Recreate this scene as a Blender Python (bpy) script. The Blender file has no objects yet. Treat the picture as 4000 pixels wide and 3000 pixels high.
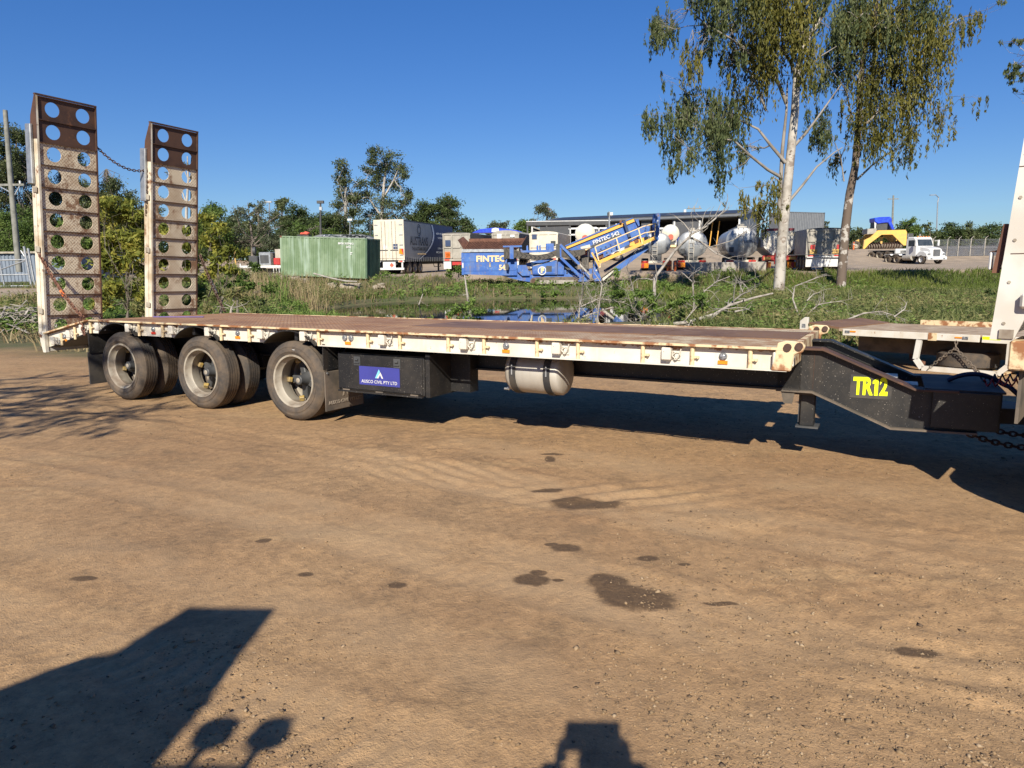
import bpy, math, random
import numpy as np
from mathutils import Matrix, Vector
random.seed(7); RNG=np.random.default_rng(7)
scene=bpy.context.scene
R=math.radians
# ------------------------------------------------------------------ camera
F=2773.0; EYE=1.62
PITCH=math.atan((1500-1012)/F); ROLL=-0.012
PITCH_N=math.atan((1500-1102)/F)            # pitch seen from the sloping yard plane
ROTW=Matrix.Rotation(math.pi/2-PITCH,4,'X')@Matrix.Rotation(ROLL,4,'Z')
ROTN=Matrix.Rotation(math.pi/2-PITCH_N,4,'X')
EYEV=Vector((0,0,EYE))
cam_d=bpy.data.cameras.new('camera'); cam=bpy.data.objects.new('camera',cam_d)
scene.collection.objects.link(cam); scene.camera=cam
cam_d.sensor_fit='HORIZONTAL'; cam_d.sensor_width=36.0; cam_d.lens=36.0*F/4000.0
cam_d.clip_start=0.05; cam_d.clip_end=6000
cam.matrix_world=Matrix.Translation(EYEV)@ROTW
YARD=Matrix.Translation(EYEV)@ROTW@ROTN.inverted()@Matrix.Translation(-EYEV)   # yard frame -> world
def ray(px,py):
    return (ROTW.to_3x3()@Vector(((px-2000)/F,(1500-py)/F,-1.0)))
def W(px,py,Y):
    r=ray(px,py); return EYEV+r*(Y/r.y)
# ------------------------------------------------------------------ sun, sky, exposure
dn=Vector((0.1003,0.8269,-0.5534))
SUN=(YARD.to_3x3()@dn).normalized()
sun_d=bpy.data.lights.new('sun','SUN'); sun=bpy.data.objects.new('sun',sun_d)
scene.collection.objects.link(sun)
sun_d.energy=5.0; sun_d.angle=R(0.53); sun_d.color=(1.0,0.93,0.79)
sun.rotation_euler=SUN.to_track_quat('-Z','Y').to_euler(); sun.location=(-5,-20,30)
world=bpy.data.worlds.new('World'); scene.world=world; world.use_nodes=True
wn=world.node_tree; wn.nodes.clear()
sky=wn.nodes.new('ShaderNodeTexSky'); sky.sky_type='NISHITA'; sky.sun_disc=False
sky.sun_elevation=math.asin(-SUN.z); sky.sun_rotation=math.atan2(-SUN.x,-SUN.y)
sky.air_density=1.0; sky.dust_density=0.0; sky.ozone_density=3.2; sky.altitude=50
bgn=wn.nodes.new('ShaderNodeBackground'); bgn.inputs['Strength'].default_value=0.052
won=wn.nodes.new('ShaderNodeOutputWorld')
hs_=wn.nodes.new('ShaderNodeHueSaturation'); hs_.inputs['Saturation'].default_value=1.32; hs_.inputs['Hue'].default_value=0.511
wn.links.new(sky.outputs[0],hs_.inputs['Color']); gm_=wn.nodes.new('ShaderNodeGamma'); gm_.inputs[1].default_value=0.74; wn.links.new(hs_.outputs[0],gm_.inputs[0])
tn_=wn.nodes.new('ShaderNodeMix'); tn_.data_type='RGBA'; tn_.blend_type='MULTIPLY'; tn_.inputs[0].default_value=1.0; tn_.inputs[7].default_value=(1.06,1.48,2.10,1)
wn.links.new(gm_.outputs[0],tn_.inputs[6]); wn.links.new(tn_.outputs[2],bgn.inputs[0]); wn.links.new(bgn.outputs[0],won.inputs[0])
vs=scene.view_settings; vs.view_transform='Standard'; vs.look='None'; vs.gamma=1.0; vs.exposure=0.58; vs.use_curve_mapping=False
scene.render.engine='CYCLES'
scene.cycles.max_bounces=6; scene.cycles.transparent_max_bounces=8; scene.cycles.caustics_reflective=False; scene.cycles.caustics_refractive=False
# ------------------------------------------------------------------ helpers
COL=scene.collection
def tag(o,label=None,cat=None,group=None,kind=None):
    if label: o['label']=label
    if cat: o['category']=cat
    if group: o['group']=group
    if kind: o['kind']=kind
    return o
def thing(name,label,cat,mat=None,group=None):
    o=bpy.data.objects.new(name,None); COL.objects.link(o); o.empty_display_size=0.2
    if mat is not None: o.matrix_world=mat
    return tag(o,label,cat,group)
def copy_tree(o,parent=None):
    c=o.copy(); COL.objects.link(c); c.parent=parent
    for ch in o.children: copy_tree(ch,c)
    return c
def mesh_obj(name,me,mat,parent=None):
    o=bpy.data.objects.new(name,me); COL.objects.link(o)
    for m in (mat if isinstance(mat,(list,tuple)) else [mat]): me.materials.append(m)
    if parent is not None: o.parent=parent
    return o
def frame(d):
    d=Vector(d).normalized(); a=Vector((0,0,1)) if abs(d.z)<0.9 else Vector((1,0,0))
    u=d.cross(a).normalized(); return u,d.cross(u).normalized()
class MB:
    def __init__(s): s.v=[]; s.f=[]; s.m=[]; s.mi=0
    def slot(s,i): s.mi=i; return s
    def add(s,vs,fs):
        b=len(s.v); s.v+= [tuple(v) for v in vs]; s.f+=[tuple(i+b for i in f) for f in fs]; s.m+=[s.mi]*len(fs); return s
    def box(s,x0,x1,y0,y1,z0,z1,mat=None):
        vs=[(x,y,z) for x in (x0,x1) for y in (y0,y1) for z in (z0,z1)]
        if mat is not None: vs=[mat@Vector(v) for v in vs]
        return s.add(vs,[(0,1,3,2),(4,6,7,5),(0,4,5,1),(2,3,7,6),(0,2,6,4),(1,5,7,3)])
    def prism(s,pts,ax,a0,a1,mat=None):
        n=len(pts)
        def mk(p,a): return {'x':(a,p[0],p[1]),'y':(p[0],a,p[1]),'z':(p[0],p[1],a)}[ax]
        vs=[mk(p,a0) for p in pts]+[mk(p,a1) for p in pts]
        if mat is not None: vs=[mat@Vector(v) for v in vs]
        return s.add(vs,[tuple(range(n)),tuple(range(2*n-1,n-1,-1))]+[(i,i+n,(i+1)%n+n,(i+1)%n) for i in range(n)])
    def bar(s,p0,p1,w,h=None):
        p0=Vector(p0);p1=Vector(p1); u,v=frame(p1-p0); h=h or w; vs=[]
        for p in (p0,p1):
            for a,b in ((-1,-1),(1,-1),(1,1),(-1,1)): vs.append(p+u*(a*w/2)+v*(b*h/2))
        return s.add(vs,[(0,3,2,1),(4,5,6,7)]+[(i,(i+1)%4,(i+1)%4+4,i+4) for i in range(4)])
    def cyl(s,p0,p1,r0,r1=None,n=12,cap=True):
        return s.tube([p0,p1],[r0,r0 if r1 is None else r1],n,cap)
    def tube(s,pts,r,n=6,cap=True):
        pts=[Vector(p) for p in pts]; k=len(pts)
        rr=r if isinstance(r,(list,tuple)) else [r]*k
        vs=[];u=None
        for i,p in enumerate(pts):
            d=(pts[min(i+1,k-1)]-pts[max(i-1,0)])
            if d.length<1e-7: d=Vector((0,0,1))
            d.normalize()
            if u is None: u,_=frame(d)
            u=(u-d*u.dot(d))
            if u.length<1e-5: u,_=frame(d)
            u.normalize(); w=d.cross(u)
            for j in range(n):
                a=2*math.pi*j/n; vs.append(p+(u*math.cos(a)+w*math.sin(a))*rr[i])
        fs=[(i*n+j,i*n+(j+1)%n,(i+1)*n+(j+1)%n,(i+1)*n+j) for i in range(k-1) for j in range(n)]
        if cap: fs+=[tuple(range(n-1,-1,-1)),tuple((k-1)*n+j for j in range(n))]
        return s.add(vs,fs)
    def lathe(s,prof,o,ax,n=24,close=True):
        o=Vector(o);d=Vector(ax).normalized();u,w=frame(d);vs=[];k=len(prof)
        for r,h in prof:
            for j in range(n):
                a=2*math.pi*j/n; vs.append(o+d*h+(u*math.cos(a)+w*math.sin(a))*r)
        rng=range(k) if close else range(k-1)
        return s.add(vs,[(i*n+j,i*n+(j+1)%n,((i+1)%k)*n+(j+1)%n,((i+1)%k)*n+j) for i in rng for j in range(n)])
    def to(s,name,mat,parent=None,smooth=None,bevel=0,label=None):
        me=bpy.data.meshes.new(name); me.from_pydata(s.v,[],s.f)
        import bmesh
        bm=bmesh.new(); bm.from_mesh(me); bmesh.ops.recalc_face_normals(bm,faces=bm.faces); bm.to_mesh(me); bm.free()
        if any(s.m):
            me.polygons.foreach_set('material_index',s.m)
        if smooth:
            me.polygons.foreach_set('use_smooth',[True]*len(me.polygons)); me.set_sharp_from_angle(angle=R(smooth))
        o=mesh_obj(name,me,mat,parent)
        if bevel:
            b=o.modifiers.new('bevel','BEVEL'); b.width=bevel; b.segments=1; b.limit_method='ANGLE'; b.angle_limit=R(40)
        if label: o['label']=label
        return o
def mesh_np(name,V,Fq,mat,parent=None,v=None,kind=None):
    V=np.asarray(V,np.float32); Fq=np.asarray(Fq,np.int32); k=Fq.shape[1]; m=len(Fq)
    me=bpy.data.meshes.new(name); me.vertices.add(len(V)); me.vertices.foreach_set('co',V.ravel())
    me.loops.add(m*k); me.loops.foreach_set('vertex_index',Fq.ravel())
    me.polygons.add(m); me.polygons.foreach_set('loop_start',np.arange(0,m*k,k,dtype=np.int32))
    if v is not None:
        for nm,arr in v.items():
            a=me.attributes.new(nm,'FLOAT','POINT'); a.data.foreach_set('value',np.asarray(arr,np.float32))
    me.update(); o=mesh_obj(name,me,mat,parent)
    if kind: o['kind']=kind
    return o
def text(name,s,size,parent,mat,M,ext=0.002,bold=0.0,sx=1.0,align='CENTER'):
    c=bpy.data.curves.new(name,'FONT'); c.body=s; c.size=size; c.extrude=ext; c.offset=bold; c.align_x=align; c.align_y='CENTER'; c.resolution_u=3
    t=bpy.data.objects.new('tmp_text',c); COL.objects.link(t)
    dg=bpy.context.evaluated_depsgraph_get(); me=bpy.data.meshes.new_from_object(t.evaluated_get(dg))
    bpy.data.objects.remove(t); bpy.data.curves.remove(c)
    me.transform(M@Matrix.Diagonal((sx,1,1,1))); me.name=name
    me.materials.clear(); return mesh_obj(name,me,mat,parent)
# text standing upright on a plane: right vector r, up z, at p
def TM(p,r,u=(0,0,1)):
    r=Vector(r).normalized();u=Vector(u).normalized();n=r.cross(u)
    return Matrix(((r.x,u.x,n.x,p[0]),(r.y,u.y,n.y,p[1]),(r.z,u.z,n.z,p[2]),(0,0,0,1)))
def place(x,y,z,yaw=0,base=None):
    m=Matrix.Translation((x,y,z))@Matrix.Rotation(yaw,4,'Z')
    return (base@m) if base is not None else m
# value noise
def _h(ix,iy,s):
    n=(ix*374761393+iy*668265263+s*974634777)&0x7fffffff
    n=((n^(n>>13))*1274126177)&0x7fffffff
    return ((n^(n>>16))&0xffff)/65535.0
def vnoise(x,y,sc,seed=0):
    x=np.asarray(x,float)*sc;y=np.asarray(y,float)*sc
    ix=np.floor(x).astype(np.int64);iy=np.floor(y).astype(np.int64);fx=x-ix;fy=y-iy
    fx=fx*fx*(3-2*fx);fy=fy*fy*(3-2*fy)
    a=_h(ix,iy,seed);b=_h(ix+1,iy,seed);c=_h(ix,iy+1,seed);d=_h(ix+1,iy+1,seed)
    return (a*(1-fx)+b*fx)*(1-fy)+(c*(1-fx)+d*fx)*fy-0.5
def sst(a,b,x):
    t=np.clip((np.asarray(x,float)-a)/(b-a),0,1); return t*t*(3-2*t)
# ------------------------------------------------------------------ materials
class NT:
    def __init__(s,name):
        s.m=bpy.data.materials.new(name); s.m.use_nodes=True; s.t=s.m.node_tree; s.t.nodes.clear()
        s.out=s.t.nodes.new('ShaderNodeOutputMaterial'); s.b=s.t.nodes.new('ShaderNodeBsdfPrincipled')
        s.t.links.new(s.b.outputs[0],s.out.inputs[0]); s._c=None
    def n(s,ty,**kw):
        x=s.t.nodes.new('ShaderNode'+ty)
        for k,v in kw.items(): setattr(x,k,v)
        return x
    def l(s,a,b): s.t.links.new(a,b)
    def setin(s,i,v):
        if hasattr(v,'is_linked') or hasattr(v,'links'): s.l(v,i)
        else: i.default_value=v
    def co(s):
        if s._c is None: s._c=s.n('TexCoord').outputs['Object']
        return s._c
    def math(s,op,a,b=None,c=None,clamp=False):
        x=s.n('Math',operation=op,use_clamp=clamp); s.setin(x.inputs[0],a)
        if b is not None: s.setin(x.inputs[1],b)
        if c is not None: s.setin(x.inputs[2],c)
        return x.outputs[0]
    def noise(s,scale,detail=4,rough=0.6,vec=None,stretch=None):
        x=s.n('TexNoise'); x.inputs['Scale'].default_value=scale; x.inputs['Detail'].default_value=detail; x.inputs['Roughness'].default_value=rough
        v=vec or s.co()
        if stretch:
            mp=s.n('Mapping'); mp.inputs['Scale'].default_value=stretch; s.l(v,mp.inputs[0]); v=mp.outputs[0]
        s.l(v,x.inputs['Vector']); return x.outputs['Fac']
    def step(s,v,a,b):
        x=s.n('MapRange',interpolation_type='SMOOTHSTEP'); s.setin(x.inputs[0],v); x.inputs[1].default_value=a; x.inputs[2].default_value=b; return x.outputs[0]
    def mix(s,f,a,b):
        x=s.n('Mix',data_type='RGBA'); s.setin(x.inputs[0],f)
        for i,v in ((6,a),(7,b)):
            if isinstance(v,(tuple,list)): x.inputs[i].default_value=(*v[:3],1)
            else: s.l(v,x.inputs[i])
        return x.outputs[2]
    def bump(s,h,st=0.3,dist=0.01):
        x=s.n('Bump'); x.inputs['Strength'].default_value=st; x.inputs['Distance'].default_value=dist; s.l(h,x.inputs['Height']); s.l(x.outputs[0],s.b.inputs['Normal'])
    def done(s,col,rough=0.6,metal=0.0):
        i=s.b.inputs['Base Color']
        if isinstance(col,(tuple,list)): i.default_value=(*col[:3],1)
        else: s.l(col,i)
        s.setin(s.b.inputs['Roughness'],rough); s.b.inputs['Metallic'].default_value=metal; return s.m
def pmat(name,c1,c2=None,scale=6,lo=0.4,hi=0.65,rough=0.6,metal=0.0,bump=0.0,bscale=80,spots=None,streak=None):
    t=NT(name); c2=c2 or tuple(x*0.75 for x in c1)
    col=t.mix(t.step(t.noise(scale),lo,hi),c1,c2)
    if streak: col=t.mix(t.math('MULTIPLY',t.step(t.noise(streak[1],3,0.6,stretch=(1,1,0.12)),0.5,0.72),streak[2]),col,streak[0])
    if spots:
        for (c,sc,a,b) in spots: col=t.mix(t.step(t.noise(sc,5,0.7),a,b),col,c)
    if bump: t.bump(t.noise(bscale,5,0.6),bump)
    return t.done(col,rough,metal)
RUSTC=(0.14,0.05,0.02); DUST=(0.28,0.19,0.115)
def chequer(t,ax,ay,cell):
    sp=t.n('SeparateXYZ'); t.l(t.co(),sp.inputs[0]); x=sp.outputs[ax]; y=sp.outputs[ay]
    u=t.math('MULTIPLY',t.math('ADD',x,y),0.7071/cell); v=t.math('MULTIPLY',t.math('SUBTRACT',x,y),0.7071/cell)
    par=t.math('MODULO',t.math('ADD',t.math('FLOOR',u),t.math('FLOOR',v)),2.0); par=t.math('ABSOLUTE',par)
    fu=t.math('ABSOLUTE',t.math('SUBTRACT',t.math('FRACT',u),0.5)); fv=t.math('ABSOLUTE',t.math('SUBTRACT',t.math('FRACT',v),0.5))
    a=t.math('MULTIPLY',t.math('LESS_THAN',fv,0.17),t.math('LESS_THAN',fu,0.44)); b=t.math('MULTIPLY',t.math('LESS_THAN',fu,0.17),t.math('LESS_THAN',fv,0.44))
    return t.math('ADD',t.math('MULTIPLY',a,par),t.math('MULTIPLY',b,t.math('SUBTRACT',1.0,par)),clamp=True)
def m_deck():
    t=NT('deck_rust_plate'); q=chequer(t,0,1,0.045)
    c=t.mix(t.step(t.noise(1.6,5),0.38,0.66),(0.38,0.215,0.11),(0.26,0.125,0.058))
    c=t.mix(t.math('MULTIPLY',t.step(t.noise(5,5,0.7),0.5,0.68),0.55),c,(0.46,0.33,0.21))
    sp=t.n('SeparateXYZ'); t.l(t.co(),sp.inputs[0])
    cream=t.math('MULTIPLY',t.step(sp.outputs[0],1.8,4.6),t.step(t.noise(3.2,6,0.75),0.42,0.6))
    c=t.mix(cream,c,(0.60,0.50,0.34))
    c=t.mix(t.math('MULTIPLY',q,0.6),c,(0.13,0.055,0.03)); t.bump(q,0.5,0.004); return t.done(c,0.75)
def m_ramp():
    t=NT('ramp_chequer_cream'); q=chequer(t,1,2,0.036)
    c=t.mix(t.step(t.noise(2.2,5,0.7),0.4,0.66),(0.74,0.64,0.47),(0.52,0.41,0.28))
    c=t.mix(t.math('MULTIPLY',t.step(t.noise(2.6,7,0.8),0.50,0.60),0.9),c,(0.19,0.085,0.038))
    c=t.mix(t.math('MULTIPLY',q,0.62),c,(0.20,0.11,0.055)); t.bump(q,0.5,0.003); return t.done(c,0.7)
def m_white():
    t=NT('trailer_white_paint'); sp=t.n('SeparateXYZ'); t.l(t.co(),sp.inputs[0])
    c=t.mix(t.step(t.noise(2.5,5),0.35,0.7),(0.66,0.63,0.57),(0.57,0.52,0.43))
    top=t.step(sp.outputs[2],1.02,1.085); nz=t.noise(9,6,0.75)
    k=t.step(t.math('ADD',nz,t.math('MULTIPLY',top,0.22)),0.63,0.70)
    c=t.mix(k,c,(0.30,0.12,0.045))
    c=t.mix(t.step(t.noise(38,4,0.6),0.70,0.74),c,(0.12,0.06,0.04))
    c=t.mix(t.math('MULTIPLY',t.step(t.noise(5,4,0.7,stretch=(1,1,0.2)),0.54,0.74),0.4),c,(0.55,0.42,0.26))
    return t.done(c,0.45)
def m_black():
    t=NT('black_chassis_paint'); c=t.mix(t.step(t.noise(2.2,6,0.7),0.38,0.78),(0.011,0.011,0.012),(0.040,0.035,0.030)); c=t.mix(t.math('MULTIPLY',t.step(t.noise(4,4,0.6,stretch=(1,1,0.15)),0.58,0.78),0.3),c,(0.09,0.068,0.05))
    c=t.mix(t.step(t.noise(85,3,0.6),0.66,0.72),c,(0.42,0.38,0.33)); t.bump(t.noise(40),0.06); return t.done(c,0.5)
def m_tyre():
    t=NT('dusty_tyre_rubber'); c=t.mix(t.step(t.noise(3,6,0.7),0.3,0.72),(0.034,0.033,0.034),(0.135,0.097,0.065)); t.bump(t.noise(60),0.15); return t.done(c,0.85)
def m_leaf(name,ramp,trans=0.3,rough=0.6):
    t=NT(name); at=t.n('Attribute',attribute_name='v'); cr=t.n('ValToRGB'); t.l(at.outputs['Fac'],cr.inputs[0])
    e=cr.color_ramp.elements; e[0].position=0; e[0].color=(*ramp[0],1); e[1].position=1; e[1].color=(*ramp[-1],1)
    for i,c in enumerate(ramp[1:-1]):
        x=e.new((i+1)/(len(ramp)-1)); x.color=(*c,1)
    tr=t.n('BsdfTranslucent'); t.l(cr.outputs[0],tr.inputs[0]); mx=t.n('MixShader'); mx.inputs[0].default_value=trans
    t.l(t.b.outputs[0],mx.inputs[1]); t.l(tr.outputs[0],mx.inputs[2]); t.l(mx.outputs[0],t.out.inputs[0])
    t.b.inputs['Specular IOR Level'].default_value=0.25
    return t.done(cr.outputs[0],rough)
Mt={}
Mt['deck']=m_deck(); Mt['ramp']=m_ramp(); Mt['ramp_white']=pmat('ramp_side_paint',(0.68,0.62,0.51),(0.42,0.33,0.22),2.5,rough=.6,spots=[((0.20,0.09,0.04),3.5,0.55,0.68)]); Mt['white']=m_white(); Mt['black']=m_black(); Mt['tyre']=m_tyre()
Mt['deck_flat']=pmat('deck_flat_steel',(0.20,0.11,0.06),(0.135,0.07,0.04),1.5,spots=[((0.30,0.19,0.12),3,0.56,0.7)],rough=0.6)
Mt['rust']=pmat('dark_rust_steel',(0.085,0.042,0.026),(0.05,0.025,0.018),3,rough=0.7,spots=[((0.17,0.075,0.035),5,0.58,0.72)])
Mt['rust_red']=pmat('red_rust_steel',(0.17,0.075,0.045),(0.10,0.042,0.026),4,rough=0.8)
Mt['cream']=pmat('cream_rim_paint',(0.38,0.34,0.275),(0.20,0.155,0.115),4,lo=0.4,hi=0.7,rough=0.5)
Mt['edge']=pmat('cream_edge_rusted',(0.66,0.52,0.32),(0.28,0.12,0.05),7,lo=0.46,hi=0.6,rough=0.65)
Mt['alu']=pmat('dull_aluminium',(0.48,0.45,0.40),(0.40,0.36,0.30),3,rough=0.55,metal=0.25,streak=((0.30,0.25,0.19),4,0.5))
Mt['steel']=pmat('galvanised_steel',(0.45,0.46,0.47),(0.33,0.34,0.35),8,rough=0.45,metal=0.7)
Mt['rubber']=pmat('dusty_mudflap_rubber',(0.16,0.125,0.095),(0.09,0.075,0.06),4,rough=0.8)
Mt['rubber_dark']=pmat('black_rubber',(0.03,0.03,0.032),(0.07,0.06,0.05),4,rough=0.7)
Mt['blue_sign']=pmat('sign_blue',(0.05,0.055,0.28),(0.045,0.05,0.24),3,rough=0.35)
Mt['sign_white']=pmat('sign_white',(0.66,0.66,0.65),(0.58,0.57,0.55),3,rough=0.4)
Mt['sign_cyan']=pmat('sign_cyan',(0.22,0.60,0.75),(0.2,0.55,0.7),3,rough=0.4)
t=NT('fluorescent_yellow'); t.b.inputs['Specular IOR Level'].default_value=0.2; Mt['fluoro']=t.done((0.80,0.92,0.02),0.5)
Mt['amber']=pmat('amber_reflector',(0.80,0.26,0.02),(0.7,0.22,0.02),20,rough=0.25)
Mt['red_lens']=pmat('red_reflector',(0.6,0.035,0.02),(0.5,0.03,0.02),20,rough=0.25)
Mt['lamp']=pmat('clear_lamp_lens',(0.10,0.11,0.12),(0.3,0.3,0.32),30,rough=0.12)
Mt['yellow_clamp']=pmat('yellow_clamp',(0.38,0.26,0.07),(0.24,0.18,0.10),20,rough=0.5)
Mt['wpaint']=pmat('white_vehicle_paint',(0.64,0.62,0.57),(0.55,0.51,0.45),2,rough=0.35,spots=[((0.34,0.21,0.10),12,0.69,0.74)],streak=((0.5,0.42,0.30),3,0.35))
Mt['wclean']=pmat('clean_white_paint',(0.66,0.66,0.65),(0.60,0.59,0.57),2,rough=0.3)
Mt['cream_van']=pmat('cream_panel',(0.62,0.57,0.47),(0.55,0.50,0.40),1.5,rough=0.5,streak=((0.42,0.36,0.27),2.5,0.4))
Mt['chrome']=pmat('polished_tank',(0.42,0.43,0.44),(0.31,0.32,0.33),1.5,rough=0.36,metal=0.45,streak=((0.30,0.29,0.27),2,0.5))
Mt['glass']=pmat('dark_glass',(0.03,0.04,0.05),(0.05,0.06,0.07),3,rough=0.05)
Mt['dark']=pmat('dark_grey_paint',(0.05,0.052,0.056),(0.07,0.07,0.07),3,rough=0.6)
Mt['shed']=pmat('charcoal_cladding',(0.075,0.078,0.085),(0.09,0.09,0.095),2,rough=0.55)
Mt['shed_roof']=pmat('grey_roof_sheet',(0.18,0.19,0.205),(0.15,0.16,0.175),2,rough=0.5,metal=0.2)
Mt['solar']=pmat('solar_panel',(0.035,0.038,0.045),(0.04,0.043,0.05),4,rough=0.45)
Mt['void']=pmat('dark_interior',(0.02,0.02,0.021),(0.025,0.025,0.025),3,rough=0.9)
Mt['gcont']=pmat('faded_green_container',(0.135,0.20,0.105),(0.20,0.27,0.165),0.9,rough=0.65,streak=((0.42,0.52,0.44),2.2,0.55),spots=[((0.24,0.13,0.07),7,0.68,0.75)])
Mt['gdark']=pmat('dark_green_container',(0.055,0.10,0.06),(0.08,0.14,0.085),1.5,rough=0.7)
Mt['blue']=pmat('machine_blue',(0.030,0.105,0.38),(0.055,0.15,0.42),1.6,rough=0.55,spots=[((0.20,0.14,0.10),2.2,0.57,0.70),((0.16,0.22,0.36),5,0.55,0.7)],streak=((0.17,0.17,0.20),3,0.5))
Mt['orange']=pmat('machine_orange',(0.80,0.42,0.07),(0.72,0.38,0.10),3,rough=0.5)
Mt['peach']=pmat('faded_orange_letter',(0.85,0.58,0.27),(0.75,0.55,0.32),6,rough=0.6)
Mt['belt']=pmat('conveyor_rubber',(0.10,0.085,0.07),(0.06,0.055,0.05),6,rough=0.85)
Mt['yellow']=pmat('machine_yellow',(0.75,0.46,0.10),(0.62,0.38,0.12),2,rough=0.5,spots=[((0.30,0.20,0.12),4,0.64,0.74)])
Mt['tarp']=pmat('blue_tarpaulin',(0.02,0.05,0.55),(0.03,0.09,0.62),3,rough=0.35,bump=0.4,bscale=8)
Mt['red']=pmat('red_paint',(0.45,0.03,0.03),(0.35,0.04,0.03),3,rough=0.5)
Mt['maroon']=pmat('maroon_paint',(0.16,0.02,0.03),(0.2,0.03,0.04),3,rough=0.5)
Mt['coral']=pmat('coral_red',(0.75,0.12,0.07),(0.65,0.1,0.06),3,rough=0.6)
Mt['hi_orange']=pmat('orange_bollard',(0.75,0.16,0.03),(0.6,0.12,0.03),6,rough=0.6)
Mt['greybin']=pmat('grey_tipper_panel',(0.30,0.28,0.24),(0.38,0.35,0.30),1.5,rough=0.6,streak=((0.18,0.16,0.14),2.5,0.5))
Mt['greydark']=pmat('dark_tarp_side',(0.07,0.07,0.075),(0.10,0.095,0.09),2,rough=0.7)
Mt['curtain']=pmat('grey_curtain',(0.26,0.275,0.29),(0.22,0.235,0.25),1.2,rough=0.6)
Mt['navy']=pmat('navy_curtain',(0.025,0.045,0.11),(0.035,0.06,0.13),1.2,rough=0.5)
Mt['charcoal_ink']=pmat('dark_letter_ink',(0.03,0.035,0.04),(0.04,0.045,0.05),4,rough=0.6)
Mt['pale_ink']=pmat('pale_letter_ink',(0.55,0.60,0.68),(0.5,0.55,0.62),4,rough=0.6)
Mt['concrete']=pmat('weathered_concrete',(0.36,0.33,0.29),(0.24,0.22,0.19),3,rough=0.9,bump=0.3)
Mt['stone']=pmat('pale_stone',(0.42,0.36,0.28),(0.26,0.22,0.17),2.5,rough=0.9,bump=0.4,bscale=12)
Mt['pebble']=pmat('pebble_stone',(0.34,0.24,0.155),(0.22,0.17,0.125),9,rough=0.9)
Mt['shedwall']=pmat('pale_blue_cladding',(0.20,0.235,0.29),(0.165,0.20,0.25),1.0,rough=0.6,metal=0.1)
Mt['timber_pole']=pmat('grey_timber',(0.24,0.235,0.21),(0.16,0.16,0.14),3,rough=0.8,streak=((0.14,0.13,0.11),6,0.6))
Mt['deadwood']=pmat('bleached_wood',(0.36,0.325,0.285),(0.22,0.19,0.16),6,rough=0.85)
Mt['bark_white']=pmat('white_gum_bark',(0.46,0.42,0.37),(0.30,0.265,0.225),1.6,rough=0.8,spots=[((0.24,0.19,0.155),1.3,0.54,0.60),((0.15,0.115,0.09),3.5,0.60,0.64)],bump=0.2,bscale=14)
Mt['bark_brown']=pmat('brown_gum_bark',(0.13,0.095,0.072),(0.42,0.38,0.34),1.7,lo=0.53,hi=0.60,rough=0.85,bump=0.3,bscale=14)
Mt['bark_dark']=pmat('dark_bark',(0.13,0.105,0.085),(0.19,0.165,0.14),2,rough=0.9)
Mt['bark_pale']=pmat('pale_bark',(0.42,0.39,0.35),(0.28,0.25,0.22),2,rough=0.85)
Mt['l_euc']=m_leaf('eucalypt_leaf',[(0.03,0.042,0.016),(0.085,0.11,0.042),(0.18,0.19,0.08)])
Mt['l_olive']=m_leaf('mistletoe_leaf',[(0.045,0.048,0.012),(0.14,0.135,0.028),(0.26,0.215,0.05)])
Mt['l_dark']=m_leaf('dark_tree_leaf',[(0.022,0.036,0.013),(0.06,0.09,0.028),(0.115,0.15,0.05)])
Mt['l_mid']=m_leaf('mid_green_leaf',[(0.035,0.065,0.015),(0.095,0.15,0.032),(0.18,0.24,0.06)])
Mt['l_grey']=m_leaf('grey_green_leaf',[(0.05,0.065,0.035),(0.10,0.12,0.065),(0.17,0.18,0.11)])
Mt['l_wattle']=m_leaf('wattle_leaf',[(0.06,0.09,0.018),(0.22,0.24,0.045),(0.55,0.48,0.10)],0.42)
Mt['l_fresh']=m_leaf('fresh_weed_leaf',[(0.05,0.095,0.02),(0.125,0.20,0.04),(0.25,0.32,0.085)])
Mt['grass']=m_leaf('grass_blade',[(0.055,0.095,0.018),(0.12,0.165,0.03),(0.22,0.235,0.06)],0.35)
Mt['drygrass']=m_leaf('dry_grass_blade',[(0.13,0.10,0.05),(0.27,0.21,0.11),(0.42,0.34,0.20)],0.25)
Mt['weed']=m_leaf('brown_green_weed',[(0.06,0.085,0.025),(0.16,0.185,0.06),(0.33,0.26,0.13)],0.3)
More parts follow.
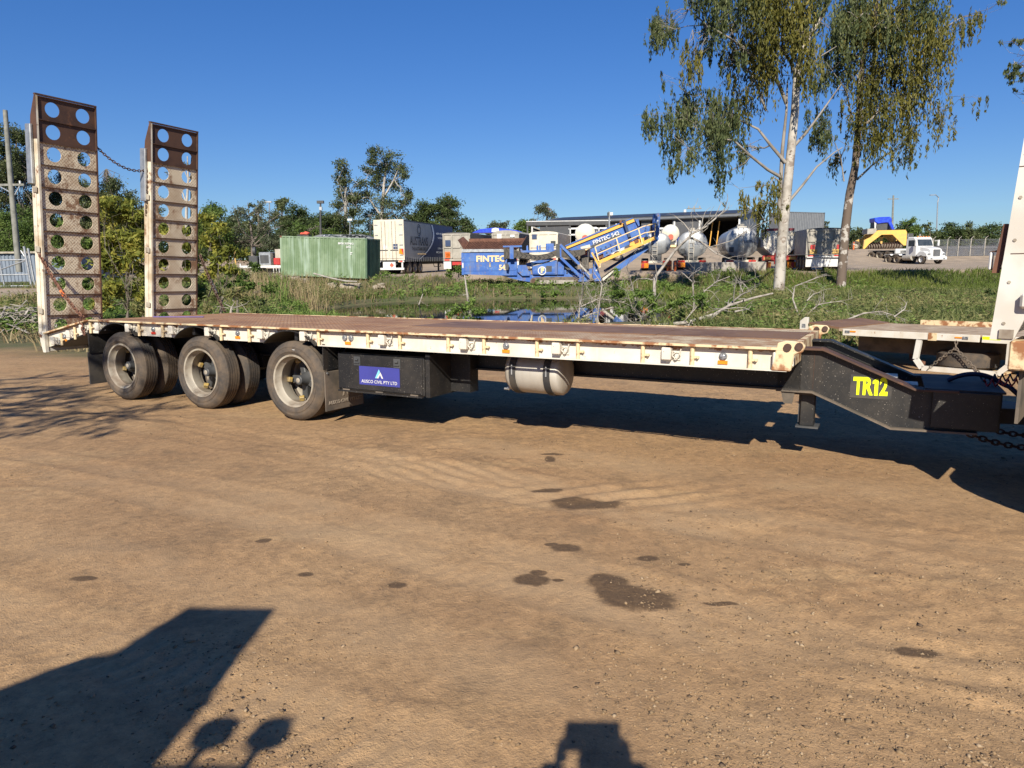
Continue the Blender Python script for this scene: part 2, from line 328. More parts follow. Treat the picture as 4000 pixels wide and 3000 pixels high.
# ------------------------------------------------------------------ terrain
_n=YARD.to_3x3()@Vector((0,0,1)); _p=YARD@Vector((0,0,0))
WATER=-0.74
def plane_z(x,y): return _p.z-(_n.x*(x-_p.x)+_n.y*(y-_p.y))/_n.z
A62_=R(62.0)
def HT(x,y,fine=False):
    x=np.asarray(x,float);y=np.asarray(y,float)
    zp=plane_z(x,np.clip(y,-40,18)); zp=np.where(y<-40,plane_z(x,-40),zp); zp=np.clip(zp,-1.5,1.2)
    base=-0.52+0.10*vnoise(x,y,0.12,3)
    t=sst(13,21,y); z=zp*(1-t)+base*t
    left=sst(-9,-16,x); z=z*(1-left*t)+left*t*(-0.25+0.80*sst(20,38,y))
    d=((x+0.5)/8.7)**2+((y-33)/9.9)**2
    z=z-0.85*sst(1.22,0.8,d+0.25*vnoise(x,y,0.35,5))
    # bank up to the far yard
    y0=np.where(x<-4,43.0,np.where(x<9,52.0,44.0)); y0=43+ (52-43)*sst(-6,-3,x)*(1-sst(9,14,x))
    b=sst(y0,y0+6,y+0.8*vnoise(x,y,0.25,9)); hi=0.55
    z=z*(1-b)+hi*b
    mach=sst(-6,-4,x)*(1-sst(9,11,x))*sst(43,46,y)*(1-b); z=z*(1-mach)+(-0.14)*mach
    z=z+2.15*sst(64,84,y)*sst(2,6,x)*(1-sst(24,30,x))+1.85*sst(80,98,y)*sst(24,30,x)+1.5*sst(80,120,y)*(1-sst(2,6,x))
    z=z+0.06*vnoise(x,y,0.5,11)*sst(14,22,y)
    if fine:
        k=1-sst(14,20,y)
        ridge=np.abs(vnoise(x,y,0.9,21))*2
        z=z+k*(0.030*vnoise(x,y,0.40,1)+0.012*vnoise(x,y,1.5,2)+0.009*vnoise(x,y,5,4)+(0.012*vnoise(x,y,11,6)+0.010*vnoise(x,y,24,8))*(0.12+1.2*sst(.0,.3,vnoise(x,y,.55,44)+.35*vnoise(x,y,2.1,45)+.05*np.clip(x,-2,3))))
        # churned tyre tracks: diagonal ribs in a few patches (yard coordinates)
        for (cx,cy,rx,ry,ang,wl,am) in ((-0.55,5.9,1.0,0.5,0.9,0.16,0.010),(0.9,5.2,0.9,0.45,-0.4,0.22,0.012),(1.45,3.55,0.55,0.30,1.45,0.20,0.013),(2.0,2.7,0.8,0.35,0.35,0.25,0.012)):
            dx=(x-cx)/rx;dy=(y-cy)/ry;w=np.exp(-(dx*dx+dy*dy)*1.3)
            ph=((x-cx)*math.sin(ang)+(y-cy)*math.cos(ang)+0.06*vnoise(x,y,2.5,31))*2*math.pi/wl
            z=z+k*w*am*(np.sin(ph)+0.8*vnoise(x,y,17,33))
        # rut lines along the yard
        for (off,am) in ((4.4,0.012),(6.9,0.010)):
            q=(y-off)-0.10*x+0.25*vnoise(x,y,0.4,40); z=z+k*am*np.exp(-(q/0.35)**2)*vnoise(x,y,3,41)*2
        u=x*math.sin(A62_)-y*math.cos(A62_); s_=x*math.cos(A62_)+y*math.sin(A62_)
        for (c0,wd) in ((3.05,.20),(3.42,.18),(4.75,.22),(5.15,.20),(1.6,.2)):
            q=(s_-c0-.22*np.sin(u*.35+c0)-.10*vnoise(u,s_,.5,60))/wd; band=np.exp(-q**4)
            z=z-k*.005*band+k*.007*band*np.sign(np.sin(2*math.pi*(u+.35*np.abs(q)*wd)/.11))*sst(-.05,.25,vnoise(u,s_,.45,61))+k*.005*np.exp(-((np.abs(q)-1.15)/.2)**2)
    return z
def hz(x,y): return float(HT(x,y))
def axis(lo,hi,fl,fh,st,grow=1.14):
    a=list(np.arange(fl,fh,st)); s=st
    while a[-1]<hi: s*=grow; a.append(a[-1]+s)
    s=st;pre=[];v=fl
    while v>lo: s*=grow; v-=s; pre.append(v)
    return np.array(pre[::-1]+a)
def axis_mid(a,lo,hi,mx):       # cap the spacing between lo and hi
    out=[a[0]]
    for v in a[1:]:
        if lo<v<hi and v-out[-1]>mx:
            k=int(math.ceil((v-out[-1])/mx)); b=out[-1]
            out+=[b+(v-b)*(i+1)/k for i in range(k)]
        else: out.append(v)
    return np.array(out)
xs=axis_mid(axis(-2500,2500,-7.5,6.5,0.034),-30,45,0.7); ys=axis_mid(axis(-60,4000,1.7,11.0,0.034),10,110,0.6)
XX,YY=np.meshgrid(xs,ys); ZZ=HT(XX,YY,True)
nx,ny=len(xs),len(ys); I=np.arange(nx*ny).reshape(ny,nx)
quads=np.stack([I[:-1,:-1],I[:-1,1:],I[1:,1:],I[1:,:-1]],-1).reshape(-1,4)
def zones(x,y):
    n=vnoise(x,y,0.5,50)+0.6*vnoise(x,y,2,51)
    g=sst(13.5,16.5,y+2.5*n+0.12*x)                     # grass beyond the dirt yard
    y1=47+7.5*sst(-6,-3,x)*(1-sst(9,14,x))
    far=sst(y1,y1+2.5,y+2*n)                             # gravel yard
    far=np.maximum(far,sst(-11,-14,x+1.5*n)*sst(30,31.5,y+n)*(1-sst(34,36,y+n)))
    back=sst(95,125,y)*(1-sst(20,30,x))
    return g*(1-far),far*(1-back),g
G,FAR,_=zones(XX,YY)
def m_ground():
    t=NT('dirt_yard_ground'); geo=t.n('NewGeometry'); P=geo.outputs['Position']
    n1=t.noise(0.55,6,0.6,P); n2=t.noise(2.6,6,0.65,P); n3=t.noise(28,4,0.7,P); n4=t.noise(120,3,0.6,P)
    c=t.mix(t.step(n1,0.36,0.66),(0.43,0.266,0.13),(0.355,0.212,0.102))
    c=t.mix(t.math('MULTIPLY',t.step(t.noise(0.16,4,0.6,P),0.42,0.62),0.55),c,(0.33,0.182,0.082))
    c=t.mix(t.math('MULTIPLY',t.step(n2,0.48,0.68),0.6),c,(0.24,0.15,0.076))
    c=t.mix(t.math('MULTIPLY',t.step(t.noise(1.1,5,0.7,P,stretch=(0.35,1.4,1)),0.54,0.70),0.5),c,(0.47,0.31,0.155))
    c=t.mix(t.math('MULTIPLY',t.step(n3,0.52,0.72),0.55),c,(0.19,0.122,0.066))
    c=t.mix(t.math('MULTIPLY',t.step(n4,0.60,0.72),0.55),c,(0.52,0.38,0.22))
    n5=t.noise(60,4,0.75,P); patch=t.step(t.noise(0.8,5,0.65,P),0.38,0.62)
    c=t.mix(t.math('MULTIPLY',t.step(n5,0.56,0.66),t.math('ADD',0.10,t.math('MULTIPLY',patch,0.38))),c,(0.13,0.085,0.05))
    c=t.mix(t.math('MULTIPLY',t.step(t.noise(45,4,0.8,P),0.64,0.70),0.7),c,(0.50,0.39,0.26))
    c=t.mix(t.math('MULTIPLY',t.step(t.noise(7,5,0.75,P),0.56,0.68),0.28),c,(0.22,0.145,0.085))
    nb=t.noise(13,10,0.78,P); mr=t.n('MapRange'); t.l(nb,mr.inputs[0]); mr.inputs[1].default_value=0.30; mr.inputs[2].default_value=0.70; mr.inputs[3].default_value=0.58; mr.inputs[4].default_value=1.24
    mm=t.n('Mix',data_type='RGBA',blend_type='MULTIPLY'); mm.inputs[0].default_value=1.0; t.l(c,mm.inputs[6]); cc=t.n('CombineColor'); 
    for i in range(3): t.l(mr.outputs[0],cc.inputs[i])
    t.l(cc.outputs[0],mm.inputs[7]); c=mm.outputs[2]
    # oil stains with a shape of their own, at their places in the yard
    sp=t.n('SeparateXYZ'); t.l(P,sp.inputs[0]); wob=t.noise(9,5,0.7,P); wob2=t.noise(3.0,4,0.6,P); st=None
    for (px,py,rx,ry) in OIL:
        q=YARD@Vector((px,py,0))
        dx=t.math('DIVIDE',t.math('SUBTRACT',sp.outputs[0],q.x),rx); dy=t.math('DIVIDE',t.math('SUBTRACT',sp.outputs[1],q.y),ry)
        d=t.math('SQRT',t.math('ADD',t.math('MULTIPLY',dx,dx),t.math('MULTIPLY',dy,dy)))
        st=d if st is None else t.math('SMOOTH_MIN',st,d,0.35)
    st=t.math('ADD',st,t.math('ADD',t.math('MULTIPLY',wob,0.9),t.math('MULTIPLY',wob2,0.5)))
    k=t.step(st,2.0,1.55)
    c=t.mix(t.math('MULTIPLY',k,t.math('ADD',0.55,t.math('MULTIPLY',n3,0.6),clamp=True)),c,(0.075,0.042,0.020))
    lane=t.n('Attribute',attribute_name='lane').outputs['Fac']; c=t.mix(t.math('MULTIPLY',t.math('MULTIPLY',lane,t.math('SUBTRACT',1.0,k)),t.step(n2,0.25,0.6)),c,(0.50,0.335,0.185))
    gat=t.n('Attribute',attribute_name='grass').outputs['Fac']; fat=t.n('Attribute',attribute_name='far').outputs['Fac']
    gc=t.mix(t.step(n2,0.35,0.65),(0.07,0.085,0.028),(0.12,0.10,0.05))
    c=t.mix(gat,c,gc)
    fc=t.mix(t.step(n1,0.4,0.65),(0.34,0.265,0.19),(0.26,0.205,0.15)); c=t.mix(fat,c,fc)
    ht=t.math('ADD',t.math('MULTIPLY',nb,1.6),t.math('ADD',t.math('ADD',t.math('MULTIPLY',n3,0.8),t.math('MULTIPLY',n5,0.7)),t.math('MULTIPLY',n4,0.4))); t.bump(ht,0.62,0.016)
    return t.done(c,0.92)
OIL=[(0.56,5.02,0.26,0.11),(0.42,5.10,0.12,0.07),(0.28,5.36,0.12,0.06),(0.35,6.34,0.05,0.10),(0.38,6.52,0.10,0.04),(0.52,3.68,0.11,0.11),(0.66,3.46,0.20,0.12),(0.56,3.55,0.13,0.11),(0.33,4.14,0.085,0.06),(0.24,4.20,0.04,0.03),(0.11,3.69,0.10,0.065),(0.15,3.79,0.045,0.03),(0.25,3.70,0.03,0.02),(0.80,4.00,0.06,0.04),(1.00,3.92,0.035,0.02),(1.06,3.42,0.08,0.02),(1.80,2.96,0.10,0.05),(-1.56,4.28,0.045,0.03),(-1.15,3.77,0.045,0.03),(-0.62,3.63,0.05,0.035),(-2.35,3.72,0.07,0.03)]
_u=XX*math.sin(A62_)-YY*math.cos(A62_); _s=XX*math.cos(A62_)+YY*math.sin(A62_); LANE=np.zeros_like(XX)
for (c0,wd,am) in ((3.05,.20,.45),(3.42,.18,.35),(4.75,.22,.5),(5.15,.20,.5),(1.6,.2,.4),(2.2,.2,.3),(6.1,.3,.35)):
    q=(_s-c0-.22*np.sin(_u*.35+c0)-.10*vnoise(_u,_s,.5,60))/wd; LANE=np.maximum(LANE,am*np.exp(-q**4)*sst(-.3,.2,vnoise(_u,_s,.35,62)+.5*vnoise(_u,_s,1.7,63)))
gnd=mesh_np('ground',np.stack([XX,YY,ZZ],-1).reshape(-1,3),quads,m_ground(),v={'grass':G.ravel(),'far':FAR.ravel(),'lane':LANE.ravel()})
gnd.data.polygons.foreach_set('use_smooth',[True]*len(gnd.data.polygons)); tag(gnd,'brown dirt yard sloping to a pond with grass and gravel beyond','ground',kind='structure')
# pond water
t=NT('pond_water'); t.bump(t.noise(2.2,3,0.5),0.035,0.02); t.b.inputs['IOR'].default_value=1.333; t.b.inputs['Specular IOR Level'].default_value=0.75
al=t.step(t.noise(0.55,5,0.7),0.66,0.74); Mt['water']=t.done(t.mix(t.math('MULTIPLY',al,0.7),(0.012,0.014,0.008),(0.06,0.075,0.02)),t.math('ADD',0.03,t.math('MULTIPLY',al,0.3)))
pw=MB(); ring=[(-0.5+11*math.cos(a)*1.05,33+11.2*math.sin(a)) for a in [2*math.pi*i/48 for i in range(48)]]
pw.add([(x,y,WATER) for x,y in ring],[tuple(range(48))]); po=pw.to('pond_water',Mt['water']); tag(po,'dark still pond water mirroring the blue machine','pond',kind='structure')
# pebbles on the near yard (uncountable)
def ico(n,pos,size,seed=3):
    base=np.array([(1,0,0),(-1,0,0),(0,1,0),(0,-1,0),(0,0,1),(0,0,-0.6)],float); fc=np.array([(0,2,4),(2,1,4),(1,3,4),(3,0,4),(2,0,5),(1,2,5),(3,1,5),(0,3,5)])
    r=np.random.default_rng(seed); sc=size[:,None,None]*r.uniform(0.55,1.25,(n,6,1)); a=r.uniform(0,6.28,n); c,s=np.cos(a),np.sin(a)
    b=base[None]*sc*np.stack([r.uniform(.8,1.5,n),r.uniform(.7,1.1,n),r.uniform(.35,.75,n)],-1)[:,None,:]
    x=b[...,0]*c[:,None]-b[...,1]*s[:,None]; y=b[...,0]*s[:,None]+b[...,1]*c[:,None]
    V=np.stack([x,y,b[...,2]],-1)+pos[:,None,:]; Fx=(fc[None]+6*np.arange(n)[:,None,None]).reshape(-1,3)
    return V.reshape(-1,3),Fx
N=52000; py_=2.0+9.5*RNG.random(N)**1.6; px_=RNG.uniform(-0.85,0.85,N)*py_+RNG.normal(0,.1,N)
dens=vnoise(px_,py_,0.9,70)+0.7*vnoise(px_,py_,2.7,71)+0.12*np.clip(px_,-1,2)
keep=dens+RNG.normal(0,.16,N)>0.13; px_,py_=px_[keep],py_[keep]; N=len(px_)
sz=np.clip(RNG.lognormal(-5.35,0.45,N),0.003,0.018)
V,Fx=ico(N,np.stack([px_,py_,HT(px_,py_,True)+sz*0.15],-1),sz)
Mt['pebbles']=m_leaf('mixed_pebble_stone',[(0.11,0.075,0.05),(0.22,0.15,0.085),(0.27,0.18,0.10),(0.34,0.25,0.16)],0.0,0.9)
pb=mesh_np('loose_gravel',V,Fx,Mt['pebbles'],v={'v':np.repeat(RNG.random(N),6)},kind='stuff'); tag(pb,'small loose pebbles scattered over the brown dirt yard','gravel')
# ------------------------------------------------------------------ the tag trailer TR12 (local: x forward, y across, z up)
A62=R(62.0); TO=Vector((-2.5255,8.18,0))
TR=YARD@Matrix(((math.sin(A62),math.cos(A62),0,TO.x),(-math.cos(A62),math.sin(A62),0,TO.y),(0,0,1,0),(0,0,0,1)))
T=thing('equipment_trailer','long cream and black drop-deck trailer with rusty deck and raised rear ramps','trailer',TR)
DZ=1.095; XF=5.36; XK=-3.92; XR=-5.0; Wd=2.5
WX=(-3.27,-1.67,-0.07)
# deck plates
xsplit=[XK,-2.35,-0.75,0.95,2.6,4.0,XF-0.02]
for i in range(6):
    a,b=xsplit[i]+.004,xsplit[i+1]-.004
    for j,(y0,y1) in enumerate(((0.03,0.93),(0.94,1.99),(2.0,2.47))):
        dz=random.uniform(-.003,.002); flat=(j==1 and i>=3)
        MB().box(a,b,y0,y1,DZ-.02+dz,DZ+dz+(0.006 if flat else 0)).to('deck_plate',Mt['deck_flat' if flat else 'deck'],T)
MB().prism([(XK-.004,DZ),(XK-.004,DZ-.02),(XR+.03,.85),(XR+.03,.87)],'y',.03,Wd-.03).to('beavertail_plate',Mt['deck'],T)
# edge capping strip along both sides
for y0,y1 in ((-0.012,0.03),(Wd-.03,Wd+.012)):
    MB().box(XK,XF,y0,y1,DZ-.016,DZ+.004).to('deck_edge_strip',Mt['edge'],T)
    MB().prism([(XK,DZ+.004),(XK,DZ-.016),(XR,.86),(XR,.88)],'y',y0,y1).to('deck_edge_strip',Mt['edge'],T)
# side rail with wheel arches
def railpoly():
    p=[(XR,.875),(XK,DZ-.018),(XF,DZ-.018),(XF,.907)]
    for wx in WX[::-1]:
        hw=math.sqrt(.6**2-(.907-.47)**2)
        a0=math.atan2(.907-.47,hw); 
        for k in range(13):
            a=a0+(math.pi-2*a0)*k/12; p.append((wx+.6*math.cos(a),.47+.6*math.sin(a)))
    p+=[(XK-.12,.905),(XR,.66)]; return p
for y0,y1 in ((0.058,0.073),(Wd-.073,Wd-.058)):
    MB().prism(railpoly(),'y',y0,y1).to('side_rail',Mt['white'],T)
MB().box(-.6+.98,XF,.0,.03,.905,.915).to('rail_bottom_lip',Mt['white'],T)
for wx in WX:      # arch lips / mudguards over each wheel
    m=MB(); a0=math.atan2(.437,.411); n=14; o=[];q=[]
    for k in range(n+1):
        a=a0+(math.pi-2*a0)*k/n; o.append((wx+.6*math.cos(a),.47+.6*math.sin(a)))
    for k in range(n+1):
        a=a0+(math.pi-2*a0)*(n-k)/n; o.append((wx+.59*math.cos(a),.47+.59*math.sin(a)))
    m.prism(o,'y',-.005,.62); m.to('mudguard',Mt['black'],T)
# ribs, lock boxes with tie chains, lamps on the near rail
ribm=MB().cyl((0,0.008,.905),(0,0.008,DZ-.016),.019,n=8).box(.0,.055,.004,.012,.975,.995).cyl((.05,.02,.985),(.05,-.005,.985),.012,n=6).to('side_rib',Mt['edge'],T,smooth=50)
ribs=[-2.822,-2.34,-1.233,-0.744,0.363,1.07,1.499,2.108,2.529,3.113,3.535,4.155,4.592,5.069]
ribm.location=(ribs[0],.022,0)
for x in ribs[1:]:
    c=ribm.copy(); COL.objects.link(c); c.location.x=x
for x,dz in ((-3.9,0),(-4.28,-.10),(-4.62,-.20)):
    c=ribm.copy(); COL.objects.link(c); c.location=(x,.024,dz)
bx=MB().box(-.042,.042,-.035,.03,.95,1.06).to('lock_box',Mt['white'],T,bevel=.008)
lp=MB().lathe([(.022,0),(.03,0),(.03,.012),(.022,.012)],(.085,.03,.985),(0,-1,0),10).box(.05,.115,.018,.03,.95,1.02).to('lock_plate',Mt['white'],bx)
lc=MB(); pts=[(.06+.012*math.sin(k*1.4),-.002,1.03-.012*k+.0) for k in range(7)]+[(.075+.012*k,-.002,.955+.006*k*k) for k in range(5)]; lc.tube(pts,.0055,4); lc.to('lock_chain',Mt['white'],bx)
boxes=[-3.033,-2.142,-1.455,-0.538,0.142,1.275,2.3,3.323,4.372,5.29]
bx.location=(boxes[0],.026,0)
for x in boxes[1:]:
    c=copy_tree(bx,T); c.location.x=x
for x,dz in ((-3.70,0),(-4.07,-.04),(-4.40,-.13),(-4.80,-.24)):
    c=copy_tree(bx,T); c.location=(x,.024,dz)
def lampmesh(x,z): 
    return MB().lathe([(.001,.026),(.02,.024),(.033,.012),(.036,0)],(x,.057,z),(0,-1,0),12,False).to('marker_lamp',Mt['lamp'],T,smooth=60)
for x,two,red in ((-2.56,0,1),(-.97,0,0),(.77,1,0),(2.765,0,0),(4.845,0,0)):
    if two: lampmesh(x-.045,1.005); lampmesh(x+.045,1.005)
    else: lampmesh(x,1.0)
    MB().box(x-.04,x+.04,.046,.0575,.935,.965).to('side_reflector',Mt['red_lens' if red else 'amber'],T)
lampmesh(-4.58,.83); MB().box(-4.61,-4.53,.046,.0575,.765,.795).to('side_reflector',Mt['amber'],T)
# chassis beams, cross members, deck underside
for y in (.72,1.74):
    MB().box(XK+.3,5.40,y,y+.04,.68,1.05).box(XK+.3,5.40,y-.06,y+.10,.66,.68).to('chassis_beam',Mt['black'],T)
MB().prism([(XR+.05,.84),(XK,1.06),(XK+.5,1.06),(XK+.5,.70),(XK-.1,.70),(XR+.05,.62)],'y',.6,.66).prism([(XR+.05,.84),(XK,1.06),(XK+.5,1.06),(XK+.5,.70),(XK-.1,.70),(XR+.05,.62)],'y',1.84,1.90).prism([(XR+.05,.66),(XK-.1,.90),(XK-.1,.89),(XR+.05,.65)],'y',.05,2.45).to('beavertail_frame',Mt['black'],T)
for k in range(16):
    x=-3.6+k*.59; MB().box(x,x+.05,.085,Wd-.085,.95,1.06).to('cross_member',Mt['black'],T)
MB().box(XR-.03,XR,.0,Wd,.60,.86).to('rear_bolster',Mt['white'],T)
MB().prism([(XR-.02,.90),(XR-.09,.88),(XR-.10,.74),(XR-.05,.58),(XR+.01,.58),(XR+.01,.86)],'y',-.01,.05).to('rear_corner_post',Mt['white'],T,bevel=.006)
MB().cyl((XR-.06,-.025,.83),(XR-.06,.06,.83),.022,n=10).to('hinge_pin',Mt['rust_red'],T)
# ramps
def ramp(name,xb,xt,zb,zt,y0,y1,label):
    # an empty rotated so that local z runs up the ramp, local y across, x forward
    L=math.hypot(xt-xb,zt-zb); a=math.atan2(xt-xb,zt-zb)
    r=bpy.data.objects.new(name,None); COL.objects.link(r); r.parent=T; r.location=(xb,0,zb); r.rotation_euler=(0,a,0); r['label']=label
    n=11; hs=(L-.05)/n; w=y1-y0
    me_c={}
    for k in range(n):
        z0=.02+k*hs; z1=z0+hs-.012; brown=k>=n-2
        # plate with two round holes: built as a ring-bridged strip
        m=MB(); cy=[y0+w*.27,y0+w*.77]; cz=(z0+z1)/2+.005; rad=min(.103,hs*.40); ns=20
        th=.008
        for side,(ya,yb,c) in enumerate(((y0+.03,y0+w*.52,cy[0]),(y0+w*.52,y1-.02,cy[1]))):
            outer=[];inner=[]
            for j in range(ns):
                an=2*math.pi*(j+.5)/ns; ca,sa=math.cos(an),math.sin(an)
                inner.append((c+rad*ca,cz+rad*sa))
                tx=((yb-c)/ca if ca>0 else (ya-c)/ca) if abs(ca)>1e-6 else 9
                tz=((z1-cz)/sa if sa>0 else (z0-cz)/sa) if abs(sa)>1e-6 else 9
                tt=min(tx,tz); outer.append((c+tt*ca,cz+tt*sa))
            # snap corners
            for (qy,qz) in ((ya,z0),(yb,z0),(ya,z1),(yb,z1)):
                jx=min(range(ns),key=lambda j:(outer[j][0]-qy)**2+(outer[j][1]-qz)**2); outer[jx]=(qy,qz)
            vs=[];fs=[]
            for x in (0,-th):
                vs+=[(x,p[0],p[1]) for p in outer]+[(x,p[0],p[1]) for p in inner]
            for j in range(ns):
                k2=(j+1)%ns
                fs+=[(j,k2,ns+k2,ns+j),(2*ns+j,3*ns+j,3*ns+k2,2*ns+k2),(ns+j,ns+k2,3*ns+k2,3*ns+j)]
            m.add(vs,fs)
        m.to('ramp_plate',Mt['rust' if brown else 'ramp'],r)
        MB().box(-.05,.022,y0+.03,y1-.02,z1,z1+.012).to('ramp_rung',Mt['rust'],r)
    # side channels (tapered at the free end)
    for ya,yb in ((y0,y0+.03),(y1-.02,y1)):
        MB().prism([(0.02,0),(-.15,.05),(-.15,L-.55),(-.12,L-.3),(0.0,L),(0.02,L)],'y',ya,yb).to('ramp_side',Mt['rust' if ya>y0 else 'ramp_white'],r)
    MB().box(-.03,.025,y0,y1,L-.02,L).to('ramp_lip',Mt['rust'],r)
    MB().prism([(0.021,L-.62),(-.152,L-.62),(-.12,L-.3),(0.0,L),(0.021,L)],'y',y0-.003,y0-.0005).to('ramp_tip_side',Mt['rust'],r)
    MB().box(-.19,-.06,y0-.05,y0-.004,L-1.25,L-.42).to('ramp_spring_guard',Mt['steel'],r,bevel=.01)
    MB().box(-.14,-.05,y0-.012,y0-.001,.05,L-1.3).to('ramp_side_strip',Mt['ramp_white'],r)
    for z in (.35,1.25,2.1): MB().box(-.10,.0,y0-.03,y0-.013,z,z+.09).to('ramp_lug',Mt['cream'],r,bevel=.008)
    MB().box(-.15,-.012,y0+w*.51,y0+w*.53,.05,L-.4).to('ramp_stringer',Mt['ramp_white'],r)
    return r
ramp('loading_ramp',-5.07,-4.78,.80,4.26,.05,.93,'near raised loading ramp with brown rusty tip')
ramp('loading_ramp',-4.90,-4.57,.85,4.16,1.67,2.56,'far raised loading ramp with brown rusty tip')
def chain(name,pts,link,r,mat,parent):
    # resample and alternate the links
    P=[Vector(p) for p in pts]; d=[0]
    for a,b in zip(P,P[1:]): d.append(d[-1]+(b-a).length)
    m=MB(); n=max(2,int(d[-1]/(link*.72)))
    def at(s):
        for i in range(len(P)-1):
            if s<=d[i+1]: return P[i].lerp(P[i+1],(s-d[i])/max(1e-6,d[i+1]-d[i]))
        return P[-1]
    for k in range(n):
        c=at((k+.5)*d[-1]/n); tdir=(at(min(d[-1],(k+1)*d[-1]/n))-at(k*d[-1]/n)).normalized(); u,v=frame(tdir)
        w=u if k%2 else v
        ring=[c+tdir*(math.cos(a)*link/2)+w*(math.sin(a)*link*.32) for a in [2*math.pi*j/8 for j in range(9)]]
        m.tube(ring,r,4,False)
    return m.to(name,mat,parent)
def sag(a,b,s,n=16):
    a=Vector(a);b=Vector(b); return [a.lerp(b,i/n)-Vector((0,0,s*4*(i/n)*(1-i/n))) for i in range(n+1)]
chain('ramp_chain',sag((-4.86,.92,3.70),(-4.72,1.68,3.42),.14),.055,.007,Mt['rust'],T)
chain('ramp_chain',[(-4.72,1.67,3.42),(-4.74,1.655,3.1),(-4.80,1.65,2.7)],.055,.007,Mt['rust'],T)
chain('ramp_chain',sag((-5.02,.04,2.05),(-4.10,.06,1.12),.08),.07,.010,Mt['rust_red'],T)
MB().cyl((-4.72,.055,1.66),(-4.52,.06,1.46),.022,n=8).to('chain_tensioner',Mt['rust_red'],T)
MB().cyl((-4.56,.05,1.50),(-4.50,.055,1.42),.024,n=8).to('chain_hook',Mt['hi_orange'],T)
chain('ramp_chain',[(-4.10,.02,1.12),(-4.02,-.01,1.0),(-3.99,-.01,.88)],.07,.010,Mt['rust_red'],T)
chain('ramp_chain',sag((-4.75,2.6,2.1),(-4.2,2.6,1.12),.05),.07,.010,Mt['rust'],T)
MB().cyl((-4.55,2.62,1.66),(-4.40,2.62,1.42),.025,n=8).cyl((-4.5,2.62,1.55),(-4.78,2.75,1.36),.014,n=6).to('chain_tensioner',Mt['dark'],T)
MB().cyl((-3.74,.9,DZ+.005),(-3.06,1.25,DZ+.005),.012,n=6).to('purple_strap',pmat('purple_strap',(0.12,0.08,0.25),rough=.6),T)
# wheels
def wheel_proto():
    w=bpy.data.objects.new('wheel',None); COL.objects.link(w); w.parent=T
    Rt=.470; tw=.255
    # tyre: x'=axis along +y from outer face (0) to inner (tw)
    prof=[(.305,.02),(.325,.004),(.345,-.003),(.35,-.008),(.372,-.008),(.376,-.002),(.40,.0),(.404,-.003),(.412,-.001),(.435,.012),(.455,.028),(.466,.048)]
    tread=[]
    h=.052
    for g in range(5):
        tread+=[(Rt,h),(Rt,h+.026),(Rt-.012,h+.028),(Rt-.012,h+.036)]; h+=.036
    prof+=tread[:-2]+[(.466,tw-.048),(.455,tw-.028),(.435,tw-.012),(.40,tw),(.36,tw+.004),(.325,tw-.004),(.305,tw-.02)]
    MB().lathe(prof,(0,0,0),(0,1,0),44).to('tyre',Mt['tyre'],w,smooth=40)
    MB().lathe([(.285,.03),(.292,.008),(.312,.004),(.315,.014),(.306,.026),(.306,tw-.02),(.31,tw-.01),(.29,tw-.005),(.283,tw-.04),(.27,tw-.06),(.27,.12),(.262,.10),(.262,.085),(.275,.07)],(0,0,0),(0,1,0),40).to('rim',Mt['cream'],w,smooth=40)
    return w
w0=wheel_proto(); w0.location=(WX[0],.03,.47)
def hub(x,y,sgn,ang):
    h=bpy.data.objects.new('wheel_hub',None); COL.objects.link(h); h.parent=T; h.location=(x,y,.47); h.rotation_euler=(0,ang,0)
    m=MB(); s=sgn
    m.lathe([(.001,0),(.045,0),(.055,s*.01),(.06,s*.10),(.085,s*.13),(.10,s*.2),(.10,s*.5)],(0,0,0),(0,1,0),18,False)
    m.to('hub_drum',Mt['dark'],h,smooth=40)
    MB().lathe([(.001,-s*.004),(.028,-s*.003),(.03,s*.004)],(0,0,0),(0,1,0),14,False).to('hub_cap',Mt['cream'],h,smooth=40)
    for k in range(5):
        a=2*math.pi*k/5; c,sn=math.cos(a),math.sin(a)
        MB().bar((.06*c,s*.15,.06*sn),(.245*c,s*.19,.245*sn),.07,.09).to('hub_spoke',Mt['dark'],h,bevel=.01)
        MB().bar((.215*c,s*.10,.215*sn),(.268*c,s*.12,.268*sn),.05,.06).cyl((.235*c,s*.08,.235*sn),(.235*c,s*.13,.235*sn),.017,n=6).to('wheel_clamp',Mt['yellow_clamp'],h,bevel=.006)
    MB().lathe([(.20,s*.24),(.20,s*.42),(.15,s*.42),(.15,s*.24)],(0,0,0),(0,1,0),18).to('brake_drum',Mt['rubber'],h,smooth=40)
    return h
for i,wx in enumerate(WX):
    for y in (.03,.36,Wd-.03-.255,Wd-.36-.255):
        if i==0 and y==.03: continue
        c=copy_tree(w0,T); c.location=(wx,y,.47); c.rotation_euler=(0,random.uniform(0,6),0)
    hub(wx,.12,1,(0.35,0.95,0.55)[i]); hub(wx,Wd-.12,-1,random.uniform(0,1.2))
    MB().cyl((wx,.4,.47),(wx,Wd-.4,.47),.065,n=12).to('axle',Mt['dark'],T)
    MB().box(wx-.45,wx+.45,.66,.78,.5,.66).box(wx-.45,wx+.45,1.72,1.84,.5,.66).to('suspension_hanger',Mt['black'],T)
MB().box(WX[2]+.02,WX[2]+.06,.024,.0245,.82,.845).to('tyre_tag',Mt['sign_white'],T)
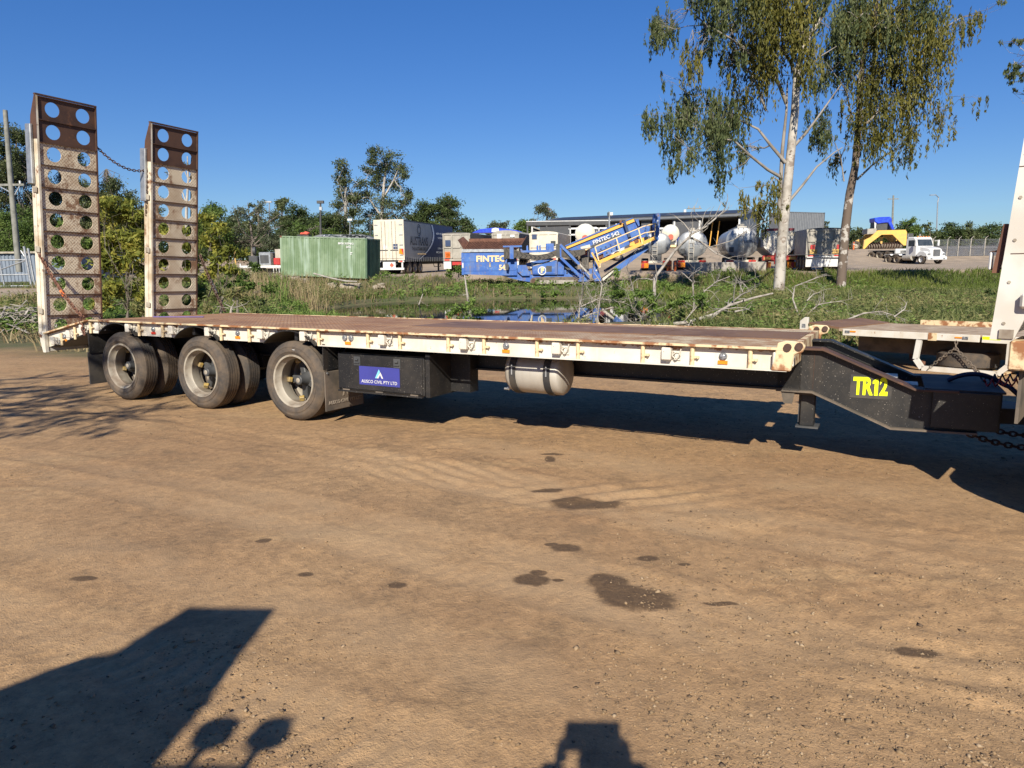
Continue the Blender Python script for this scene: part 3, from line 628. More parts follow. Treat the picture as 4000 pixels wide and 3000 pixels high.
# mud flaps
MB().box(.43,.442,.02,.68,.15,.61).to('mud_flap',Mt['rubber'],T,bevel=.004,label='dusty front mud flap with moulded lettering')
MB().prism([(.02,.93),(.17,.90),(.52,.64),(.02,.63)],'x',.42,.43).to('flap_bracket',Mt['black'],T)
MB().bar((.43,.06,.63),(.43,.6,.63),.02).bar((.43,.30,.64),(.43,.42,.90),.02).to('flap_stay',Mt['black'],T)
for y in (.06,.5): MB().cyl((.442,y,.59),(.452,y,.59),.012,n=8).to('flap_bolt',Mt['steel'],T)
text('flap_lettering','AUSCO CIVIL PTY LTD',.058,T,pmat('flap_letter',(0.30,0.25,0.20),rough=.8),TM((.444,.36,.24),(0,1,0)),.003,.001)
Mg=[(-.055,-.07),(-.0,.06),(.015,.045),(-.03,-.07)]
MB().prism([(.36+a,.37+b) for a,b in Mg],'x',.443,.447).prism([(.36+a,.37+b) for a,b in ((.0,-.01),(.02,.03),(.06,-.07),(.035,-.07))],'x',.443,.447).to('flap_emblem',pmat('flap_emblem_rubber',(0.27,0.22,0.17),rough=.8),T)
MB().box(-3.93,-3.915,.0,.62,.62,.95).to('flap_bracket',Mt['black'],T)
MB().box(-3.945,-3.93,-.02,.62,.18,.64).to('mud_flap',Mt['rubber_dark'],T,bevel=.004)
# tool box
tb=MB().box(.55,1.74,.12,.72,.41,.83).to('tool_box',Mt['black'],T,bevel=.01)
MB().box(.57,1.72,.108,.12,.43,.815).to('box_door',Mt['black'],tb,bevel=.004)
MB().box(.57,1.73,.09,.12,.395,.412).to('box_sill',Mt['black'],tb)
for x in (.85,1.40):
    la=MB().box(x-.045,x+.045,.098,.108,.70,.80).cyl((x-.02,.095,.765),(x+.02,.095,.765),.014,n=8).box(x-.035,x+.035,.085,.1,.725,.735).to('box_latch',Mt['dark'],tb)
MB().box(1.745,1.80,.14,.72,.40,.86).to('box_bracket',Mt['black'],tb); MB().box(1.80,2.05,.55,.72,.42,.92).to('rear_bracket',Mt['black'],tb)
for x in (.68,1.15,1.62): MB().box(x-.05,x+.05,.10,.108,.405,.425).to('box_hinge',Mt['rubber'],tb)
sg=MB().box(.873,1.43,.104,.1075,.49,.697).to('company_sign',Mt['blue_sign'],tb)
text('sign_lettering','AUSCO CIVIL PTY LTD',.049,sg,Mt['sign_white'],TM((1.15,.1035,.528),(1,0,0)),.0008,.0004)
MB().prism([(1.095,.572),(1.15,.672),(1.166,.645),(1.128,.572)],'y',.1025,.1035).to('sign_emblem',Mt['sign_cyan'],sg)
MB().prism([(1.143,.572),(1.166,.612),(1.188,.572),(1.208,.572),(1.172,.642),(1.118,.572)],'y',.1015,.1025).to('sign_emblem',Mt['sign_white'],sg)
# air tank
tk=MB().lathe([(.001,-.05),(.10,-.045),(.19,-.02),(.222,.02),(.222,.55),(.205,.575),(.10,.60),(.001,.605)],(2.66,.45,.715),(1,0,0),28,False).to('air_tank',Mt['alu'],T,smooth=50)
for x in (2.74,3.12):
    MB().lathe([(.224,0),(.233,0),(.233,.07),(.224,.07)],(x-.035,.45,.715),(1,0,0),28).box(x-.035,x+.035,.3,.6,.9,1.0).to('tank_strap',Mt['rubber_dark'],tk,smooth=40)
    MB().cyl((x,.217,.70),(x,.217,.80),.008,n=6).to('strap_bolt',Mt['steel'],tk)
MB().cyl((2.60,.40,.52),(2.64,.40,.55),.02,n=8).cyl((2.56,.40,.52),(2.6,.40,.52),.012,n=6).to('drain_tap',Mt['steel'],tk)
# drawbar neck
NK=[(5.20,1.03),(5.57,1.03),(6.30,.725),(6.90,.735),(6.90,.425),(6.13,.40),(5.50,.665),(5.20,.665)]
for y in (.72,1.72):
    MB().prism(NK,'y',y,y+.03).to('neck_plate',Mt['black'],T)
    tp=[(5.20,1.03),(5.57,1.03),(6.30,.725),(6.60,.73)]; bp=[(5.20,.665),(5.50,.665),(6.13,.40),(6.75,.415)]
    MB().prism(tp+[(a,b+.018) for a,b in tp[::-1]],'y',y-.07,y+.12).to('neck_top_flange',Mt['rust' if y<1 else 'black'],T)
    MB().prism([(a,b-.016) for a,b in bp]+bp[::-1],'y',y-.06,y+.12).to('neck_bottom_flange',Mt['rubber'],T)
MB().box(5.5,5.503,.716,.719,.68,1.01).to('neck_weld_seam',Mt['rust'],T)
MB().prism([(5.5,.99),(6.3,.66),(6.3,.64),(5.5,.97)],'y',.80,1.70).to('neck_infill_plate',Mt['black'],T)
MB().box(6.42,6.88,.66,.72,.44,.735).to('neck_head',Mt['black'],T); MB().box(6.42,6.88,1.75,1.81,.44,.735).to('neck_head',Mt['black'],T)
MB().box(6.36,6.92,.70,1.77,.735,.752).to('neck_head_plate',Mt['rubber_dark'],T)
MB().prism([(6.88,1.0),(7.9,1.18),(7.9,1.32),(6.88,1.5)],'z',.45,.58).lathe([(.05,-.03),(.10,-.03),(.10,.03),(.05,.03)],(7.98,1.25,.52),(0,0,1),14).to('tow_eye',Mt['dark'],T)
for k in range(3): MB().box(6.02+.16*k,6.16+.16*k,.98,1.22,.79-.062*k,.80-.062*k).to('step_tread',Mt['steel'],T)
hs=MB(); hs.tube(sag((6.55,1.25,.76),(6.95,1.25,.76),-.07)+sag((7.0,1.2,.74),(8.1,1.1,.85),.30),.02,8); hs.to('air_hose',pmat('blue_hose',(0.01,0.014,0.05),rough=.5),T,smooth=60)
for hc,yy in ((Mt['red'],1.05),(Mt['dark'],1.4)):
    m=MB(); m.tube([(6.8+.055*k/4,yy+.03*math.sin(k*1.57),.78+.03*math.cos(k*1.57)+.06*math.sin(k*.02)) for k in range(90)],.008,4); m.to('coiled_lead',hc,T)
chain('safety_chain',sag((6.62,.90,.40),(8.0,1.15,.55),.20),.065,.008,Mt['rust'],T)
chain('safety_chain',sag((6.62,1.55,.40),(8.0,1.35,.55),.18),.065,.008,Mt['rust'],T)
for gl,xg in (('T',5.862),('R',5.932),('2',6.058)): text('fleet_number',gl,.205,T,Mt['fluoro'],TM((xg,.7165,.728+.03*(xg-5.95)),(1,0,.03)),.001,.0085,.60)
MB().prism([(5.988,.659),(6.016,.659),(6.016,.803),(5.996,.803),(5.972,.783),(5.972,.757),(5.988,.765)],'y',.7155,.7167).to('fleet_number',Mt['fluoro'],T)
MB().box(5.80,6.12,.717,.7185,.63,.83).to('number_backing',Mt['rubber_dark'],T)
# front corner hinge brackets and bolster
MB().box(XF-.02,XF+.03,.0,Wd,.93,DZ+.002).to('front_bolster',Mt['edge'],T)
for y in (-.01,Wd-.06):
    MB().prism([(XF-.12,.91),(XF-.08,DZ+.04),(XF-.02,DZ+.06),(XF+.10,DZ+.055),(XF+.13,DZ+.02),(XF+.11,DZ-.03),(XF+.05,DZ-.05),(XF+.03,.91)],'y',y,y+.07).to('corner_bracket',Mt['edge'],T,bevel=.008)
    for dx,dzz in ((.0,.01),(.085,.02)): MB().cyl((XF+dx,y-.02,DZ+dzz),(XF+dx,y+.09,DZ+dzz),.03,n=12).to('bracket_pin',Mt['rust'],T,smooth=50)
# landing leg (wound up)
MB().box(5.40,5.52,.80,.92,.33,.70).to('landing_leg',Mt['black'],T,bevel=.006)
MB().box(5.37,5.56,.76,.96,.315,.33).to('leg_foot',Mt['dark'],T)
MB().prism([(5.24,.655),(5.36,.655),(5.34,.54),(5.27,.54)],'y',.68,.69).box(5.3,5.6,.74,.98,.62,.66).to('leg_bracket',Mt['rubber'],T)
MB().box(5.38,5.40,.84,.88,.35,.62).to('leg_rack',Mt['dark'],T)
# ------------------------------------------------------------------ shared builders for vehicles
def wheel(parent,c,ax,r,w,rimmat=None,dual=False,name='wheel'):
    o=bpy.data.objects.new(name,None); COL.objects.link(o); o.parent=parent
    ax=Vector(ax); c=Vector(c)
    MB().lathe([(r*.6,0),(r*.92,0),(r,.03),(r,w-.03),(r*.92,w),(r*.6,w)],c,ax,22).to('tyre',Mt['tyre'],o,smooth=40)
    MB().lathe([(.001,w*.35),(r*.22,w*.3),(r*.26,w*.5),(r*.5,w*.55),(r*.54,w*.12),(r*.6,w*.08),(r*.6,w*.9),(r*.001,w*.9)],c,ax,18,False).to('rim',rimmat or Mt['cream'],o,smooth=40)
    return o
# ------------------------------------------------------------------ tipper truck hitched in front (mostly outside the frame on the right)
K=thing('tipper_truck','white tipper truck body with rusty tailgate hinge at right edge','truck',TR@Matrix.Translation((6.665,-.34,.05))@Matrix.Rotation(R(-13),4,'Z')@Matrix.Translation((-6.73,.02,0)))
ov=[(6.73,1.19),(6.86,3.25),(12.2,3.25),(12.2,1.19),(8.75,1.19),(8.72,1.36),(6.92,1.36),(6.86,1.19)]
MB().prism(ov,'y',-.02,.03).to('body_side',Mt['wpaint'],K)
MB().prism([(6.74,1.19),(6.87,3.25),(6.92,3.25),(6.79,1.19)],'y',.03,2.45).to('tailgate',Mt['wpaint'],K)
MB().prism(ov,'y',2.45,2.5).to('body_side',Mt['wpaint'],K)
MB().box(12.15,12.2,.03,2.45,1.2,3.25).to('body_front',Mt['wpaint'],K)
MB().box(6.9,12.15,.03,2.45,1.36,1.42).to('body_floor',Mt['wpaint'],K)
for x in (7.02,8.2,9.5,10.8): MB().box(x,x+.16,-.075,-.02,1.5,3.2).to('side_rib',Mt['wpaint'],K,bevel=.02)
MB().box(6.88,12.2,-.08,-.02,1.40,1.50).to('side_sill',Mt['wpaint'],K,bevel=.015)
MB().box(6.9,12.2,-.08,-.02,3.1,3.25).to('top_rail',Mt['wpaint'],K,bevel=.02)
for z in (1.75,2.3,2.85): MB().box(6.80,7.02,-.0215,-.0195,z,z+.006).to('panel_seam',Mt['rust'],K)
for k in range(7): MB().cyl((6.80+.012*k*0+.008*k,-.026,1.30+.27*k),(6.80+.008*k,-.019,1.30+.27*k),.011,n=6).to('panel_rivet',Mt['cream'],K)
MB().box(6.90,7.01,-.032,-.0205,1.78,2.75).to('raised_panel',Mt['wpaint'],K,bevel=.008)
MB().tube([(6.93,-.05,1.86),(6.93,-.09,1.84),(6.95,-.10,1.76),(6.94,-.04,1.72)],.008,5).to('tie_hook',Mt['wpaint'],K)
MB().box(6.78,6.86,-.035,-.021,1.20,1.26).to('corner_patch',Mt['cream'],K)
MB().prism([(6.70,1.63),(6.735,1.63),(6.765,1.80),(6.765,1.95),(6.74,1.95)],'y',.03,.09).to('tailgate_hinge',Mt['rust_red'],K)
MB().tube([(6.75,.06,1.66),(6.69,.06,1.655),(6.68,.06,1.77),(6.75,.06,1.78)],.008,6).to('lamp_guard',Mt['rust'],K)
MB().box(6.675,6.69,.04,.14,1.65,1.77).to('tail_lamp',Mt['sign_white'],K,bevel=.01)
MB().box(6.84,6.98,.0,.6,.99,1.185).to('mudguard_bracket',Mt['edge'],K,bevel=.01)
MB().box(6.90,6.92,.10,.68,.62,.99).to('mud_flap',Mt['rubber'],K)
MB().box(6.90,6.92,1.86,2.46,.62,.99).to('mud_flap',Mt['rubber'],K)
MB().box(6.95,14.0,.75,.87,.85,1.15).to('chassis_rail',Mt['dark'],K); MB().box(6.95,14.0,1.63,1.75,.85,1.15).to('chassis_rail',Mt['dark'],K)
MB().box(7.0,7.2,.5,2.0,.45,.95).to('tow_hitch',Mt['dark'],K)
for x in (7.55,8.85):
    for y in (.02,.32,1.93,2.23): wheel(K,(x,y,.52),(0,1,0),.52,.27)
    MB().cyl((x,.3,.52),(x,2.2,.52),.07).to('axle',Mt['dark'],K)
for y in (.05,2.17): wheel(K,(13.5,y,.52),(0,1,0),.52,.28)
MB().prism([(12.45,.75),(12.45,2.95),(13.9,2.95),(14.35,1.9),(14.5,.75)],'y',.05,2.45).to('cab',Mt['wpaint'],K,bevel=.06)
MB().prism([(12.8,1.95),(12.8,2.75),(13.75,2.75),(14.05,1.95)],'y',.03,.052).to('side_window',Mt['glass'],K)
MB().box(9.7,11.6,.1,.7,.5,1.05).to('fuel_tank',Mt['alu'],K,bevel=.05)
# ------------------------------------------------------------------ second flat trailer with spare wheel behind the drawbar
P1=W(3294,1284,14.2); P2=W(3880,1311,12.2)
ex=(P2-P1).normalized(); ey=Vector((-ex.y,ex.x,0)).normalized(); ey.z=-0.022; ey=(ey-ex*ey.dot(ex)).normalized(); ez=ex.cross(ey)
M2=Matrix(((ex.x,ey.x,ez.x,P1.x),(ex.y,ey.y,ez.y,P1.y),(ex.z,ey.z,ez.z,P1.z),(0,0,0,1)))
S=thing('flat_trailer','cream flat-deck trailer with a spare wheel slung underneath, behind the drawbar','trailer',M2)
L2=6.0
MB().box(-.1,L2,.03,2.4,-.05,0).to('deck_board',pmat('flat_trailer_timber',(0.40,0.30,0.20),(0.28,0.19,0.12),2,rough=.8,spots=[((0.52,0.43,0.31),3,0.52,0.68)]),S)
MB().prism([(-.1,-.02),(-.75,.06),(-.75,.10),(-.1,.02)],'y',.05,2.4).to('rear_deck_slope',Mt['deck_flat'],S)
MB().box(.55,L2,2.36,2.42,0,.10).to('far_lip',Mt['edge'],S)
for a,b in ((0,1.58),(1.72,2.40),(2.44,2.98),(3.0,L2)): MB().box(a,b,-.02,.03,-.13,-.005).to('side_rail',Mt['white'],S,bevel=.004)
MB().box(2.45,2.72,-.024,-.02,-.075,-.02).to('reflective_tape',Mt['fluoro'],S)
MB().box(1.58,1.72,-.03,.04,-.14,.0).to('rail_post',Mt['edge'],S)
MB().box(.05,.14,-.03,-.02,-.08,-.03).to('marker_lamp',Mt['lamp'],S); MB().box(.15,.26,-.03,-.02,-.06,-.03).to('side_reflector',Mt['amber'],S)
MB().box(2.14,2.23,-.03,-.02,-.09,-.04).to('marker_lamp',Mt['lamp'],S); MB().box(2.02,2.13,-.03,-.02,-.075,-.05).to('side_reflector',Mt['amber'],S)
MB().box(0,L2,.7,.82,-.48,-.05).to('chassis_beam',Mt['rubber'],S); MB().box(0,L2,1.6,1.72,-.48,-.05).to('chassis_beam',Mt['rubber'],S)
MB().prism([(-.95,-.2),(-.95,.12),(-.85,.20),(-.78,.20),(-.78,-.2)],'y',.05,.12).to('rear_bracket',Mt['wpaint'],S,bevel=.006)
MB().box(-.90,-.82,.045,.05,-.02,.06).to('plate_label',Mt['lamp'],S)
for a,b in (((1.43,0,-.14),(1.39,0,-.50)),((1.39,0,-.50),(1.51,0,-.66)),((1.51,0,-.66),(2.72,0,-.66)),((2.72,0,-.66),(2.87,0,-.50)),((2.87,0,-.50),(2.87,0,-.13))): MB().bar(a,b,.07,.09).to('spare_carrier_bar',Mt['wpaint'],S)
MB().box(1.47,2.77,.0,1.1,-.69,-.66).to('spare_carrier_floor',Mt['edge'],S)
for a,b in (((.97,.9,-.14),(.97,.9,-.6)),((.97,.9,-.6),(1.42,.3,-.6)),): MB().bar(a,b,.06).to('brown_stay',Mt['rust_red'],S)
sp=wheel(S,(2.07,.55,-.63),(0,0,1),.50,.28,name='spare_wheel')
chain('spare_chain',[(2.05,-.03,-.13),(2.05,-.04,-.25),(1.77,-.02,-.5),(1.62,-.04,-.68)],.07,.009,Mt['rubber'],S)
chain('spare_chain',[(2.05,-.04,-.25),(2.27,-.03,-.48),(2.45,-.04,-.66)],.07,.009,Mt['rubber'],S)
for x in (4.4,5.3):
    for y in (.05,2.05): wheel(S,(x,y,-.62),(0,1,0),.45,.3)
# ------------------------------------------------------------------ green shipping container
def corr(n,L,depth,z0,z1,y,parent,name,mat,axis='x',x0=0.0):
    # trapezoidal corrugated sheet
    pts=[];p=L/n
    for i in range(n):
        a=x0+i*p; pts+=[(a,0),(a+p*.25,0),(a+p*.4,depth),(a+p*.8,depth),(a+p*.95,0)]
    pts.append((x0+L,0)); vs=[];fs=[]
    for (a,d) in pts:
        for z in (z0,z1): vs.append((a,y+d,z) if axis=='x' else (y+d,a,z))
    k=len(pts)
    for (a,d) in pts:
        for z in (z0,z1): vs.append((a,y+d+.02*(1 if depth>0 else -1),z) if axis=='x' else (y+d+.02*(1 if depth>0 else -1),a,z))
    for i in range(k-1):
        fs+=[(2*i,2*i+2,2*i+3,2*i+1),(2*k+2*i,2*k+2*i+1,2*k+2*i+3,2*k+2*i+2)]
    fs+=[(0,1,2*k+1,2*k),(2*k-2,4*k-2,4*k-1,2*k-1)]+[(2*i,2*k+2*i,2*k+2*i+2,2*i+2) for i in range(k-1)]+[(2*i+1,2*i+3,2*k+2*i+3,2*k+2*i+1) for i in range(k-1)]
    return MB().add(vs,fs).to(name,mat,parent)
def container(name,label,M,L,mat,matend,ncor,enddoor=False):
    c=thing(name,label,'container',M); Hc=2.59; Wc=2.44
    corr(ncor,L-.2,.036,.14,Hc-.08,.01,c,'side_wall',mat,'x',-L+.1)
    corr(ncor,L-.2,-.036,.14,Hc-.08,Wc-.01,c,'side_wall',mat,'x',-L+.1)
    if enddoor:
        for y0,y1 in ((.06,Wc/2-.01),(Wc/2+.01,Wc-.06)):
            d=MB().box(-.03,0,y0,y1,.14,Hc-.10).to('end_door',matend,c)
            for k in range(4): MB().box(0,.012,y0+.1,y1-.1,.35+.52*k,.72+.52*k).to('door_panel',matend,d)
            for yy in (y0+.25,y1-.25): MB().cyl((.03,yy,.12),(.03,yy,Hc-.08),.018,n=6).to('lock_rod',Mt['steel'],d)
    else: corr(9,Wc-.2,-.045,.14,Hc-.08,-.0,c,'end_wall',matend,'y',.1)
    MB().box(-L,-L+.03,.05,Wc-.05,.14,Hc-.08).to('far_end_wall',mat,c)
    MB().box(-L+.05,-.05,.05,Wc-.05,Hc-.04,Hc-.01).to('roof_panel',mat,c)
    for y in (0,Wc-.08): MB().box(-L,0,y,y+.08,0,.14).to('bottom_rail',mat,c); MB().box(-L,0,y,y+.06,Hc-.08,Hc).to('top_rail',mat,c)
    for x in (-L,-.1):
        MB().box(x,x+.1,.08,Wc-.08,0,.14).to('end_sill',mat,c); MB().box(x,x+.1,.06,Wc-.06,Hc-.09,Hc).to('end_header',mat,c)
        for y in (-.005,Wc-.095): MB().box(x-.005,x+.105,y,y+.1,.0,Hc).to('corner_post',mat if x<-1 else matend,c)
    for x in (-L-.01,-.13):
        for y in (-.012,Wc-.15): 
            for z in (-.005,Hc-.11): MB().box(x,x+.14,y,y+.16,z,z+.12).to('corner_casting',Mt['rust_red'] if z>1 and x<-1 else matend,c)
    return c
gp=W(1434,1089,47.0)
GC=container('shipping_container','faded green shipping container on the bank beside the pond',Matrix.Translation(gp)@Matrix.Rotation(R(-10),4,'Z')@Matrix.Rotation(R(2.6),4,'Y'),6.06,Mt['gcont'],Mt['gdark'],22)
text('container_number','BEGU 313948 2',.17,GC,Mt['sign_white'],TM((-1.45,-.004,2.22),(1,0,0)),.002,.006,.95)
text('container_code','22G1',.17,GC,Mt['sign_white'],TM((-1.25,-.004,2.0),(1,0,0)),.002,.006,.95)
for k,(z,w) in enumerate(((1.62,.14),(1.52,.09))): MB().box(-1.15,-1.15+w,-.006,.0,z,z+.06).to('data_marking',Mt['sign_white'],GC)
MB().box(-.72,-.64,-.008,.0,2.10,2.24).to('vent_cover',Mt['gcont'],GC)
# junk lying on the container roof
GR=Matrix.Translation(gp)@Matrix.Rotation(R(-10),4,'Z')@Matrix.Rotation(R(2.6),4,'Y')@Matrix.Translation((0,0,2.6))
j=thing('red_power_tool','coral red tool resting on the container roof','tool',GR@Matrix.Translation((-4.75,.9,0)))
MB().prism([(-.3,.12),(-.22,.28),(-.05,.22),(.05,.34),(.3,.30),(.36,.2),(.22,.12)],'y',-.15,.15).to('tool_body',Mt['coral'],j,bevel=.05); MB().box(-.4,.4,-.25,.25,0,.12).to('tool_base',Mt['rubber_dark'],j)
for k,(x0,x1,z,lb) in enumerate(((-3.5,-2.2,.10,'left grey hose coil on the container roof'),(-2.1,-1.1,.13,'middle dark hose coil on the container roof'),(-1.2,-.3,.12,'right dark hose coil on the container roof'))):
    m=MB().tube([(x0+(x1-x0)*i/24+.0,.8+.35*math.sin(i*.9+k),.05+z*abs(math.sin(i*.6+k))) for i in range(25)],.04,6); o=m.to('hose_coil',Mt['dark' if k else 'steel'],None); o.matrix_world=GR; tag(o,lb,'hose','hoses on the container roof')
dp=bpy.data.objects  # shelter roof and vehicles behind the container
q=W(1330,935,62); sh=thing('awning_shelter','low grey roof of a shelter showing above the green container','shelter',place(q.x,q.y,.55))
zt=q.z-.55; MB().prism([(-3.2,zt),(-1.8,zt+.42),(1.9,zt+.38),(3.2,zt-.1)],'y',0,3).to('roof_sheet',Mt['shed_roof'],sh); 
for x in (-3,0,3): MB().box(x-.05,x+.05,.1,.2,0,zt).to('post',Mt['steel'],sh)
MB().box(-3.1,3.1,.05,.12,zt-.18,zt).to('fascia',Mt['sign_white'],sh)
# ------------------------------------------------------------------ work ute left of the container
up=W(985,1075,50); U=thing('tray_truck','white tray truck carrying pumps and a red motor left of the container','truck',place(up.x,up.y,hz(up.x,up.y),R(-6)))
MB().box(-.4,3.0,-.9,.9,.78,.86).to('tray_floor',Mt['cream_van'],U); MB().box(-.4,3.0,-.95,-.9,.70,.86).to('tray_edge',Mt['sign_white'],U)
for x in (-.38,.6): MB().box(x,x+.07,-.94,-.88,.86,1.0).to('tray_post',Mt['sign_white'],U)
for k in range(4): MB().bar((2.0+.2*k,-.93,.75),(2.0+.2*k,-.93,.35),.04).to('tray_stay',Mt['sign_white'],U)
MB().prism([(2.6,.8),(2.55,1.75),(2.8,2.25),(4.2,2.3),(4.6,1.5),(5.6,1.35),(5.7,.6),(2.7,.6)],'y',-.9,.9).to('cab',Mt['wclean'],U,bevel=.08)
MB().prism([(2.95,1.55),(3.0,2.1),(4.0,2.15),(4.25,1.55)],'y',-.915,-.9).to('side_window',Mt['glass'],U)
MB().box(.9,1.75,-.7,.2,.86,1.75).to('generator_box',Mt['steel'],U,bevel=.04); MB().box(1.0,1.6,-.72,-.7,1.0,1.55).to('generator_grille',Mt['dark'],U)
MB().box(.1,.75,-.6,.1,.86,1.5).to('pump_body',Mt['dark'],U,bevel=.06); MB().lathe([(.001,-.1),(.25,-.08),(.28,.1),(.001,.12)],(.4,-.3,1.85),(1,.3,0),14,False).to('hose_reel',Mt['dark'],U,smooth=40); MB().cyl((.4,-.3,1.4),(.4,-.3,1.75),.06).to('reel_stand',Mt['dark'],U)
MB().box(1.95,2.45,-.8,-.3,.88,1.35).to('red_motor',Mt['red'],U,bevel=.06); MB().box(1.85,2.9,-.2,.7,.86,1.95).to('tool_locker',Mt['alu'],U)
for x in (.35,4.9):
    for y in (-.95,.7): wheel(U,(x,y,.38),(0,1,0),.38,.25)
MB().box(-.2,5.2,-.45,.45,.45,.62).to('chassis',Mt['dark'],U)
MB().cyl((-.65,-.95,.2),(-.65,-.95,2.0),.05,n=8).to('marker_pole',Mt['yellow'],U)
# ------------------------------------------------------------------ curtain-sider semi trailer
ROW=R(-12)
vp=W(1524,1068,57.0); V_=thing('curtain_trailer','tall cream and blue curtain-sided semi trailer behind the container','trailer',place(vp.x,vp.y,hz(vp.x,vp.y+1),ROW))
Hv=4.25; hb=1.12
MB().box(-1.25,1.25,.04,.12,hb,Hv).to('rear_frame',Mt['cream_van'],V_)
for s in (-1,1):
    d=MB().box(.015 if s>0 else -1.16,1.16 if s>0 else -.015,0,.04,hb+.14,Hv-.1).to('rear_door',Mt['cream_van'],V_)
    for x in (.28,.58,): 
        MB().cyl((s*x,-.03,hb+.02),(s*x,-.03,Hv-.12),.022,n=6).to('lock_rod',Mt['cream'],d); MB().box(s*x-.18,s*x+.18,-.05,-.02,hb+.75,hb+.80).to('lock_handle',Mt['dark'],d)
    for k in range(4): MB().box(s*1.02-.14,s*1.02+.14,-.03,0,hb+.35+.78*k,hb+.42+.78*k).to('door_hinge',Mt['steel'],d)
    MB().prism([(s*1.18,hb+.42),(s*1.18,hb+.88),(s*.86,hb+.88),(s*.82,hb+.5)],'y',-.012,-.002).to('marker_board',Mt['red'],V_); MB().prism([(s*1.16,hb+.42),(s*1.0,hb+.86),(s*.86,hb+.86),(s*.82,hb+.5)],'y',-.018,-.013).to('marker_board_yellow',Mt['amber'],V_)
    MB().box(s*.75 if s>0 else -1.22,1.22 if s>0 else -.75,-.06,.05,.95,1.08).to('tail_lamp',Mt['sign_white'],V_); MB().box(s*1.0-.1,s*1.0+.1,-.07,-.06,.97,1.06).to('tail_lens',Mt['red_lens'],V_); MB().box(s*.83-.05,s*.83+.05,-.07,-.06,.97,1.06).to('turn_lens',Mt['amber'],V_)
MB().box(.35,.72,-.012,-.001,hb+.85,hb+1.25).to('warning_label',Mt['navy'],V_)
text('door_label','CHECK',.1,V_,Mt['sign_white'],TM((.53,-.013,hb+1.05),(1,0,0)),.001,.002)
MB().prism([(-.5,hb+1.0),(-.33,hb+1.25),(-.16,hb+1.0),(-.33,hb+.75)],'y',-.012,-.001).to('hazard_diamond',Mt['sign_white'],V_)
MB().box(-1.2,1.2,-.08,.1,.36,.52).to('rear_bumper',Mt['sign_white'],V_)
for s in (-1,1): MB().box(s*1.05-.06,s*1.05+.06,-.02,.08,.52,1.0).to('bumper_post',Mt['sign_white'],V_)
MB().box(-.55,.5,-.05,-.02,.42,.98).to('dirt_guard',Mt['sign_white'],V_); MB().prism([(.0,.72),(.18,.92),(.36,.72),(.18,.52)],'y',-.058,-.05).to('hazard_diamond',Mt['coral'],V_)
Lv=13.4
MB().box(1.20,1.25,.12,Lv,hb,Hv-.12).to('side_curtain',Mt['navy'],V_); MB().box(-1.25,-1.20,.12,Lv,hb,Hv-.12).to('side_curtain',Mt['curtain'],V_)
# grey swoosh panel of the curtain: bulging outline
sw=[(.14,hb+.25),(.14,Hv-.14)]+[(6.6+.9*math.sin(a*math.pi)-3.6*(1-a)**2.2,hb+.02+(Hv-.16-hb)*a) for a in [1-i/16 for i in range(17)]]
MB().prism(sw,'x',1.251,1.256).to('curtain_panel',Mt['curtain'],V_)
sw2=[(7.25+.9*math.sin(a*math.pi)-3.6*(1-a)**2.2,hb+.02+(Hv-.16-hb)*a) for a in [i/16 for i in range(17)]]+[(6.95+.9*math.sin(a*math.pi)-3.6*(1-a)**2.2,hb+.02+(Hv-.16-hb)*a) for a in [1-i/16 for i in range(17)]]
MB().prism(sw2,'x',1.251,1.257).to('curtain_stripe',Mt['pale_ink'],V_)
text('curtain_lettering','AUSTRANS',.98,V_,Mt['charcoal_ink'],TM((1.262,3.6,2.62),(0,1,0)),.002,.012,.92)
text('curtain_lettering','THE AUSTRANS GROUP',.40,V_,Mt['charcoal_ink'],TM((1.262,3.75,2.02),(0,1,0)),.002,.0,.92)
text('curtain_lettering','austransgroup.com.au',.24,V_,Mt['peach'],TM((1.262,4.2,1.62),(0,1,0)),.002,.0,1)
for rr,dy in ((.42,0),(.27,.02)): MB().lathe([(rr,0),(rr+.06,0),(rr+.06,.005),(rr,.005)],(1.260,3.6+dy,3.55),(1,0,0),24).to('ring_emblem',Mt['charcoal_ink'],V_)
for k,(y,z,s_,w_) in enumerate(((9.4,3.4,'ADBLUE   DIESEL FUELS',.26),(9.6,3.02,'PACKAGED FUELS',.26),(9.8,2.1,'LOCAL AND NATIONAL',.24),(9.4,1.75,'SERVICE, STORAGE + DELIVERY',.22))): text('curtain_lettering',s_,w_,V_,Mt['pale_ink'],TM((1.259,y,z),(0,1,0)),.001,.002,.85)
MB().box(-1.25,1.25,.12,Lv,Hv-.12,Hv-.02).to('roof_rail',Mt['dark'],V_); MB().box(-1.2,1.2,Lv-.06,Lv,hb,Hv-.1).to('front_wall',Mt['cream_van'],V_)
MB().box(-1.2,1.25,.1,Lv,hb-.12,hb).to('side_rail',Mt['dark'],V_)
for k in range(26): MB().box(1.257,1.27,.45+.5*k,.53+.5*k,hb-.14,hb+.22).to('curtain_buckle',Mt['steel'],V_)
for y in (1.3,2.6,3.9):
    for x,a in ((1.22,(-1,0,0)),(-1.22,(1,0,0))): wheel(V_,(x,y,.5),a,.5,.55,Mt['alu'])
MB().box(-.5,.5,.3,Lv-1,.75,1.0).to('chassis',Mt['dark'],V_)
for s in (-.9,.8): MB().box(s,s+.12,9.8,9.95,.1,1.0).to('landing_leg',Mt['dark'],V_)
MB().tube([(1.0,7.8,.95),(1.15,7.8,.5),(1.15,9.6,.5),(1.0,9.7,.95)],.03,5).to('side_guard',Mt['dark'],V_)
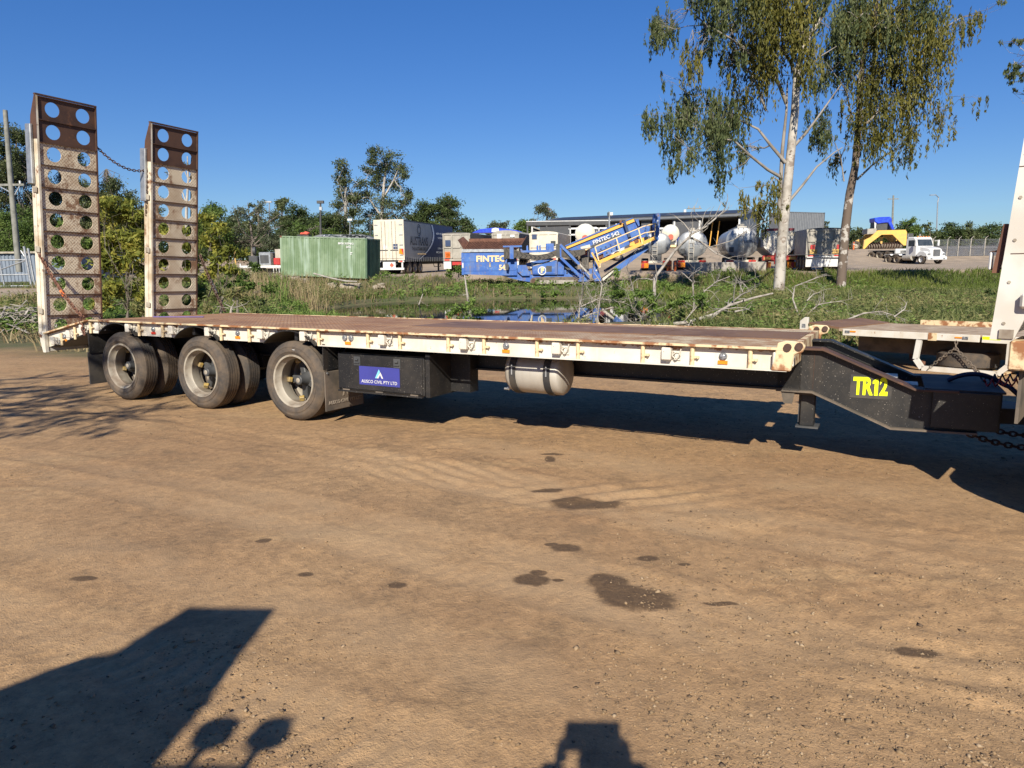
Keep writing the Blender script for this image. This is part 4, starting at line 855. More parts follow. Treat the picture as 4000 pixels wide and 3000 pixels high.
# ------------------------------------------------------------------ grey tipper trailers in the row
def row_tipper(name,label,px,py,Y,w,top_py,L,rear,side,arch=0,ribs=2,signs=(),flapcol=None,lowred=False,yaw=ROW):
    p=W(px,py,Y); g=hz(p.x,p.y); o=thing(name,label,'trailer',place(p.x,p.y,g,yaw),'tipper trailers in the row')
    H_=W(px,top_py,Y).z-g; hw=w/2
    prof=[(-hw,1.15),(hw,1.15),(hw,H_)]+([(hw*math.cos(a),H_+arch*math.sin(a)) for a in [math.pi*i/8 for i in range(1,8)]] if arch else [])+[(-hw,H_)]
    MB().prism(prof,'y',0,.07).to('rear_gate',rear,o)
    MB().box(hw-.05,hw,.07,L,1.15,H_).to('side_panel',side,o); MB().box(-hw,-hw+.05,.07,L,1.15,H_).to('side_panel',side,o); MB().box(-hw+.05,hw-.05,L-.06,L,1.15,H_).to('front_panel',side,o)
    tarp=[(-hw,H_)]+[(hw*math.cos(a)*-1,H_+max(arch,.1)*math.sin(a)) for a in [math.pi*i/8 for i in range(1,8)]]+[(hw,H_)]
    MB().prism(tarp,'y',.08,L).to('load_tarp',Mt['greydark'] if arch==0 else rear,o)
    MB().box(-hw-.03,hw+.03,-.05,.0,H_-.12,H_).to('top_rail',rear,o)
    for k in range(ribs):
        x=-hw+w*(k+1)/(ribs+1); MB().box(x-.05,x+.05,-.07,0,1.2,H_-.12).to('gate_rib',rear,o)
    for s in (-1,1): MB().box(s*(hw-.05)-.05,s*(hw-.05)+.05,-.06,0,1.15,H_-.12).to('corner_post',rear,o)
    MB().box(-hw,hw,-.07,0,2.0,2.1).to('gate_bar',rear,o)
    for (x,z,a,b,m) in signs: MB().box(x,x+a,-.085,-.072,z,z+b).to('gate_sign',m,o)
    MB().box(-hw,hw,-.02,.12,.95,1.12).to('rear_beam',rear,o)
    for s in (-1,1):
        MB().box(s*.85-.22,s*.85+.22,-.03,-.02,.98,1.09).to('tail_lamp',Mt['red_lens'],o)
        MB().box(s*.85-.33,s*.85+.33,.05,.07,.30,.92).to('mud_flap',flapcol or Mt['sign_white'],o)
    if lowred: MB().box(-.45,.5,.1,.3,.6,.92).to('red_crossbeam',Mt['red'],o)
    for y in (1.0,2.25,3.5):
        for x,a in ((hw-.05,(-1,0,0)),(-hw+.05,(1,0,0))): wheel(o,(x,y,.5),a,.5,.5)
    MB().box(-.5,.5,.2,L,.75,1.12).to('chassis',Mt['dark'],o)
    return o
row_tipper('tipper_trailer','grey tipper trailer with orange square sign next to the curtain trailer',1786,1056,60,2.35,912,8,Mt['greybin'],Mt['greydark'],0,2,[(-.95,2.15,.45,.5,Mt['navy']),(-1.0,1.2,.45,.5,Mt['hi_orange']),(-.9,1.28,.35,.3,Mt['amber'])],None,True)
row_tipper('tipper_trailer','grey tipper trailer with arched top behind the rusty screen grid',1976,1050,64,2.45,912,8,Mt['greybin'],Mt['greydark'],.28,3,[(-.75,2.9,.42,.4,Mt['sign_white']),(.45,3.0,.4,.2,Mt['sign_white'])])
row_tipper('tipper_trailer','cream tipper trailer with low rounded top behind the blue machine',2124,1050,62,2.45,911,8.5,Mt['cream_van'],Mt['greybin'],.16,2,[(-1.0,2.75,.42,.38,Mt['navy']),(.62,2.1,.42,.45,Mt['charcoal_ink'])])
D_=row_tipper('tipper_trailer','tree-shaded grey tipper trailer with four white mud flaps between two gum trees',3216,1060,50,2.45,895,8.5,Mt['greybin'],Mt['greybin'],.0,3,[(-1.0,1.2,.5,.28,Mt['yellow']),(.5,1.2,.5,.28,Mt['yellow']),(-.95,1.5,.3,.3,Mt['red']),(.75,1.5,.28,.3,Mt['red'])])
text('gate_lettering','VEHICLE',.24,D_,Mt['charcoal_ink'],TM((.75,-.09,1.34),(1,0,0)),.002,.004,.6); text('gate_lettering','LONG',.24,D_,Mt['charcoal_ink'],TM((-.75,-.09,1.34),(1,0,0)),.002,.004,.75)
MB().box(-1.15,1.15,-.12,.02,.93,1.0).to('rear_step',Mt['sign_white'],D_); MB().box(-.45,.3,-.14,-.12,.95,1.02).to('number_plate',Mt['sign_white'],D_)
for x in (-.52,.02): MB().box(x,x+.5,.03,.05,.30,.90).to('mud_flap',Mt['sign_white'],D_)
# ------------------------------------------------------------------ tanker trailers
def tanker(label,px,py,Y,w,h,L,zc,extra=0,yaw=ROW,grp='tanker trailers in the row'):
    p=W(px,py,Y); o=thing('tanker_trailer',label,'tanker',place(p.x,p.y,hz(p.x,p.y),yaw),grp)
    n=22; ringx=lambda k,s: (w/2*s*math.copysign(abs(math.cos(2*math.pi*k/n))**.8,math.cos(2*math.pi*k/n)), zc+h/2*s*math.copysign(abs(math.sin(2*math.pi*k/n))**.9,math.sin(2*math.pi*k/n)))
    vs=[];fs=[];st=((.001,-.16),(.55,-.13),(.88,-.05),(1,.04),(1,L),(.88,L+.09),(.001,L+.2))
    for s,y in st:
        for k in range(n): a=ringx(k,s); vs.append((a[0],y,a[1]))
    for i in range(len(st)-1): fs+=[(i*n+k,i*n+(k+1)%n,(i+1)*n+(k+1)%n,(i+1)*n+k) for k in range(n)]
    MB().add(vs,fs).to('tank_shell',Mt['chrome'],o,smooth=40)
    for y in (.06,L*.35,L*.7):
        vs=[];fs=[]
        for s,yy in ((1.005,y),(1.02,y+.02),(1.02,y+.08),(1.005,y+.1)):
            for k in range(n): a=ringx(k,s); vs.append((a[0],yy,a[1]))
        for i in range(3): fs+=[(i*n+k,i*n+(k+1)%n,(i+1)*n+(k+1)%n,(i+1)*n+k) for k in range(n)]
        MB().add(vs,fs).to('tank_band',Mt['steel'],o,smooth=40)
    lx=-.28
    for x in (lx,lx+.38): MB().bar((x,-.2,zc-h*.62),(x,-.18,zc+h/2+.1),.05).to('ladder_rail',Mt['alu'],o)
    for k in range(6): MB().bar((lx,-.2,zc-h*.5+k*h/5.5),(lx+.38,-.2,zc-h*.5+k*h/5.5),.035).to('ladder_rung',Mt['alu'],o)
    MB().box(-.35,.35,.3,L-.3,zc+h/2-.02,zc+h/2+.12).to('roof_walkway',Mt['alu'],o)
    for y in (.8,2.2): MB().cyl((0,y,zc+h/2),(0,y,zc+h/2+.3),.22).to('manhole',Mt['alu'],o)
    MB().box(-w/2,w/2,.0,.18,.62,.80).to('rear_bumper',Mt['cream_van'],o)
    for s in (-1,1):
        MB().box(s*.85-.28,s*.85+.28,-.02,0,.64,.78).to('tail_lamp',Mt['red_lens'],o); MB().box(s*.85-.3,s*.85+.3,.02,.05,.22,.6).to('marker_board',Mt['amber'],o); MB().box(s*1.0-.1,s*1.0+.1,.0,.02,.24,.58).to('marker_stripe',Mt['red'],o)
    MB().box(-.45,.45,.1,L,.62,zc-h/2+.15).to('chassis',Mt['dark'],o)
    for y in (1.1,2.4,3.7):
        for x,a in ((1.15,(-1,0,0)),(-1.15,(1,0,0))): wheel(o,(x,y,.5),a,.5,.5)
    if extra: text('tank_lettering','AUSTRANS',.26,o,Mt['navy'],TM((.62,-.165,zc+.05),(1,0,0)),.004,.004)
    MB().box(-.95,-.6,-.14,-.1,zc-.75,zc-.35).to('valve_panel',Mt['dark'],o)
    return o
tanker('polished tanker trailer half hidden behind the blue machine tower',2560,1052,58,2.3,1.7,8,2.15,0)
tanker('polished tanker trailer with rear ladder left of the concrete blocks',2702,1052,60,2.35,2.1,9,2.10,1)
tanker('white-sided tanker trailer behind the concrete blocks and dead branch',2893,1053,57,2.45,2.3,9,2.15,1)
# red spreader trailer
rp=W(3043,1052,55); RS=thing('spreader_trailer','red and white spreader trailer behind the white gum trunk','trailer',place(rp.x,rp.y,hz(rp.x,rp.y),ROW))
MB().prism([(-1.2,1.75),(-1.25,2.55),(1.25,2.55),(1.2,1.75),(.55,1.15),(-.55,1.15)],'y',0,6).to('hopper',Mt['wpaint'],RS); MB().box(-1.0,1.0,.2,4,2.55,2.95).to('hopper_top',Mt['cream_van'],RS); MB().box(-1.05,1.05,.5,3.5,2.95,3.15).to('maroon_cover',Mt['maroon'],RS)
MB().box(-1.25,1.25,-.1,.2,.75,1.1).to('rear_beam',Mt['red'],RS); MB().box(-.4,.2,-.25,0,.45,1.3).to('red_gearbox',Mt['red'],RS)
for s in (-1,1):
    MB().box(s*.9-.3,s*.9+.3,-.02,.02,.15,.62).to('marker_board',Mt['amber'],RS); MB().box(s*.95-.1,s*.95+.12,-.04,-.02,.17,.6).to('marker_stripe',Mt['red'],RS); MB().box(s*.9-.25,s*.9+.25,-.13,-.1,.8,1.0).to('reflector_board',Mt['yellow'],RS)
    for y in (1.2,2.5): wheel(RS,(s*1.2,y,.5),(-s,0,0),.5,.5)
MB().box(-.45,.45,.2,6,.65,1.15).to('chassis',Mt['red'],RS)
# ------------------------------------------------------------------ blue tracked screening machine
sp_=W(1806,1114,47.0); SM=thing('screening_machine','blue tracked screening machine with rusty grid and orange walkway beyond the pond','machine',place(sp_.x,sp_.y,sp_.z,R(-1)))
sx=lambda c:(c-130)*.0069
sz_=lambda c:(822-c)*.0069
def P2(*pts): return [(sx(a),sz_(b)) for a,b in pts]
def pl(name,mat,pts,y0,y1,parent=SM,bevel=0): return MB().prism(P2(*pts),'y',y0,y1).to(name,mat,parent,bevel=bevel)
hp=pl('hopper_body',Mt['blue'],[(132,516),(640,516),(650,600),(650,735),(500,735),(160,720),(132,720)],0,2.4)
pl('hopper_panel',Mt['blue'],[(150,615),(385,615),(385,690),(150,690)],-.02,0,hp); pl('hopper_panel',Mt['blue'],[(405,615),(640,615),(640,690),(405,690)],-.02,0,hp); pl('hopper_panel',Mt['blue'],[(150,530),(530,530),(530,604),(150,604)],-.02,0,hp)
pl('hopper_sill',Mt['steel'],[(132,486),(530,490),(530,514),(132,514)],-.08,.02,hp); pl('hopper_edge',Mt['blue'],[(128,520),(150,520),(150,725),(128,725)],-.06,.0,hp); pl('sticker',Mt['sign_white'],[(134,612),(146,612),(146,660),(134,660)],-.07,-.06,hp); pl('sticker',Mt['cream'],[(388,612),(403,612),(403,655),(388,655)],-.03,0,hp)
gr_=MB().bar((sx(150),.05,sz_(505)),(sx(530),.05,sz_(508)),.08).bar((sx(190),1.5,sz_(415)),(sx(690),1.5,sz_(415)),.1).to('grid_frame',Mt['rust_red'],SM)
for k in range(34):
    a=sx(152+k*14.6); b=sx(192+k*15.4)
    MB().bar((a,.02,sz_(503)),(b,1.5,sz_(416)),.045,.14).to('grid_bar',Mt['rust_red'],gr_)
pl('grid_back_plate',Mt['rust_red'],[(185,384),(720,384),(695,420),(190,418)],1.5,1.6)
MB().add([(sx(95),.1,sz_(400)),(sx(128),1.6,sz_(362)),(sx(190),1.5,sz_(420)),(sx(150),.0,sz_(490)),(sx(97),.13,sz_(400)),(sx(130),1.63,sz_(362)),(sx(192),1.53,sz_(420)),(sx(152),.03,sz_(490))],[(0,1,2,3),(7,6,5,4),(0,4,5,1),(1,5,6,2),(2,6,7,3),(3,7,4,0)]).to('grid_side_plate',Mt['rust_red'],SM)
MB().add([(sx(660),.0,sz_(490)),(sx(690),1.5,sz_(420)),(sx(747),1.6,sz_(362)),(sx(700),.2,sz_(445)),(sx(662),.03,sz_(490)),(sx(692),1.53,sz_(420)),(sx(749),1.63,sz_(362)),(sx(702),.23,sz_(445))],[(0,1,2,3),(7,6,5,4),(0,4,5,1),(1,5,6,2),(2,6,7,3),(3,7,4,0)]).to('grid_side_plate',Mt['rust_red'],SM)
pl('chassis_side',Mt['blue'],[(500,735),(650,700),(780,700),(780,735),(1240,735),(1340,700),(1340,800),(780,800),(680,785)],.15,2.2)
pl('side_cover',Mt['blue'],[(655,640),(740,640),(770,720),(770,740),(700,740),(655,700)],-.03,.5)
en=pl('engine_cover',Mt['blue'],[(795,655),(1030,600),(1032,732),(800,728)],-.02,2.0); pl('air_intake',Mt['dark'],[(925,650),(980,650),(980,705),(925,705)],-.05,-.02,en); pl('cover_panel',Mt['blue'],[(805,662),(1015,612),(1018,722),(805,720)],-.04,-.02,en)
pl('feeder_arm',Mt['blue'],[(740,625),(960,575),(1010,585),(800,660),(740,650)],.4,1.6); pl('feeder_strip',Mt['cream'],[(800,648),(990,590),(994,598),(804,658)],-.0,.4); pl('white_sticker',Mt['sign_white'],[(786,622),(815,618),(818,650),(792,655)],.36,.4)
pl('tank_box',Mt['blue'],[(1035,610),(1095,610),(1095,732),(1035,732)],.0,1.6); pl('power_pack',Mt['dark'],[(1100,590),(1230,590),(1230,700),(1100,700)],.5,2.0); pl('front_block',Mt['blue'],[(1100,690),(1225,690),(1225,740),(1100,740)],.2,2.0)
text('unit_number','S 542',.30,SM,Mt['charcoal_ink'],TM((sx(1165),.19,sz_(713)),(1,0,0)),.003,.01)
# tracks
for y0 in (.0,1.9):
    trk=[(790,765),(830,755),(1180,755),(1222,768),(1230,800),(1210,820),(800,822),(776,812),(772,785)]
    pl('track_belt',Mt['rubber'],trk,y0,y0+.42); pl('track_frame',Mt['concrete'],[(850,785),(1195,785),(1200,818),(850,820)],y0-.03,y0)
    for c in (808,1208): MB().cyl((sx(c),y0-.05,sz_(793)),(sx(c),y0,sz_(793)),.16,n=14).to('track_wheel',Mt['rust'],SM)
# folded side conveyor: sagging belt with chevrons, frame
bt=[(530,478),(640,498),(720,528),(800,545),(860,548),(940,535),(1020,502),(1060,505),(1140,512),(1290,500)]
bb=[(1290,545),(1140,590),(1060,560),(1020,560),(940,585),(860,598),(790,592),(720,578),(640,572),(530,580)]
be=pl('conveyor_belt',Mt['belt'],bt+bb,-.35,-.31)
for k in range(16):
    c=555+k*42; 
    if 1010<c<1070: continue
    def yb(c,A): 
        for (a,b),(d,e) in zip(A,A[1:]):
            lo,hi=min(a,d),max(a,d)
            if lo<=c<=hi: return b+(e-b)*(c-a)/(d-a if d!=a else 1)
        return A[-1][1]
    t0=yb(c,bt);b0=yb(c,bb); mid=(t0+b0)/2
    MB().bar((sx(c),-.36,sz_(t0+6)),(sx(c+24),-.36,sz_(mid)),.05).to('belt_chevron',Mt['rubber_dark'],be); MB().bar((sx(c),-.36,sz_(b0-6)),(sx(c+24),-.36,sz_(mid)),.05).to('belt_chevron',Mt['rubber_dark'],be)
pl('belt_roller',Mt['rubber_dark'],[(530,480),(548,478),(548,585),(530,582)],-.4,.1)
pl('conveyor_head',Mt['blue'],[(522,460),(700,458),(700,474),(524,474)],-.45,.0); pl('conveyor_post',Mt['blue'],[(585,462),(622,462),(622,582),(585,582)],-.5,-.36)
pl('conveyor_beam',Mt['blue'],[(690,465),(705,505),(1030,500),(1030,522),(690,525),(680,465)],-.3,.2); pl('conveyor_bracket',Mt['blue'],[(540,582),(560,582),(555,625),(540,620)],-.3,.0); pl('lamp_cluster',Mt['dark'],[(540,620),(578,635),(568,685),(548,680)],-.35,-.2)
for c in (742,838,862,930,985,1122): pl('upright_lug',Mt['blue'],[(c,462),(c+16,455),(c+18,505),(c,505)],.2,.4)
pl('hydraulic_block',Mt['blue'],[(930,442),(1000,440),(1000,500),(930,500)],.3,1.2)
pl('mast',Mt['dark'],[(1020,448),(1060,446),(1062,575),(1022,572)],-.4,.1); pl('mast_side',Mt['blue'],[(1052,448),(1066,448),(1068,572),(1054,572)],-.42,-.1)
MB().bar((sx(1060),-.4,sz_(460)),(sx(1235),-.4,sz_(640)),.16).to('fold_strut',Mt['blue'],SM); MB().bar((sx(1235),-.4,sz_(635)),(sx(1335),-.4,sz_(738)),.10).to('hydraulic_ram',Mt['alu'],SM)
MB().bar((sx(1062),-.3,sz_(575)),(sx(1228),-.3,sz_(732)),.16).to('fold_strut',Mt['blue'],SM)
# screen box and walkway
pl('screen_top_strip',Mt['orange'],[(1113,470),(1740,222),(1758,250),(1122,494)],.1,.2); pl('screen_top_edge',Mt['blue'],[(1105,462),(1738,214),(1740,222),(1113,472)],.05,.25)
s1=pl('screen_side',Mt['blue'],[(1122,494),(1758,250),(1800,300),(1640,372),(1345,490),(1200,520)],.2,2.2); pl('pale_panel',Mt['cream_van'],[(1252,478),(1340,455),(1350,488),(1256,496)],.16,.2,s1); pl('screen_shadow_plate',Mt['dark'],[(1345,470),(1620,352),(1640,372),(1355,492)],.1,.2,s1)
text('screen_lettering','FINTEC 542',.34,SM,Mt['sign_white'],Matrix.Translation((sx(1490),.09,sz_(398)))@Matrix.Rotation(R(20.5),4,Vector((0,-1,0)))@TM((0,0,0),(1,0,0)),.004,.008,1.05)
s2=pl('lower_screen_side',Mt['blue'],[(1342,500),(1640,378),(1832,298),(1850,390),(1420,600),(1345,570)],-.1,2.4)
for k in range(5):
    for r_ in range(2): MB().cyl((sx(1395+k*45+r_*10),-.12,sz_(520-k*19+r_*55)),(sx(1395+k*45+r_*10),-.1,sz_(520-k*19+r_*55)),.06,n=6).to('bolt_plate',Mt['navy'],s2)
pl('walkway_edge',Mt['orange'],[(1408,608),(1925,392),(1932,420),(1418,638)],-.75,-.68); pl('walkway_floor',Mt['orange'],[(1408,612),(1925,396),(1925,402),(1408,620)],-.68,-.1)
pl('walkway_end',Mt['orange'],[(1340,535),(1352,528),(1425,650),(1412,668)],-.75,-.68); pl('walkway_bracket',Mt['peach'],[(1408,638),(1428,632),(1430,668),(1416,672)],-.75,-.68)
for (a,b,c,d) in ((1375,480,1412,610),(1570,400,1612,540),(1772,318,1812,460),(1928,272,1922,400)): MB().bar((sx(a),-.74,sz_(b)),(sx(c),-.74,sz_(d)),.07).to('rail_post',Mt['peach'],SM)
for (a,b,c,d) in ((1375,480,1820,300),(1395,545,1830,360),(1820,300,1930,275),(1830,360,1925,345)): MB().bar((sx(a),-.74,sz_(b)),(sx(c),-.74,sz_(d)),.055).to('hand_rail',Mt['peach'],SM)
pl('bearing_guard',Mt['orange'],[(1700,480),(1705,440),(1740,430),(1830,400),(1835,440),(1790,460)],-.5,-.3); pl('drive_motor',Mt['rust_red'],[(1738,425),(1775,400),(1785,440),(1750,455)],-.55,-.2); pl('spring_seat',Mt['rust_red'],[(1405,565),(1455,540),(1462,575),(1415,592)],-.5,-.2)
pl('screen_crossbeam',Mt['navy'],[(1640,250),(1662,245),(1745,470),(1720,478)],-.25,-.1); pl('rust_lamp',Mt['rust_red'],[(1612,240),(1632,238),(1632,262),(1612,264)],-.1,.2)
pl('top_end_plate',Mt['blue'],[(1760,240),(1788,228),(1802,288),(1790,296)],.0,2.0); pl('head_guard',Mt['blue'],[(1800,310),(1870,280),(1905,300),(1890,390),(1830,400)],.3,1.8)
pl('tower',Mt['blue'],[(1945,180),(1985,172),(2000,182),(1990,420),(1935,470),(1930,420),(1938,215)],.3,.8); pl('tower_ram',Mt['sign_white'],[(1968,240),(1982,240),(1982,290),(1968,290)],.24,.3)
pl('discharge_chute',Mt['wclean'],[(1860,380),(1935,390),(1925,440),(1860,470)],.5,1.5)
pl('tail_conveyor',Mt['blue'],[(1560,680),(1870,470),(1890,500),(1590,720)],-.2,-.1); pl('tail_conveyor',Mt['blue'],[(1500,700),(1830,500),(1840,520),(1510,725)],1.8,1.9); pl('tail_belt',Mt['belt'],[(1450,790),(1850,500),(1870,515),(1470,810)],.0,1.6); pl('tail_plate',Mt['cream_van'],[(1455,775),(1575,685),(1578,700),(1462,798)],-.15,-.05)
pl('rear_leg',Mt['blue'],[(1370,620),(1398,605),(1420,700),(1448,795),(1385,798),(1365,760)],-.2,.2); pl('leg_sticker',Mt['sign_white'],[(1390,690),(1415,690),(1416,702),(1390,702)],-.22,-.2); pl('rear_frame',Mt['blue'],[(1220,690),(1365,680),(1365,735),(1220,735)],.3,1.5)
MB().lathe([(.001,-.3),(.22,-.3),(.24,-.25),(.24,.25),(.22,.3),(.001,.3)],(sx(1295),.3,sz_(625)),(0,1,0.0),16,False).box(sx(1262),sx(1330),-.05,.3,sz_(680),sz_(575)).to('return_belt',Mt['belt'],SM)
text('hopper_lettering','FINTEC',.54,SM,Mt['peach'],TM((sx(405),-.03,sz_(580)),(1,0,0)),.004,.018,1.08); text('hopper_lettering','542',.46,SM,Mt['peach'],TM((sx(525),-.03,sz_(662)),(1,0,0)),.004,.015,.9)
text('cover_lettering','F',.42,SM,Mt['peach'],TM((sx(890),-.05,sz_(694)),(1,0,0)),.004,.03); MB().lathe([(.22,0),(.28,0),(.28,.004),(.22,.004)],(sx(888),-.045,sz_(694)),(0,-1,0),20).to('ring_emblem',Mt['sign_white'],SM)
# ------------------------------------------------------------------ workshop shed
wl=W(2214,870,96); wr=W(2892,847,85); g0=2.65
dv=Vector((wr.x-wl.x,wr.y-wl.y,0)); Lw=dv.length; yw=math.atan2(dv.y,dv.x)
WS=thing('workshop_shed','long charcoal workshop shed with solar panels behind the parked tankers','building',place(wl.x,wl.y,g0,yw))
He=wr.z-g0; ux=lambda px:Lw*(px-2214)/(2892-2214)
# front wall in panels around the openings
ops=[(2230,2380,3.2),(2478,2526,3.6),(2562,2646,3.5),(2760,2886,3.9)]
e=-4.0
for a,b,oh in ops:
    MB().box(e,ux(a),0,.2,0,He).to('front_wall',Mt['shed'],WS); MB().box(ux(a),ux(b),0,.2,oh,He).to('door_header',Mt['shed'],WS); e=ux(b)
MB().box(e,Lw,0,.2,0,He).to('front_wall',Mt['shed'],WS)
for px in (2058+0,2426,2655,2749,2890): MB().box(ux(px)-.1,ux(px)+.1,-.12,-.002,0,He-.2).to('downpipe',Mt['sign_white'],WS)
MB().box(-4.2,Lw+.3,-.45,.3,He,He+.35).to('eave_gutter',Mt['dark'],WS)
MB().prism([(-.5,He+.3),(6,He+1.15),(12.5,He+.3),(12.5,He+.1),(6,He+.95),(-.5,He+.1)],'x',-4.2,Lw+.4).to('roof',Mt['shed_roof'],WS)
for k in range(11):
    x=-3.2+k*(Lw+2.6)/11; MB().prism([(.6,He+.48),(5.4,He+1.10),(5.4,He+1.14),(.6,He+.52)],'x',x,x+(Lw+2.6)/11-.12).to('solar_panel',Mt['solar'],WS)
MB().prism([(0.2,0),(12,0),(12,He+.15),(6,He+.9),(.2,He+.15)],'x',Lw-.2,Lw).to('end_wall',Mt['shed_roof'],WS)
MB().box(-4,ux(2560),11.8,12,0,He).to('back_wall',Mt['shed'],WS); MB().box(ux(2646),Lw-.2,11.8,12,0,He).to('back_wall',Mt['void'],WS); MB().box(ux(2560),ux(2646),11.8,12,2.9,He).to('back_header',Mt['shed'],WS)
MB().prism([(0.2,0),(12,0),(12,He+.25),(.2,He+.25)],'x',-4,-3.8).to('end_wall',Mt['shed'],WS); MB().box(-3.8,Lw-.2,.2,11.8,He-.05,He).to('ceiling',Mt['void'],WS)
for px in (2330,2640,2880): MB().cyl((ux(px),6,He+1.1),(ux(px),6,He+1.5),.18).to('roof_vent',Mt['sign_white'],WS)
for px in (2775,2800): MB().bar((ux(px),1.5,0),(ux(px)+.3,1.5,3.2),.1).to('stored_ladder',Mt['orange'],WS)
# carport canopy
cl=W(2057,866,80); cr=W(2393,862,78); CP=thing('carport_canopy','dark flat carport canopy on posts in front of the workshop','canopy',place(cl.x,cl.y,1.6))
Lc=cr.x-cl.x; zc_=cl.z-1.6
MB().box(0,Lc,0,5.5,zc_-.1,zc_).to('canopy_roof',Mt['shed_roof'],CP); MB().box(0,Lc,-.06,0,zc_-.42,zc_+.02).to('fascia',Mt['dark'],CP); MB().box(-.05,Lc+.05,-.1,-.06,zc_-.02,zc_+.06).to('gutter',Mt['sign_white'],CP)
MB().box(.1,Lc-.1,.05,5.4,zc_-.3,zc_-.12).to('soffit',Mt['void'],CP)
for f in (.01,.24,.52,.76,.98): MB().box(Lc*f-.08,Lc*f+.08,.0,.16,0,zc_-.4).to('canopy_post',Mt['dark'],CP)
# small gabled shed further left
gp2=W(2060,905,100); GS=thing('gabled_shed','small grey gabled shed seen over the tipper trailers','building',place(gp2.x,gp2.y,2.0,R(8)))
hh=gp2.z-2.0; MB().prism([(-3.2,0),(-3.2,hh-.3),(0,hh+.75),(3.2,hh-.3),(3.2,0)],'y',0,8).to('shed_wall',Mt['shed'],GS)
MB().prism([(-3.5,hh-.42),(0,hh+.75),(0,hh+.92),(-3.5,hh-.25)],'y',-.4,8.2).to('roof_slope',Mt['gcont'],GS); MB().prism([(3.5,hh-.42),(0,hh+.75),(0,hh+.92),(3.5,hh-.25)],'y',-.4,8.2).to('roof_slope',Mt['concrete'],GS)
bp_=W(1935,908,75); o=thing('blue_canopy_tent','blue peaked canopy with white panel between tipper trailers','canopy',place(bp_.x,bp_.y,bp_.z)); MB().prism([(-2.4,0),(-1.6,.35),(0,.5),(2.2,.2),(2.8,0)],'y',0,3).to('canopy_top',Mt['tarp'],o); MB().prism([(-.4,.05),(-.35,.38),(.0,.48),(.35,.40),(.4,.05)],'y',-.03,-.005).to('white_panel',Mt['sign_white'],o)
for x in (-2.2,2.6): MB().cyl((x,.2,-bp_.z+1.0),(x,.2,0),.05).to('canopy_post',Mt['steel'],o)
# stacked grey containers
gc=W(3212,1000,82); C1=container('stacked_container','dark grey shipping container raised behind the tipper trailer',place(gc.x,gc.y,W(3000,925,82).z,R(28)),6.06,Mt['shed_roof'],Mt['shed'],22)
C2=container('stacked_container','lower dark grey shipping container under the raised one',place(gc.x+.05,gc.y+.05,W(3000,925,82).z-2.62,R(28)),6.06,Mt['shed'],Mt['shed'],22)
for c in (C1,C2): c['group']='stacked grey containers'
# vehicles inside the yard behind: small tank trucks
def tanktruck(label,px,py,Y,col):
    p=W(px,py,Y); o=thing('tank_truck',label,'truck',place(p.x,p.y,p.z,R(-8)),'small tank trucks by the workshop')
    MB().lathe([(.001,-.1),(.7,-.06),(.95,.1),(.95,3.4),(.7,3.55),(.001,3.6)],(0,0,2.1),(0,1,0),20,False).to('tank_shell',col,o,smooth=40); MB().lathe([(.95,0),(1.0,0),(1.0,.08),(.95,.08)],(0,.3,2.1),(0,1,0),20).to('tank_band',Mt['steel'],o)
    MB().box(-.5,.5,0,5.5,.7,1.1).to('chassis',Mt['dark'],o); MB().box(-1.1,1.1,3.8,5.6,.9,2.9).to('cab',Mt['wclean'],o,bevel=.1); MB().box(-1.0,1.0,3.77,3.8,2.0,2.7).to('rear_window',Mt['glass'],o)
    MB().cyl((0,-.12,1.7),(0,-.25,1.7),.3).to('rear_valve',Mt['coral'],o); MB().box(-1.0,1.0,-.3,0,.55,.8).to('rear_bumper',Mt['peach'],o)
    for y in (.8,4.9):
        for s in (-1,1): wheel(o,(s*1.1,y,.45),(-s,0,0),.45,.4)
    return o
tanktruck('small cream tank truck in the workshop doorway behind the blue tower',2618,985,82,Mt['cream_van'])
tanktruck('cream tank truck mostly hidden behind the orange screen strip',2285,1000,70,Mt['cream_van'])
rk=W(2300,905,72); o=thing('ladder_rack_truck','white truck with roof rack under the carport','truck',place(rk.x,rk.y,1.4,R(0)))
zr=rk.z-1.4
for z in (zr-.25,zr+.35): MB().bar((-1.9,0,z),(1.9,0,z),.10).to('rack_rail',Mt['sign_white'],o); MB().bar((-1.9,1.5,z),(1.9,1.5,z),.10).to('rack_rail',Mt['sign_white'],o)
for x in (-1.85,-.5,1.0,1.85): MB().bar((x,0,.8),(x,0,zr+.4),.10).to('rack_post',Mt['sign_white'],o)
MB().box(-2.0,2.2,0,1.6,.5,1.2).to('tray_body',Mt['maroon'],o); MB().box(2.0,3.6,.0,1.6,.5,2.5).to('cab',Mt['wclean'],o,bevel=.12); MB().box(2.2,3.2,-.02,0,1.6,2.3).to('side_window',Mt['glass'],o)
for x in (-1.2,2.9): wheel(o,(x,-.02,.45),(0,1,0),.45,.3)
pk=W(2680,945,82); o=thing('white_pickup','white pickup with blue drum in front of the workshop wall','pickup',place(pk.x,pk.y,pk.z-1.2,R(-5)))
MB().prism([(-1.5,.5),(-1.5,1.1),(-.3,1.15),(.0,1.75),(1.2,1.75),(1.5,1.1),(1.6,.5)],'y',0,1.7).to('body',Mt['wclean'],o,bevel=.06); MB().cyl((-.7,.5,1.1),(-.7,.5,1.7),.3).to('blue_drum',Mt['tarp'],o); MB().prism([(.1,1.2),(.2,1.65),(1.0,1.65),(1.2,1.2)],'y',-.02,-.002).to('side_window',Mt['glass'],o)
for x in (-1.0,1.1): wheel(o,(x,-.02,.35),(0,1,0),.35,.22)
